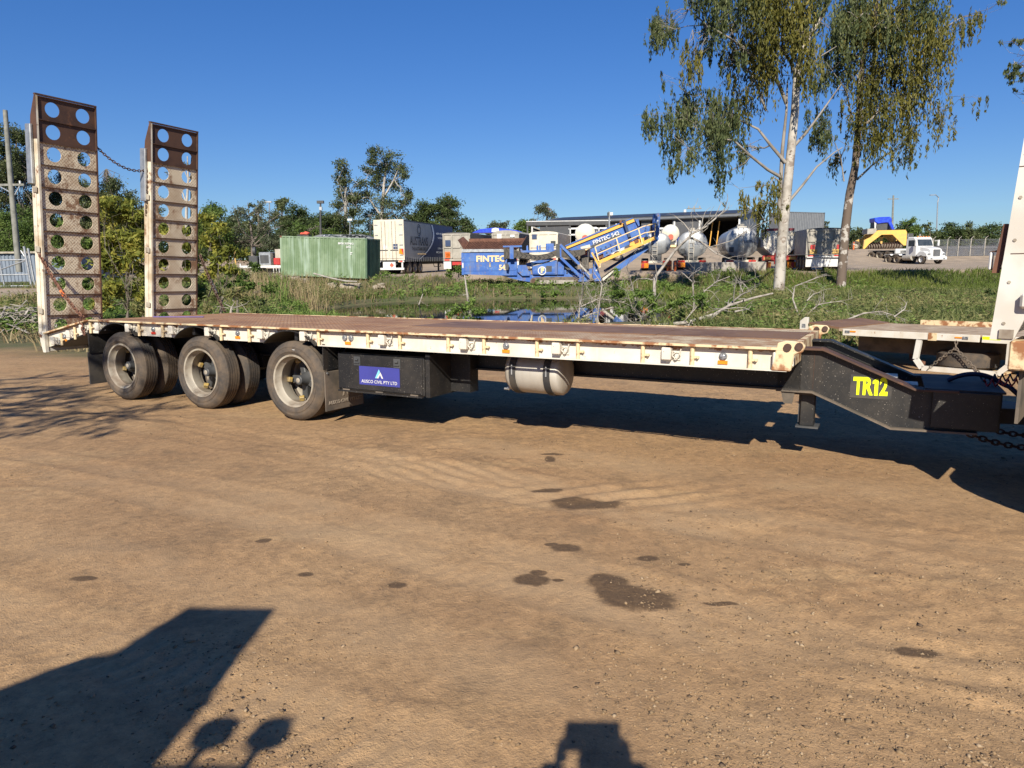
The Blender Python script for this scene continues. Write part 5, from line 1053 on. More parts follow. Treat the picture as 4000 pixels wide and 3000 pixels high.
# ------------------------------------------------------------------ white prime mover and its dolly
pm=W(3655,1031,78); g=hz(pm.x,pm.y)
PM=thing('prime_mover','white bonneted prime mover parked on the gravel yard at right','truck',place(pm.x,pm.y,g,R(-78)))
# local: x toward the front of the truck, y to its left; nose at x=0
MB().prism([(-1.75,.75),(-1.75,1.95),(-.35,1.72),(-.02,1.55),(0,.75)],'y',-.75,.75).to('bonnet',Mt['wclean'],PM,bevel=.1)
MB().box(-.02,.04,-.42,.42,.85,1.55).to('grille',Mt['dark'],PM); 
for k in range(6): MB().box(.04,.055,-.40,.40,.90+.105*k,.93+.105*k).to('grille_bar',Mt['chrome'],PM)
MB().box(-.12,.22,-1.22,1.22,.42,.80).to('bumper',Mt['wclean'],PM,bevel=.06)
for s in (-1,1):
    MB().prism([(-1.5,.8),(-1.45,1.2),(-1.1,1.42),(-.5,1.38),(-.05,1.15),(.02,.8)],'y',s*.75,s*1.2).to('front_guard',Mt['wclean'],PM,bevel=.06); MB().box(-.02,.03,s*.95-.18,s*.95+.18,.95,1.15).to('headlamp',Mt['lamp'],PM,bevel=.02); MB().box(.22,.23,s*.8-.12,s*.8+.12,.52,.66).to('fog_lamp',Mt['lamp'],PM)
    wheel(PM,(-.85,s*1.2,.5),(0,-s,0),.5,.3,Mt['wclean']); MB().box(-1.55,-1.35,s*1.45-.08,s*1.45+.08,1.95,2.6).to('mirror',Mt['wclean'],PM,bevel=.03); MB().bar((-1.6,s*1.1,2.5),(-1.5,s*1.45,2.5),.04).to('mirror_arm',Mt['wclean'],PM)
    for x in (-4.6,-5.95): wheel(PM,(x,s*1.2,.5),(0,-s,0),.5,.55); MB().prism([(x-.6,.95),(x-.4,1.12),(x+.4,1.12),(x+.6,.95),(x+.55,.93),(x+.38,1.08),(x-.38,1.08),(x-.55,.93)],'y',s*.65,s*1.2).to('rear_guard',Mt['wclean'],PM)
    MB().lathe([(.001,0),(.3,.01),(.3,1.29),(.001,1.3)],(-3.6,s*.95,.7),(1,0,0),16,False).to('fuel_tank',Mt['alu'],PM,smooth=40)
MB().prism([(-3.3,.8),(-3.3,2.75),(-3.05,2.95),(-2.2,2.95),(-1.95,2.75),(-1.65,1.95),(-1.65,.8)],'y',-1.1,1.1).to('cab',Mt['wclean'],PM,bevel=.08)
MB().add([(-1.63,-.95,1.98),(-1.63,.95,1.98),(-1.90,.9,2.68),(-1.90,-.9,2.68),(-1.66,-.95,1.98),(-1.66,.95,1.98),(-1.93,.9,2.68),(-1.93,-.9,2.68)],[(0,1,2,3),(7,6,5,4),(0,4,5,1),(1,5,6,2),(2,6,7,3),(3,7,4,0)]).to('windscreen',Mt['glass'],PM)
for s in (-1,1): MB().prism([(-2.9,1.95),(-2.9,2.6),(-2.05,2.6),(-1.8,1.95)],'y',s*1.1,s*1.115).to('side_window',Mt['glass'],PM); MB().prism([(-2.95,.95),(-2.95,1.9),(-1.75,1.9),(-1.75,.95)],'y',s*1.1,s*1.108).to('door',Mt['wclean'],PM)
MB().box(-3.45,-3.32,-.9,.9,1.0,2.8).to('headboard',Mt['steel'],PM)
MB().cyl((-3.5,.8,1.0),(-3.5,.8,3.3),.09).to('exhaust_stack',Mt['chrome'],PM); MB().cyl((-2.6,-.5,2.95),(-2.6,-.5,3.4),.015,n=5).to('aerial',Mt['dark'],PM)
for y in (-.7,-.35,0,.35,.7): MB().box(-2.15,-2.05,y-.06,y+.06,2.95,3.03).to('roof_marker',Mt['amber'],PM)
MB().box(-6.6,-1.0,-.42,.42,.62,.92).to('chassis',Mt['dark'],PM); MB().box(-5.9,-4.7,-.5,.5,1.0,1.18).to('turntable',Mt['dark'],PM)
dl=W(3510,1012,86); DT=thing('trailer_dolly','low dark dolly trailer parked behind the white prime mover','trailer',place(dl.x,dl.y,hz(dl.x,dl.y),R(-70)))
MB().box(-3.4,.6,-.5,.5,.75,1.05).to('chassis',Mt['dark'],DT); MB().box(.45,.6,-1.2,1.2,.35,1.25).to('rear_board',Mt['sign_white'],DT)
for x in (-.6,-1.9,-3.0):
    for s in (-1,1): wheel(DT,(x,s*1.2,.48),(0,-s,0),.48,.5)
    MB().box(x-.5,x+.5,-1.2,1.2,1.0,1.08).to('mudguard',Mt['dark'],DT)
# ------------------------------------------------------------------ yellow compost turner with blue tarp
ct=W(3455,973,98); CT=thing('compost_turner','yellow arched compost turner with blue tarpaulin over its cab','machine',place(ct.x,ct.y,hz(ct.x,ct.y)-.05,R(-6)))
s=98/F*.3616 ; zx=lambda c:(c-690)*s; zz=lambda c:(478-c)*s
def cp(name,mat,pts,y0,y1,bevel=0): return MB().prism([(zx(a),zz(b)) for a,b in pts],'y',y0,y1).to(name,mat,CT,bevel=bevel)
cp('arch_frame',Mt['yellow'],[(472,470),(478,380),(540,350),(610,280),(890,278),(905,310),(905,440),(880,440),(760,325),(650,325),(530,420),(490,470)],0,.35)
cp('arch_frame',Mt['yellow'],[(472,470),(478,380),(540,350),(610,280),(890,278),(905,310),(905,440),(880,440),(760,325),(650,325),(530,420),(490,470)],3.0,3.35)
cp('engine_deck',Mt['yellow'],[(610,282),(890,282),(895,300),(615,310)],.35,3.0); cp('side_box',Mt['greybin'],[(508,262),(600,258),(602,312),(510,318)],.2,2)
cp('cab_body',Mt['dark'],[(598,160),(726,160),(726,276),(598,276)],.8,2.4); cp('cab_frame',Mt['sign_white'],[(588,170),(612,170),(606,262),(596,262)],.75,.8)
cp('tarpaulin',Mt['tarp'],[(585,150),(640,140),(745,138),(765,170),(760,190),(800,275),(770,275),(728,200),(660,205),(625,210),(590,190)],.6,2.6,.08)
cp('ladder',Mt['yellow'],[(660,345),(716,345),(716,355),(700,355),(700,410),(716,410),(716,418),(660,418),(660,410),(680,410),(680,355),(660,355)],1.2,1.3)
MB().cyl((zx(490),.6,zz(448)),(zx(860),.6,zz(448)),.36,n=14).to('auger_drum',Mt['rubber'],CT)
for k in range(14): MB().lathe([(.36,0),(.60,.02),(.60,.06),(.36,.12)],(zx(500+k*26),.6,zz(448)),(1,0,.25*(1 if k<7 else -1)),14).to('auger_flight',Mt['rust'],CT)
for c in (455,900): wheel(CT,(zx(c),2.0,.6),(0,1,0),.6,.4)
cp('rear_lamp_post',Mt['steel'],[(930,320),(936,320),(936,360),(930,360)],.5,.55); cp('mesh_guard',Mt['dark'],[(930,315),(990,315),(990,360),(930,360)],.6,.64)
# ------------------------------------------------------------------ posts, poles, fence, blocks
for k,(px,lb) in enumerate(((3312,'orange marker post left of the other, by the second gum tree'),(3334,'orange marker post between gum tree and compost turner'))):
    p=W(px,972,95); o=thing('marker_post',lb,'post',place(p.x,p.y,hz(p.x,p.y)),'orange marker posts'); MB().cyl((0,0,0),(0,0,1.05),.10,.06,n=10).to('post',Mt['hi_orange'],o); MB().cyl((0,0,.7),(0,0,.82),.085,n=10).to('reflective_band',Mt['sign_white'],o); MB().cyl((0,0,0),(0,0,.06),.25,n=10).to('base',Mt['rubber_dark'],o)
for k,(px,lb) in enumerate(((2608,'leftmost rusty red bollard beside the ladder tanker'),(2619,'middle rusty red bollard beside the ladder tanker'),(2637,'rightmost rusty red bollard beside the ladder tanker'))):
    p=W(px,1052,56); o=thing('bollard',lb,'bollard',place(p.x,p.y,hz(p.x,p.y)),'red bollards'); MB().cyl((0,0,0),(0,0,.75),.09,n=10).to('post',Mt['hi_orange'],o); MB().lathe([(.09,0),(.07,.05),(.001,.08)],(0,0,.75),(0,0,1),10,False).to('cap',Mt['hi_orange'],o); MB().cyl((0,0,.35),(0,0,.5),.095,n=10).to('band',Mt['rust_red'],o)
for k,(a,b,lb) in enumerate(((2705,2790,'left concrete block in the grass below the tankers'),(2792,2886,'middle concrete block in the grass below the tankers'),(2890,2990,'right concrete block in the grass below the tankers'))):
    p=W(a,1078,52); q=W(b,1078,52); m=MB().box(0,q.x-p.x,0,.7,-.2,.75); o=m.to('concrete_block',Mt['concrete'],None,bevel=.04); o.matrix_world=place(p.x,p.y,max(p.z,hz(p.x,p.y)-.1),R(random.uniform(-3,3))); tag(o,lb,'concrete block','concrete blocks below the tankers')
# mesh fence on the right
FN=thing('mesh_fence','tall chain-link fence on grey posts behind the white prime mover','fence')
fx=[W(px,1000,88) for px in (3640,3697,3740,3788,3843,3897,3955)]
nw=MB()
for p in fx:
    g=hz(p.x,p.y); MB().cyl((p.x,p.y,g),(p.x,p.y,g+2.1),.06,n=6).bar((p.x,p.y,g+2.1),(p.x+.25,p.y-.1,g+2.4),.05).to('fence_post',Mt['concrete'],FN)
for a,b in zip(fx,fx[1:]):
    ga,gb=hz(a.x,a.y),hz(b.x,b.y); m=MB(); n=12
    for i in range(n+1):
        f=i/n; m.bar((a.x+(b.x-a.x)*f,a.y,ga+(gb-ga)*f),(a.x+(b.x-a.x)*min(1,f+.35),a.y,ga+2.0),.012); m.bar((a.x+(b.x-a.x)*f,a.y,ga+2.0),(a.x+(b.x-a.x)*min(1,f+.35),a.y,ga),.012)
    for z in (.1,1.0,2.0): m.bar((a.x,a.y,ga+z),(b.x,b.y,gb+z),.02)
    o=m.to('mesh_panel',Mt['steel'],FN); o['kind']='stuff'
    MB().box(a.x,b.x,a.y+.15,a.y+.17,min(ga,gb)+.1,min(ga,gb)+1.25).to('shade_cloth',pmat('shade_cloth',(0.10,0.10,0.115),(0.13,0.12,0.12),1.5,rough=.9),FN)
MB().box(0,.5,0,.4,0,.3).to('tmp',Mt['red'],None); o=bpy.data.objects['tmp']; o.name='red_fuel_can'; p=W(3668,978,90); o.matrix_world=place(p.x,p.y,hz(p.x,p.y)); tag(o,'small red and white drum lying by the fence','drum')
ex_=MB().box(.5,.85,.05,.35,.02,.28).to('white_cap',Mt['sign_white'],o)
# poles
def pole(label,px,top,base,Y,r,mat,arm=None,lamp=None,name='power_pole'):
    b=W(px,base,Y); tp=W(px+(arm[2] if arm and len(arm)>2 else 0),top,Y); o=thing(name,label,'pole',place(b.x,b.y,b.z))
    d=tp-b; MB().tube([(0,0,-1.5),d*.5,d],[r,r*.85,r*.7],8).to('shaft',mat,o,smooth=50)
    return o,d
o,d=pole('leaning grey timber power pole with crossarm at far left',62,430,960,42,.17,Mt['timber_pole'],(0,0,-42)); 
ca=W(45,722,42)-W(62,960,42); MB().bar((ca.x-1.1,0,ca.z),(ca.x+.75,0,ca.z),.12).to('crossarm',Mt['timber_pole'],o)
for s in (-.8,.5): MB().bar((ca.x+.12,0,ca.z-.55),(ca.x+s,0,ca.z),.05).to('arm_brace',Mt['steel'],o); MB().cyl((ca.x+s,0,ca.z+.06),(ca.x+s,0,ca.z+.22),.05,n=8).to('insulator',Mt['sign_white'],o)
o,d=pole('dark flood-light pole standing above the green container',1252,795,960,66,.11,Mt['dark'],name='light_pole'); MB().box(d.x-.3,d.x+.3,-.15,.15,d.z,d.z+.25).to('floodlight',Mt['dark'],o); MB().box(d.x-.12,d.x+.12,-.12,.1,d.z-.6,d.z-.3).to('control_box',Mt['steel'],o)
o,d=pole('slim grey light pole before the tall gum behind the container',1367,862,960,80,.07,Mt['steel'],name='light_pole'); MB().box(d.x-.25,d.x+.25,-.15,.15,d.z,d.z+.2).to('lamp_head',Mt['sign_white'],o)
o,d=pole('slim dark light pole beside the curtain trailer',1446,845,960,75,.07,Mt['dark'],name='light_pole'); MB().box(d.x-.2,d.x+.2,-.15,.15,d.z,d.z+.2).to('lamp_head',Mt['dark'],o)
o,d=pole('grey light pole behind the bare grey shrub at left',1052,790,900,85,.09,Mt['steel'],name='light_pole'); MB().box(d.x-.5,d.x+.3,-.15,.15,d.z-.05,d.z+.12).to('lamp_head',Mt['steel'],o)
o,d=pole('camera pole with two lamps in front of the workshop roof',2380,826,990,76,.12,Mt['steel'],name='camera_pole'); MB().box(d.x-.2,d.x-.03,-.2,.1,d.z-.5,d.z-.1).to('lamp_box',Mt['dark'],o); MB().box(d.x+.05,d.x+.35,-.2,.1,d.z-.4,d.z-.1).to('camera_head',Mt['sign_white'],o)
o,d=pole('pale timber power pole above the compost turner',3482,763,975,125,.2,Mt['timber_pole'],(0,0,8)); MB().bar((d.x-.9,0,d.z-.6),(d.x+.9,0,d.z-.6),.14).to('crossarm',Mt['timber_pole'],o)
o,d=pole('curved grey street light above the shrubs at right',3655,790,985,130,.13,Mt['steel'],(0,0,8),name='street_light'); MB().tube([d,(d.x+.1,0,d.z+.8),(d.x-.5,0,d.z+1.3),(d.x-1.0,0,d.z+1.25)],[.1,.09,.08,.08],6).to('lamp_arm',Mt['steel'],o); MB().box(d.x-1.5,d.x-.9,-.15,.15,d.z+1.18,d.z+1.32).to('lamp_head',Mt['steel'],o)
o,d=pole('power pole top with crossarm above the workshop roof',2712,812,900,120,.15,Mt['timber_pole']); MB().bar((d.x-1.2,0,d.z-.1),(d.x+1.2,0,d.z-.1),.16).to('crossarm',Mt['timber_pole'],o)
for x in (-.9,0,.9): MB().cyl((d.x+x,0,d.z-.05),(d.x+x,0,d.z+.3),.09,n=8).to('insulator',Mt['concrete'],o)
# ------------------------------------------------------------------ left: corrugated shed and farm gate, brush pile
sw_=W(-160,1112,46); sg_=hz(sw_.x,sw_.y); FS=thing('corrugated_shed','pale blue-grey corrugated shed wall behind the farm gate','building',place(sw_.x,sw_.y,sg_))
h_=W(60,990,46).z-sg_; corr(34,8.0,.05,0,h_,0,FS,'clad_wall',Mt['shedwall'],'x',0); MB().box(-.1,8.1,-.15,.1,h_,h_+.12).to('roof_gutter',Mt['cream'],FS); MB().box(0,8,.1,5,h_-.02,h_+.05).to('roof_sheet',Mt['shed_roof'],FS); MB().box(7.97,8.0,.06,5,0,h_).to('side_wall',Mt['shedwall'],FS)
gt=W(125,1135,36); gg=hz(gt.x,gt.y); FG=thing('farm_gate','grey tubular steel farm gate with braced post at left','gate',place(gt.x,gt.y,gg))
for a,b,n_ in (((0,0,0),(-.12,0,2.0),'gate_post'),((.12,.1,0),(.0,.1,1.9),'gate_post'),((-.1,0,1.35),(-3.5,0,1.3),'top_tube'),((-.05,0,.62),(-3.5,0,.6),'middle_tube'),((-.02,0,.05),(-3.5,0,.05),'bottom_tube'),((-.15,0,1.3),(-2.2,0,.62),'diagonal_brace'),((-1.35,0,.05),(-1.45,0,1.32),'upright_tube'),((-.1,0,1.4),(-.3,0,1.8),'corner_brace')): MB().cyl(a,b,.06 if 'post' in n_ else .035,n=8).to(n_,Mt['steel'],FG)
# ------------------------------------------------------------------ vegetation
def leaves(P,D,Lf,Wf,rng):
    # P centres, D unit directions, length, width -> tapered quads
    n=len(P); a=rng.normal(size=(n,3)); S=np.cross(D,a); S/=np.linalg.norm(S,axis=1)[:,None]+1e-9
    L=(Lf*rng.uniform(.6,1.3,n))[:,None]; w=(Wf*rng.uniform(.6,1.3,n))[:,None]
    V=np.stack([P-D*L*.5,P+S*w*.5,P+D*L*.5,P-S*w*.5],1); return V
def blob_leaves(c,r,n,lf,wf,rng,hang=0.0,flat=.8,sub=None,dirup=0.0):
    k=sub or max(3,int(4+r*3)); C=rng.normal(size=(k,3)); C/=np.linalg.norm(C,axis=1)[:,None]; C*=(rng.random((k,1))**.4)*r*.8; C[:,2]*=flat
    cv=rng.random(k); ix=rng.integers(0,k,n)
    if hang>0:
        # strands hanging from points in the clump
        ns=max(3,int(n/16)); si=rng.integers(0,k,ns); st=C[si]+rng.normal(size=(ns,3))*r*.28; ln=hang*rng.uniform(.3,1.2,ns); s=rng.integers(0,ns,n); f=rng.random(n)
        P=st[s].copy(); P[:,2]-=f*ln[s]; P+=rng.normal(size=(n,3))*np.array([.05,.05,.03])*(0.6+r*.35); D=rng.normal(size=(n,3))*.35; D[:,2]-=1; v=.55*cv[si[s]]+.35*rng.random(n)+.1*(1-f)
    else:
        d=rng.normal(size=(n,3)); P=C[ix]+d*r*.26*np.array([1,1,.75]); D=rng.normal(size=(n,3)); D[:,2]+=dirup; v=.5*cv[ix]+.5*rng.random(n)
    D/=np.linalg.norm(D,axis=1)[:,None]+1e-9
    return leaves(P+np.array(c),D,lf,wf,rng),np.repeat(v,4)
def build_leaves(name,parts,mat,parent):
    if not parts: return
    V=np.concatenate([p[0] for p in parts]).reshape(-1,3); v=np.concatenate([p[1] for p in parts]); n=len(V)//4
    return mesh_np(name,V,np.arange(n*4).reshape(-1,4),mat,parent,{'v':v})
def crook(a,b,rng,k=4,j=.08):
    a=Vector(a);b=Vector(b);L=(b-a).length; return [a.lerp(b,i/k)+Vector(rng.normal(size=3))*(L*j if 0<i<k else 0) for i in range(k+1)]
KD=12
def pxtree(name,label,Y,trunk,r0,blobs,bark,leafmat,lf,wf,dens,group=None,seed=1,depth=None,hang=0,limbs=(),ground=None,cat='tree',hangmat=None,limbmat=None):
    rng=np.random.default_rng(seed); base=W(trunk[0][0],trunk[0][1],Y); o=thing(name,label,cat,place(base.x,base.y,base.z),group)
    sk=[]; m=MB(); m2=MB(); T0=[W(a,b,Y)-base for a,b in trunk]; T0[0]=T0[0]-Vector((0,0,.4))
    n=len(T0); m.tube(T0,[r0*(1-.72*i/(n-1)) for i in range(n)],9); sk+=[(p,r0*(1-.72*i/(n-1))) for i,p in enumerate(T0) if i>=n*.35]
    px2m=Y/F
    for lb in limbs:
        dd=lb[2] if len(lb)>2 else rng.uniform(-1.2,1.2); pts=lb[0]; rr=lb[1]*.78; q=[W(a,b,Y)-base for a,b in pts]; kk=len(q)
        for i in range(1,kk): q[i]=q[i]+Vector((0,dd*i/kk,0))
        m2.tube(q,[rr*(1-.75*i/(kk-1)) for i in range(kk)],7); sk+=[(p,rr*(1-.75*i/(kk-1))) for i,p in enumerate(q)]
    A=[];B=[]; 
    xs_=[b[0] for b in blobs]; dep=depth if depth is not None else .35*(max(xs_)-min(xs_))*px2m+1e-3
    if hang: blobs=list(blobs)+[(b[0]+rng.normal()*b[2]*.9,b[1]+rng.normal()*b[2]*.9,b[2]*rng.uniform(.3,.55),b[3] if len(b)>3 else 0,(b[4] if len(b)>4 else 1)*.8) for b in blobs for _ in range(2)]
    for b in blobs:
        x,y,r=b[:3]; kind=b[3] if len(b)>3 else 0; dm=b[4] if len(b)>4 else 1.0
        c=W(x,y,Y)-base; c=c+Vector((0,rng.uniform(-dep,dep),0)); rm=r*px2m
        p,rr=min(sk,key=lambda s:(s[0]-c).length+(0.6 if s[0].z>c.z else 0)); ro=min(rr*.6,.02+rm*.05)
        q=crook(p,c,rng); m2.tube(q,[ro*(1-.7*i/4) for i in range(5)],5)
        for _ in range(int(3+rm*1.5)):
            e=c+Vector(rng.normal(size=3))*rm*.55; w=crook(q[rng.integers(2,5)],e,rng,3,.12); m2.tube(w,[ro*.45,ro*.35,ro*.25,ro*.12],4,False)
        nl=int(KD*dens*dm*rm*rm/(lf*wf)); 
        (B if kind==1 else A).append(blob_leaves(c,rm,max(nl,20),lf,wf,rng,hang=(hang*(1.5 if kind==1 else 1) if hang else 0)*min(1.3,rm*.9)))
    m.to('trunk',bark,o,smooth=60)
    m2.to('branches',limbmat or bark,o,smooth=60)
    build_leaves('crown',A,leafmat,o)
    if B: build_leaves('hanging_foliage',B,hangmat or leafmat,o)
    return o
cv=lambda L:[(2400+a*.7233,b*.7233,r*.7233,*k) for a,b,r,*k in L]
cl_=lambda L:[(2400+a*.7233,b*.7233) for a,b in L]
Mt['bark_limb']=pmat('grey_limb_bark',(0.27,0.24,0.21),(0.17,0.145,0.12),1.5,rough=.85)
# two big gums at right
pxtree('gum_tree','tall white-trunked gum tree with drooping olive foliage',40,cl_([(888,1552),(905,1300),(925,1100),(950,850),(975,600),(985,400),(1020,250),(1100,120),(1160,0),(1180,-120)]),.31,
 cv([(250,110,70,0),(320,40,80,0),(230,170,45,0),(430,290,70,1,.8),(400,370,50,1,.7),(470,470,100,0),(240,560,75,0),(330,610,90,0),(450,680,100,0,1.2),(320,740,75,0),(390,560,80,0),(640,590,110,0),(560,640,80,0),(290,890,45,0,.8),(370,860,60,0),(480,830,80,0,.7),(600,640,70,0),(690,480,90,1,.6),(770,160,120,1),(800,260,110,1),(740,60,110,1),(830,20,110,1),(850,130,90,1),(960,120,100,1),(990,230,80,1),(980,350,70,1),(640,70,100,0),(520,90,90,0),(570,180,60,0,.7),(450,20,80,0),(740,770,70,0,.6),(820,1010,55,1,1.2),(815,1090,55,1,1.3),(830,1180,40,1,1.1),(700,1050,45,1,.7),(590,950,60,0,.5),(620,350,50,0,.6),(670,200,70,1,.7),(1060,80,80,0),(920,-40,120,1),(1090,-60,120,0),(620,-60,120,0),(780,-90,120,1),(540,560,60,0,.8)]),
 Mt['bark_white'],Mt['l_euc'],.27,.072,1.4,'gum trees by the pond',11,2.6,1.9,
 [(cl_([(905,1400),(895,1100),(915,800),(940,600),(950,430)]),.20,.5),(cl_([(930,560),(880,450),(810,370),(720,300),(600,220),(480,160),(380,80)]),.14,-1),(cl_([(925,880),(850,780),(790,690),(700,640),(560,560)]),.13,1),(cl_([(905,960),(820,920),(720,850),(620,770),(500,760),(380,830)]),.12,-1.5),(cl_([(945,1085),(1020,1000),(1100,900),(1200,820),(1250,790)]),.11,.5),(cl_([(960,800),(1040,720),(1100,650),(1200,520),(1270,430)]),.12,1.2),(cl_([(1060,350),(1120,300),(1200,250)]),.08,0),(cl_([(985,420),(940,330),(870,250),(830,180),(800,60)]),.12,-.8),(cl_([(820,600),(760,420),(700,330),(640,120),(600,60)]),.09,.8),(cl_([(900,985),(860,960),(830,1000),(815,1060)]),.06,-.3),(cl_([(890,1180),(840,1165),(830,1175)]),.05,-.5)],hangmat=Mt['l_olive'],limbmat=Mt['bark_limb'])
pxtree('gum_tree','dark-trunked gum tree with drooping rust-olive foliage behind the white one',44,cl_([(1222,1542),(1245,1250),(1270,1050),(1300,900),(1320,650),(1330,450),(1350,250),(1400,100),(1430,-60)]),.29,
 cv([(1120,360,65,0),(1100,440,50,0,.8),(1180,590,90,0,.6),(1120,690,75,0,.6),(1080,760,40,0,.6),(1200,700,50,0,.6),(1240,100,110,0),(1210,200,80,0),(1330,40,120,1),(1480,90,130,1),(1390,170,90,0),(1590,60,110,0),(1600,230,110,1),(1560,350,110,1),(1460,310,95,1),(1500,420,90,1),(1660,130,90,0),(1680,300,85,1),(1720,610,70,1,.8),(1690,720,60,1,.7),(1640,800,35,1,.7),(1760,640,45,1,.7),(1540,540,80,1,.8),(1370,590,90,1),(1300,640,60,1),(1310,740,55,1,1.2),(1300,820,45,1,1.2),(1430,660,80,1,.9),(1490,690,50,1,.7),(1250,320,80,0),(1300,440,80,1),(1650,500,50,0,.5),(1810,120,45,1,.8),(1760,160,40,0,.7),(1890,120,50,1,.9),(1910,190,40,1,.8),(1970,50,35,0,.7),(2010,80,25,0,.6),(1540,880,35,0,.4),(1430,-40,130,1),(1560,-60,130,0),(1300,-60,130,0)]),
 Mt['bark_brown'],Mt['l_euc'],.27,.072,1.4,'gum trees by the pond',12,2.6,2.0,
 [(cl_([(1310,970),(1400,890),(1500,820),(1600,770)]),.09,.6),(cl_([(1325,700),(1430,600),(1550,520),(1650,520),(1700,600)]),.10,-.8),(cl_([(1345,260),(1450,200),(1550,150),(1750,170),(1900,80),(2020,65)]),.09,.5),(cl_([(1240,980),(1230,850),(1180,700)]),.06,.5),(cl_([(1330,480),(1420,400),(1500,330),(1600,250)]),.10,1.),(cl_([(1500,830),(1530,880),(1560,870)]),.03,0.),(cl_([(1280,640),(1240,500),(1150,400)]),.08,-1)],hangmat=Mt['l_olive'],limbmat=Mt['bark_limb'])
# off-frame neighbour whose branch tip hangs in at the right edge
pxtree('gum_tree','gum tree mostly outside the right edge with one leafy tip showing',34,[(4230,1130),(4210,800),(4190,500),(4200,200)],.3,[(3985,255,40,0),(3960,280,25,0),(4010,320,30,0),(4080,230,60,0),(4150,150,80,0),(4250,120,90,0),(4180,330,70,0),(3990,150,18,0)],Mt['bark_brown'],Mt['l_euc'],.2,.055,1.2,'gum trees by the pond',13,1,.6)
def rnd_blobs(x0,x1,y0,y1,n,r0,r1,seed,dome=True):
    rg=np.random.default_rng(seed); out=[]
    for i in range(n):
        x=rg.uniform(x0,x1); u=(x-(x0+x1)/2)/((x1-x0)/2); top=y0+(y1-y0)*(.75*u*u if dome else 0); y=top+(y1-top)*rg.random()**.9; out.append((x,y,rg.uniform(r0,r1)))
    return out
BT='trees behind the yard'
def bt(label,Y,x0,x1,y0,y1,n,r0,r1,lm,seed,bark='bark_dark',dens=1.3,trunk=None,name='yard_tree',sc=1.0,dome=True,extra=(),limbs=()):
    l=max(.12,Y*.0030)*sc; tr=trunk or [((x0+x1)/2,960),((x0+x1)/2+3,(y0+y1)/2+30),((x0+x1)/2,(y0+y1)/2-20)]
    return pxtree(name,label,Y,tr,max(.12,Y*.0025),rnd_blobs(x0,x1,y0,y1,int(n*1.25),r0,r1,seed,dome)+list(extra),Mt[bark],Mt[lm],l,l*.5,dens,BT,seed,limbs=limbs)
bt('large dark eucalypt at the far left edge behind the power pole',62,-90,150,490,960,26,32,60,'l_euc',21,trunk=[(40,1000),(45,800),(60,600),(70,520)],extra=[(10,500,40),(60,540,45),(100,600,45),(20,580,50),(80,670,50),(120,700,45),(30,690,50),(100,770,50),(40,790,50),(130,830,45),(-20,640,50)])
bt('green bushy tree behind the farm gate at far left',55,-60,170,800,990,16,35,55,'l_mid',22)
bt('grey-green eucalypt seen between the two raised ramps',70,330,520,620,900,18,28,48,'l_euc',23,trunk=[(420,980),(425,800),(415,660)])
bt('dense eucalypt seen through the near ramp holes',66,150,360,590,960,20,30,52,'l_euc',24,trunk=[(260,1000),(262,800),(255,640)])
bt('pale sparse eucalypt just left of the far ramp',80,470,640,750,900,14,22,38,'l_grey',25,dens=.9)
bt('dark green tree right of the far ramp',60,760,880,770,960,14,28,44,'l_mid',26)
bt('dead bare-branched tree seen through the far ramp',58,650,770,600,700,4,10,16,'l_grey',27,bark='bark_pale',dens=.1,trunk=[(725,960),(728,830),(735,700),(732,610)],limbs=[([(730,800),(700,720),(680,640)],.08),([(733,720),(760,650),(770,600)],.07),([(735,700),(715,640),(705,590)],.06)])
bt('bare grey twiggy shrub beside the dark trees',62,880,1090,780,960,24,20,36,'l_grey',28,bark='bark_dark',dens=.5,trunk=[(985,1000),(985,930),(980,880)],limbs=[([(985,960),(930,880),(900,800)],.10),([(985,950),(1040,870),(1090,830)],.10),([(985,940),(970,850),(960,790)],.09),([(990,960),(1060,900),(1120,880)],.08)])
bt('left spire-topped she-oak on the skyline',100,975,1040,768,900,10,16,26,'l_euc',29,dome=True); bt('right spire-topped she-oak on the skyline',100,1060,1140,775,900,10,16,28,'l_euc',30)
bt('low rounded dark tree left of the flood-light pole',85,1095,1215,815,950,18,24,40,'l_dark',31); bt('low rounded dark tree right of the flood-light pole',88,1195,1310,800,950,18,24,42,'l_dark',32); bt('mid-green tree low behind the green container',74,1130,1330,855,960,16,22,36,'l_mid',33)
pxtree('yard_tree','left slender tall gum behind the curtain trailer',90,[(1348,960),(1350,800),(1345,650)],.25,[(1340,650,32),(1325,700,36),(1360,690,34),(1335,750,40),(1360,790,36),(1320,800,36),(1340,850,40),(1375,840,30),(1310,860,30),(1360,900,34),(1385,770,30),(1395,820,34),(1400,880,34)],Mt['bark_pale'],Mt['l_euc'],.30,.13,1.25,BT,34)
pxtree('yard_tree','right broad tall gum behind the curtain trailer',92,[(1490,960),(1492,830),(1500,720),(1510,640)],.3,[(1450,620,36),(1490,605,36),(1530,620,40),(1555,665,42),(1500,660,44),(1455,670,36),(1580,690,26),(1470,720,44),(1540,730,44),(1580,750,30),(1430,770,40),(1500,790,46),(1560,800,40),(1440,840,40),(1510,850,40),(1580,840,36),(1410,720,30),(1420,660,26),(1400,790,36),(1600,780,26),(1460,890,40),(1540,890,40)],Mt['bark_pale'],Mt['l_euc'],.30,.13,1.2,BT,35,limbs=[([(1492,850),(1440,770),(1430,700)],.2),([(1495,780),(1540,700),(1560,650)],.2)])
bt('broad dome-shaped dark tree right of the curtain trailer',95,1605,1850,780,940,34,26,44,'l_dark',36,trunk=[(1720,980),(1722,880),(1725,830)])
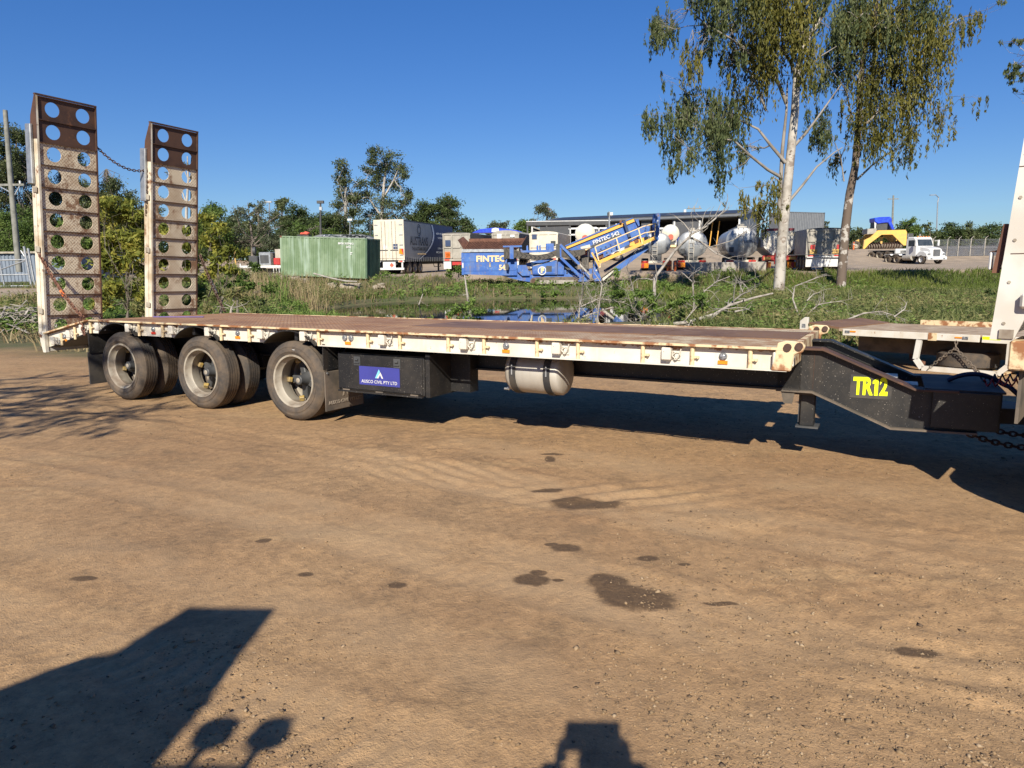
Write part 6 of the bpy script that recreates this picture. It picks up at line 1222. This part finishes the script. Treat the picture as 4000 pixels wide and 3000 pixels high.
bt('small pale gum left of the carport',105,1910,1990,855,930,9,14,26,'l_grey',37); bt('upright pale gum behind the carport roof',110,2075,2190,785,900,16,14,28,'l_grey',38,dens=1.0,trunk=[(2130,960),(2135,870),(2140,810)]); bt('bright green bush left of the carport post',100,2010,2080,850,930,9,16,26,'l_mid',39)
bt('small far gum behind the stacked containers',120,3205,3240,862,940,5,12,18,'l_grey',40)
for k,(a,b,c,d,lm,lb) in enumerate(((3310,3400,885,985,'l_euc','grey-green shrub left of the compost turner'),(3395,3480,890,985,'l_dark','dark shrub behind the compost turner'),(3520,3600,858,990,'l_mid','tall green shrub above the white prime mover'),(3590,3680,872,995,'l_euc','brownish shrub right of the prime mover cab'),(3670,3760,862,1000,'l_dark','dark shrub behind the fence, left of the tall one'),(3750,3830,868,1000,'l_euc','shrub with uneven top behind the fence'),(3815,3910,880,1005,'l_dark','last dark shrub behind the fence by the truck body'),(3890,4010,895,1010,'l_mid','green shrub behind the tailgate hinge'))):
    o=bt(lb,112,a,b,c,d,15,20,34,lm,50+k,name='fence_shrub',trunk=[((a+b)/2,1000),((a+b)/2,970),((a+b)/2+2,930)],dens=1.4); o['group']='shrubs along the fence'
# wattle bushes behind the ramps
def bush(label,Y,blobs,lm,seed,lf,wf,dens,base=None,bark='bark_dark',name='wattle_bush',dirup=0,grp='bushes by the pond',hang=0):
    x=sum(b[0] for b in blobs)/len(blobs); y=base or max(b[1]+b[2]*.8 for b in blobs)
    return pxtree(name,label,Y,[(x,y),(x+2,y-20),(x+4,y-45)],.06,blobs,Mt[bark],Mt[lm],lf,wf,dens,grp,seed,hang=hang,cat='bush')
bush('yellow-green wattle bush between the two raised ramps',17,[(410,800,35),(455,790,40),(520,810,42),(575,840,38),(420,860,50),(480,850,55),(545,870,50),(590,920,45),(430,940,60),(500,940,60),(560,980,60),(420,1030,60),(490,1040,60),(570,1070,55),(440,1120,55),(520,1140,50),(590,1160,40),(410,1180,40)],'l_wattle',61,.17,.05,2.4,1260)
bush('yellow-green wattle bush behind the far ramp',18,[(640,900,50),(700,930,55),(760,960,50),(650,1000,55),(720,1030,55),(640,1090,50),(760,1070,50)],'l_wattle',62,.17,.05,2.4,1240)
bush('leafy wattle bush just right of the far ramp',18,[(815,860,40),(870,900,45),(820,940,45),(900,960,40),(850,1000,45),(930,1000,30),(820,1060,45),(880,1060,40)],'l_wattle',63,.17,.05,2.2,1230)
bush('dark green bush behind the near ramp base',20,[(200,900,50),(270,930,50),(340,960,50),(220,1010,50),(300,1040,50),(360,1080,40),(250,1110,50)],'l_mid',64,.15,.07,2.0,1240)
bush('dry brown brush at the foot of the wattles',15,[(560,1200,40),(610,1190,40),(530,1220,30),(660,1200,30)],'weed',65,.16,.03,2.0,1250,bark='deadwood')
bush('dry tangled brush right of the far ramp foot',17,[(830,1160,45),(900,1150,45),(960,1180,40),(800,1210,30),(1010,1200,30)],'weed',66,.16,.03,1.6,1245,bark='deadwood')
bush('dense green scrub filling under the wattles',19,[(400,1130,45),(460,1150,45),(530,1120,45),(590,1130,45),(650,1150,45),(720,1140,45),(430,1200,40),(560,1200,40),(690,1200,40)],'l_mid',164,.15,.06,2.0,1250)
bush('green scrub right of the far ramp below the grey shrub',24,[(800,1100,40),(860,1120,40),(930,1100,40),(990,1110,38),(1040,1130,34),(900,1060,34),(960,1050,30)],'l_mid',165,.16,.06,1.6,1200)
bush('broad-leaved dark weed clump near the reeds',20,[(960,1170,22),(990,1190,24),(1020,1180,18)],'l_mid',67,.22,.14,1.2,1240)
bush('leafy green bush on the near pond edge, left of the machine reflection',24,[(1790,1200,34),(1830,1190,34),(1860,1215,34),(1800,1240,34),(1850,1250,34),(1770,1230,26)],'l_fresh',68,.12,.055,1.1,1290)
bush('low leafy bush on the far bank left of the pond',44,[(1470,1150,22),(1500,1145,26),(1535,1150,24),(1560,1155,18)],'l_fresh',69,.16,.09,1.3,1170)
bush('low green bush on the far bank right of the pond middle',43,[(2130,1148,20),(2165,1143,22),(2200,1150,18)],'l_fresh',70,.16,.09,1.3,1165)
bush('green bush in front of the grey tipper wheels',50,[(1760,1065,22),(1790,1055,26),(1820,1070,20)],'l_fresh',71,.16,.09,1.3,1085)
bush('dense green bush beside the white gum trunk',34,[(2925,1085,18),(2950,1100,22),(2975,1115,20),(2935,1120,18)],'l_mid',72,.15,.07,1.2,1140)
bush('small dark weed clump in the grass at right',30,[(3860,1150,22),(3880,1175,24),(3840,1170,18)],'l_dark',73,.14,.07,1.1,1200)
bush('tall leafy sapling tangled with the dead branch',24,[(2420,1130,36),(2450,1170,40),(2490,1140,34),(2540,1160,36),(2430,1210,36),(2500,1210,38),(2560,1210,34),(2400,1060,22),(2590,1120,26),(2620,1180,30)],'l_fresh',74,.17,.05,1.7,1285,bark='deadwood',name='leafy_sapling')
bush('leafy shrub right of the dead branch',23,[(2660,1170,34),(2710,1160,34),(2750,1190,36),(2700,1220,36),(2800,1210,34),(2850,1180,30),(2900,1210,30)],'l_fresh',75,.16,.05,1.6,1285)
# grasses, weeds, reeds (uncountable)
def blades(n,xf,h0,h1,w,lean,seed,mat,name,label,vb=0.0):
    rg=np.random.default_rng(seed); x,y=xf(n,rg); n=len(x); z=HT(x,y); h=rg.uniform(h0,h1,n); a=rg.uniform(0,6.28,n); ln=rg.normal(0,lean,(n,2))*h[:,None]
    c,s=np.cos(a)*w*.5,np.sin(a)*w*.5; B=np.stack([x,y,z-.03],-1); tip=B+np.stack([ln[:,0],ln[:,1],h],-1); mid=B+np.stack([ln[:,0]*.35,ln[:,1]*.35,h*.55],-1); o=np.stack([c,s,0*c],-1)
    V=np.stack([B-o,B+o,mid+o*.8,tip,mid-o*.8],1).reshape(-1,3); q=np.arange(n)[:,None]*5
    me=np.concatenate([q+np.array([0,1,2,4]),]); V2=V
    F4=np.concatenate([q+np.array([0,1,2,4]),q+np.array([4,2,3,3])])
    tri=np.concatenate([q+np.array([0,1,2]),q+np.array([0,2,4]),q+np.array([4,2,3])])
    v=np.clip(vb+.45*rg.random(n)+.55*(.5+vnoise(x,y,.35,seed)),0,1)
    o_=mesh_np(name,V2,tri,mat,None,{'v':np.repeat(v,5)},'stuff'); return tag(o_,label,'grass')
def region(x0,x1,y0,y1,f):
    def g(n,rg):
        y=y0+(y1-y0)*rg.random(n)**1.15; x=rg.uniform(x0,x1,n)*1.0; k=f(x,y,rg); return x[k],y[k]
    return g
def wet(x,y): return (HT(x,y)<WATER+.05)|((np.abs(x+.3)<5.8)&(y<28)&(vnoise(x,y,.9,99)<.28))
def frus(x,y,m=.80): return np.abs(x)<y*m+1
blades(90000,region(-26,40,20,58,lambda x,y,r:(zones(x,y)[0]>.4)&~wet(x,y)&frus(x,y)&(vnoise(x,y,.6,90)+r.normal(0,.25,len(x))>-.2)),.12,.34,.035,.5,81,Mt['grass'],'meadow_grass','short green grass around the pond and below the parked trailers')
blades(30000,region(8,40,36,48,lambda x,y,r:(zones(x,y)[0]>.3)&frus(x,y)),.22,.45,.04,.4,82,Mt['grass'],'lush_grass','lush green grass strip along the gravel yard at right',.05)
blades(70000,region(1.5,30,17,37,lambda x,y,r:~wet(x,y)&frus(x,y)&(vnoise(x,y,.8,91)+r.normal(0,.3,len(x))>-.25)),.22,.62,.045,.55,83,Mt['weed'],'tall_weeds','tall brown-green weeds on the near pond bank at right')
blades(26000,region(-16,-3,22,32,lambda x,y,r:~wet(x,y)&frus(x,y)),.25,.6,.05,.5,84,Mt['l_fresh'],'bank_weeds','bright green weeds on the near pond bank at left')
blades(5500,region(-17,-7.5,26,46,lambda x,y,r:~wet(x,y)&(vnoise(x,y,.5,92)+r.normal(0,.2,len(x))>.0)),.3,.85,.035,.3,85,Mt['drygrass'],'dry_reeds','dry tan reeds and stalks below the green container')
blades(12000,region(-24,-9,17,45,lambda x,y,r:frus(x,y)&(zones(x,y)[0]>.3)&(vnoise(x,y,.4,93)>-.15)),.15,.45,.035,.5,86,Mt['drygrass'],'dry_grass','dry yellowish grass near the farm gate and brush pile')
blades(16000,region(-14,22,41,57,lambda x,y,r:(zones(x,y)[0]>.3)&~wet(x,y)&(vnoise(x,y,.5,94)+r.normal(0,.15,len(x))>.08)),.2,.55,.03,.35,87,Mt['drygrass'],'seeding_grass','brown seeding grass heads on the far bank')
def leafy(n,xf,hmax,lf,wf,seed,mat,name,label,per=14):
    rg=np.random.default_rng(seed); x,y=xf(n,rg); n=len(x); z=HT(x,y); h=hmax*(.35+.65*np.clip(.5+1.2*vnoise(x,y,.6,seed+1),0,1))*rg.uniform(.6,1.2,n); cvv=rg.random(n)
    ix=np.repeat(np.arange(n),per); m=len(ix); f=rg.random(m)**.8; rad=.05+.16*h[ix]
    P=np.stack([x[ix]+rg.normal(0,1,m)*rad,y[ix]+rg.normal(0,1,m)*rad,z[ix]+f*h[ix]],-1); D=rg.normal(size=(m,3)); D[:,2]=np.abs(D[:,2])*.5-.15; D/=np.linalg.norm(D,axis=1)[:,None]
    V=leaves(P,D,lf,wf,rg); v=np.clip(.35*cvv[ix]+.4*rg.random(m)+.25*f,0,1)
    return tag(mesh_np(name,V.reshape(-1,3),np.arange(m*4).reshape(-1,4),mat,None,{'v':np.repeat(v,4)},'stuff'),label,'weeds')
leafy(5200,region(1.5,28,17,36,lambda x,y,r:~wet(x,y)&frus(x,y)&(vnoise(x,y,.8,95)+r.normal(0,.2,len(x))>-.1)),.75,.17,.045,181,Mt['weed'],'leafy_weeds','leafy brown-green weeds on the near bank below the gum trees')
leafy(3800,region(2,24,17,34,lambda x,y,r:~wet(x,y)&frus(x,y)&(vnoise(x,y,.7,96)+r.normal(0,.2,len(x))>.0)),.6,.16,.05,182,Mt['l_fresh'],'green_weeds','fresh green leafy weeds on the near bank at right')
leafy(4200,region(-15,-2,20,33,lambda x,y,r:~wet(x,y)&frus(x,y)),.6,.15,.045,183,Mt['l_fresh'],'bank_plants','fresh leafy plants on the near pond bank at left')
leafy(2600,region(-17,-8,20,44,lambda x,y,r:~wet(x,y)&frus(x,y)&(vnoise(x,y,.5,97)>-.1)),.9,.17,.035,184,Mt['weed'],'bank_scrub','brownish scrub plants on the left pond bank')
leafy(3500,region(-12,22,40,56,lambda x,y,r:(zones(x,y)[0]>.3)&~wet(x,y)&(vnoise(x,y,.5,98)+r.normal(0,.15,len(x))>.05)),.5,.2,.07,185,Mt['l_fresh'],'far_bank_plants','leafy green plants on the far pond bank')
# cattail clumps
def reedclump(px,py,Y,n,h,label,mat,seed,spread=.35):
    rg=np.random.default_rng(seed); p=W(px,py,Y); g=hz(p.x,p.y); o=thing('reed_clump',label,'reeds',place(p.x,p.y,g),'reed clumps by the pond')
    m=MB()
    for k in range(n):
        x,y=rg.normal(0,spread,2); hh=h*rg.uniform(.6,1.1); l=rg.normal(0,.14,2)*hh; m.tube([(x,y,-.1),(x+l[0]*.4,y+l[1]*.4,hh*.55),(x+l[0],y+l[1],hh)],[.014,.011,.004],3,False)
    o2=m.to('stalks',mat,o); a=o2.data.attributes.new('v','FLOAT','POINT'); a.data.foreach_set('value',rg.random(len(o2.data.vertices)).astype(np.float32)); return o
reedclump(1205,1165,34,34,1.9,'tall tan reed clump left of the pond below the container',Mt['drygrass'],1,.30)
reedclump(1085,1165,32,60,1.6,'green cattail clump beside the dry reeds',Mt['l_fresh'],2,.35)
reedclump(985,1150,31,60,1.7,'mixed tan reed clump below the tray truck',Mt['drygrass'],3,.6)
reedclump(2010,1262,24.5,50,.65,'thin green rush clump in front of the machine reflection',Mt['l_fresh'],4,.4)
reedclump(1240,1190,33,26,1.2,'short tan reed clump right of the tall one',Mt['drygrass'],6,.25)
# rocks on the bank
rk_=MB()
def rock(px,py,Y,w,h,label,seed):
    rg=np.random.default_rng(seed); p=W(px,py,Y); g=hz(p.x,p.y); pr=[]
    import bmesh
    bm=bmesh.new(); bmesh.ops.create_icosphere(bm,subdivisions=2,radius=1)
    for v in bm.verts: 
        v.co=Vector((max(-.75,min(.75,v.co.x*1.1)),max(-.7,min(.7,v.co.y)),max(-.6,min(.6,v.co.z*1.1)))); v.co*=1+.12*rg.normal(); v.co.x*=w*.62; v.co.y*=.35; v.co.z*=h*.75
    me=bpy.data.meshes.new('bank_rock'); bm.to_mesh(me); bm.free(); o=mesh_obj('bank_rock',me,Mt['stone'],None); o.matrix_world=place(p.x,p.y,max(p.z,g)+h*.25,rg.uniform(-.3,.3)); tag(o,label,'rock','pale rocks on the bank')
for i,(px,py,w,h,lb) in enumerate(((1155,1115,.75,.45,'pale squarish rock under the left end of the container'),(1190,1120,.5,.4,'small pale rock second from left under the container'),(1300,1118,.55,.35,'pale rock below the container middle'),(1345,1115,.5,.35,'small pale rock beside the large flat one'),(1378,1118,.95,.42,'large flat pale rock below the container corner'),(1470,1120,.4,.3,'small brown rock right of the container corner'),(1490,1112,.45,.3,'brown rock rightmost below the curtain trailer'),(1100,1105,.6,.4,'grey rock leftmost under the container'))): rock(px,py+8,45.5,w,h,lb,i)
o=MB().tube([W(1225,1068,45.2),W(1290,1086,45.0),W(1350,1098,44.9),W(1395,1100,44.8)],.05,8).to('grey_pipe',Mt['concrete'],None,smooth=50); tag(o,'grey pipe lying on the bank below the green container','pipe')
# dead wood
def twig(m,p,d,L,r,depth,rg,bend=.35):
    pts=[Vector(p)]; d=Vector(d).normalized(); k=5
    for i in range(k):
        d=(d+Vector(rg.normal(size=3))*bend*.5).normalized(); pts.append(pts[-1]+d*(L/k))
    m.tube(pts,[r*(1-.6*i/k) for i in range(k+1)],5,False)
    if depth>0:
        for _ in range(rg.integers(2,4)):
            i=rg.integers(2,k+1); dd=(d+Vector(rg.normal(size=3))*.75).normalized(); twig(m,pts[i],dd,L*rg.uniform(.4,.7),r*.5,depth-1,rg,bend)
def deadthing(name,label,Y,paths,seed,grp='dead branches by the pond'):
    rg=np.random.default_rng(seed); b=W(*paths[0][0][0],Y); o=thing(name,label,'branch',place(b.x,b.y,b.z),grp); m=MB()
    for pts,r,nt,tl in paths:
        q=[W(x,y,Y)-b+Vector((0,rg.normal(0,.25),0)) for x,y in pts]; k=len(q); r*=.72; m.tube(q,[r*(1-.65*i/(k-1)) for i in range(k)],7)
        for _ in range(int(nt*1.8)):
            i=rg.integers(1,k); dd=(q[i]-q[i-1]).normalized()+Vector(rg.normal(size=3))*.8; twig(m,q[i-1].lerp(q[i],rg.random()),dd,tl*rg.uniform(.5,1.2),r*.3,1,rg)
    m.to('limbs',Mt['deadwood'],o,smooth=60); return o
deadthing('dead_tree','bleached dead tree with a long diagonal limb before the tankers',25,[([(2530,1290),(2545,1180),(2560,1087),(2640,980),(2702,914),(2760,885),(2828,834)],.10,6,1.0),([(2695,925),(2740,945),(2790,965),(2850,940),(2890,915)],.05,4,.8),([(2740,945),(2790,990),(2830,1010)],.04,4,.6),([(2702,914),(2670,870),(2640,845)],.035,2,.4),([(2828,834),(2845,815),(2850,790)],.02,2,.4)],101)
deadthing('dead_branch','tangled pale dead twigs standing before the machine',24.5,[([(2260,1280),(2270,1200),(2280,1140),(2275,1080)],.05,10,.9),([(2330,1285),(2340,1180),(2350,1110),(2320,1060)],.045,10,.9),([(2270,1200),(2350,1170),(2430,1180),(2500,1150)],.04,10,.8),([(2480,1285),(2490,1200),(2475,1120),(2440,1040)],.05,8,.9),([(2280,1240),(2400,1200),(2520,1210)],.04,8,.8)],102)
deadthing('dead_branch','long pale fallen branch lying on the near bank',21.5,[([(2440,1280),(2560,1268),(2690,1262),(2780,1225),(2860,1195),(2930,1160),(3010,1145)],.10,8,.8),([(2860,1195),(2900,1150),(2920,1135)],.05,3,.5),([(2690,1262),(2740,1275),(2780,1285)],.05,2,.4),([(2860,1215),(2920,1205)],.04,2,.4)],103)
deadthing('dead_branch','upright forked dead branch right of the diagonal limb',24,[([(2715,1260),(2715,1180),(2700,1100),(2665,1065)],.05,5,.7),([(2738,1210),(2750,1140),(2800,1100),(2850,1080)],.045,6,.6),([(2900,1140),(2905,1110),(2960,1075)],.03,5,.5)],104)
deadthing('dead_branch','curved pale branch arching from the weeds by the second gum',22,[([(3120,1235),(3112,1170),(3130,1120),(3190,1085),(3225,1075)],.04,5,.6),([(3150,1175),(3180,1150),(3230,1145)],.03,4,.5),([(3130,1250),(3200,1190),(3260,1180)],.04,8,.6)],105)
deadthing('dead_branch','thin pale branch lying above the flat trailer',17,[([(3310,1258),(3380,1225),(3450,1218),(3500,1235)],.035,4,.4),([(3470,1235),(3520,1205),(3560,1180)],.025,3,.35)],106)
deadthing('dead_stump','broken brown stake leaning at the pond edge',30,[([(1838,1235),(1828,1150),(1815,1075)],.10,2,.3)],107)
deadthing('dead_branch','thin bare sapling stem standing in the pond',26,[([(1640,1258),(1636,1190),(1645,1150),(1652,1110)],.03,2,.3)],108)
# brush pile at far left
rg=np.random.default_rng(5); bp=W(70,1272,21); BP=thing('brush_pile','heap of dry branches and palm litter at left behind the ramp','brush pile',place(bp.x,bp.y,hz(bp.x,bp.y)))
m=MB()
for k in range(520):
    x,y=rg.normal(0,.85),rg.normal(0,.6); hgt=max(0,.85-.45*(x*x+y*y)**.5)*rg.random(); a=rg.uniform(0,6.28); L=rg.uniform(.15,.55); m.bar((x,y,hgt+.02),(x+L*math.cos(a),y+L*math.sin(a),max(0.02,hgt+rg.normal(0,.12))),rg.uniform(.015,.06),.015)
o=m.to('dry_litter',Mt['deadwood'],BP); o['kind']='stuff'
# tree outside the left edge whose branches streak the yard with shadow
rg=np.random.default_rng(77); TS=thing('roadside_tree','bare-limbed tree outside the left edge, seen by its streaky shadow','tree',place(-11.5,1.5,0.1)); m=MB()
m.tube([(0,0,-.3),(.1,.1,2.5),(.0,.2,5),(.3,.3,7.5)],[.26,.2,.15,.07],8); LV=[]
for k in range(13):
    z0=3.6+.3*k; e=Vector((rg.uniform(2.5,6.0) if k%4 else -3.0,rg.uniform(-1.5,1.5),z0+rg.uniform(-.3,.9))); q=crook((0,.15,z0-.6),e,rg,6,.05); m.tube(q,[.075*(1-.8*i/6) for i in range(7)],6)
    for _ in range(6): twig(m,q[rg.integers(2,7)],(1,rg.normal(0,.4),rg.normal(0,.25)),rg.uniform(.6,1.6),.022,1,rg,.25)
    for _ in range(5): LV.append(blob_leaves(q[rg.integers(3,7)]+Vector(rg.normal(size=3))*.4,.45,90,.16,.035,rg,hang=.4))
m.to('trunk',Mt['bark_dark'],TS,smooth=60); build_leaves('crown',LV,Mt['l_euc'],TS)
# far wood closing the horizon on the left, one dense mass
rg=np.random.default_rng(9); LV=[]
for k in range(230):
    x=rg.uniform(-250,1700); y=rg.uniform(870,965) if x<1350 else rg.uniform(915,965); c=W(x,y,rg.uniform(112,128)); LV.append(blob_leaves(c,rg.uniform(1.2,2.2),420,.45,.22,rg))
for k in range(110):
    x=rg.uniform(-150,1420); c=W(x,rg.uniform(935,1000),rg.uniform(70,80)); c.z=max(c.z,hz(c.x,c.y)+.4); LV.append(blob_leaves(c,rg.uniform(.9,1.5),380,.32,.15,rg))
for k in range(60):
    x=rg.uniform(3300,4050); c=W(x,rg.uniform(900,985),rg.uniform(116,126)); LV.append(blob_leaves(c,rg.uniform(1.2,1.9),380,.42,.2,rg))
o=build_leaves('far_wood',LV,Mt['l_dark'],None); o['kind']='stuff'; tag(o,'low dark mass of distant trees along the skyline','wood')
# ------------------------------------------------------------------ behind the camera: the photographer and a parked service truck (their shadows fall into view)
PT=thing('service_truck','white service truck parked left behind the viewpoint, seen by its shadow','truck',YARD)
MB().box(-3.4,-1.23,-4.6,-.8,.65,2.03).to('truck_body',Mt['wpaint'],PT,bevel=.03)
MB().prism([(-3.4,2.03),(-2.62,2.20),(-2.48,2.31),(-2.32,2.48),(-2.22,2.50),(-2.14,2.80),(-1.69,2.79),(-1.63,2.03)],'y',-1.6,-.8).to('shadow_outline_box',Mt['wpaint'],PT)  # unseen upper box, outline shaped to cast the stepped shadow at lower left
for x in (-1.47,-1.27): MB().prism([(x+.072*math.cos(2*math.pi*i/16),2.165+.048*math.sin(2*math.pi*i/16)) for i in range(16)],'y',-.90,-.83).cyl((x,-.86,2.02),(x,-.86,2.13),.018,n=6).to('roof_lamp',Mt['dark'],PT)
for x in (-3.35,-1.55):
    for y in (-1.5,-3.8): wheel(PT,(x,y,.45),(1,0,0),.45,.28)
MB().box(-3.3,-1.4,-4.5,-.9,.5,.65).to('chassis',Mt['dark'],PT)
# photographer: continuous skin body
PN=thing('person','person in work clothes standing at the viewpoint holding a phone up','person',YARD)
def skin(name,V,E,Rd,mat,parent,lev=2):
    me=bpy.data.meshes.new(name); me.from_pydata(V,E,[]); o=mesh_obj(name,me,mat,parent); sk=o.modifiers.new('skin','SKIN')
    for i,r in enumerate(Rd): me.skin_vertices[0].data[i].radius=(r,r)
    me.skin_vertices[0].data[0].use_root=True; s=o.modifiers.new('sub','SUBSURF'); s.levels=lev; s.render_levels=lev; return o
yb=-.42
V=[(0.0,yb,.95),(0,yb,1.15),(0,yb+.01,1.36),(0,yb+.02,1.47),(0,yb+.06,1.58),(0,yb+.07,1.70),
   (.19,yb,1.47),(.25,yb+.22,1.28),(.11,yb+.34,1.535),(-.19,yb,1.47),(-.25,yb+.22,1.28),(-.11,yb+.34,1.535),
   (.10,yb,.88),(.12,yb+.02,.48),(.12,yb-.02,.08),(.13,yb+.13,.04),(-.10,yb,.88),(-.12,yb+.02,.48),(-.12,yb-.02,.08),(-.13,yb+.13,.04)]
E_=[(0,1),(1,2),(2,3),(3,4),(4,5),(2,6),(6,7),(7,8),(2,9),(9,10),(10,11),(0,12),(12,13),(13,14),(14,15),(0,16),(16,17),(17,18),(18,19)]
Rd=[.15,.17,.19,.13,.135,.115,.11,.095,.06,.11,.095,.06,.095,.065,.05,.045,.095,.065,.05,.045]
skin('body',V,E_,Rd,pmat('work_clothes',(0.05,0.06,0.10),rough=.8),PN)
for s in (-1,1):
    for k in range(5):
        z=1.53+.022*k if k<4 else 1.52; a=[(s*.125,yb+.34,1.535),(s*.115,yb+.365,z),(s*.085,yb+.375,z+.004)]
        skin('finger',a,[(0,1),(1,2)],[.013,.010,.008],pmat('skin_tone',(0.45,0.27,0.19),rough=.6),PN,1)
MB().lathe([(.088,0),(.092,.03),(.075,.075),(.001,.09)],(0,yb+.045,1.70),(0,0,1),16,False).to('hair',Mt['rubber_dark'],PN,smooth=50)
ph=MB().box(-.10,.10,-.045,-.035,1.545,1.66).to('phone',Mt['dark'],None,bevel=.004); ph.matrix_world=YARD; tag(ph,'dark phone held up in the photographer hands','phone')
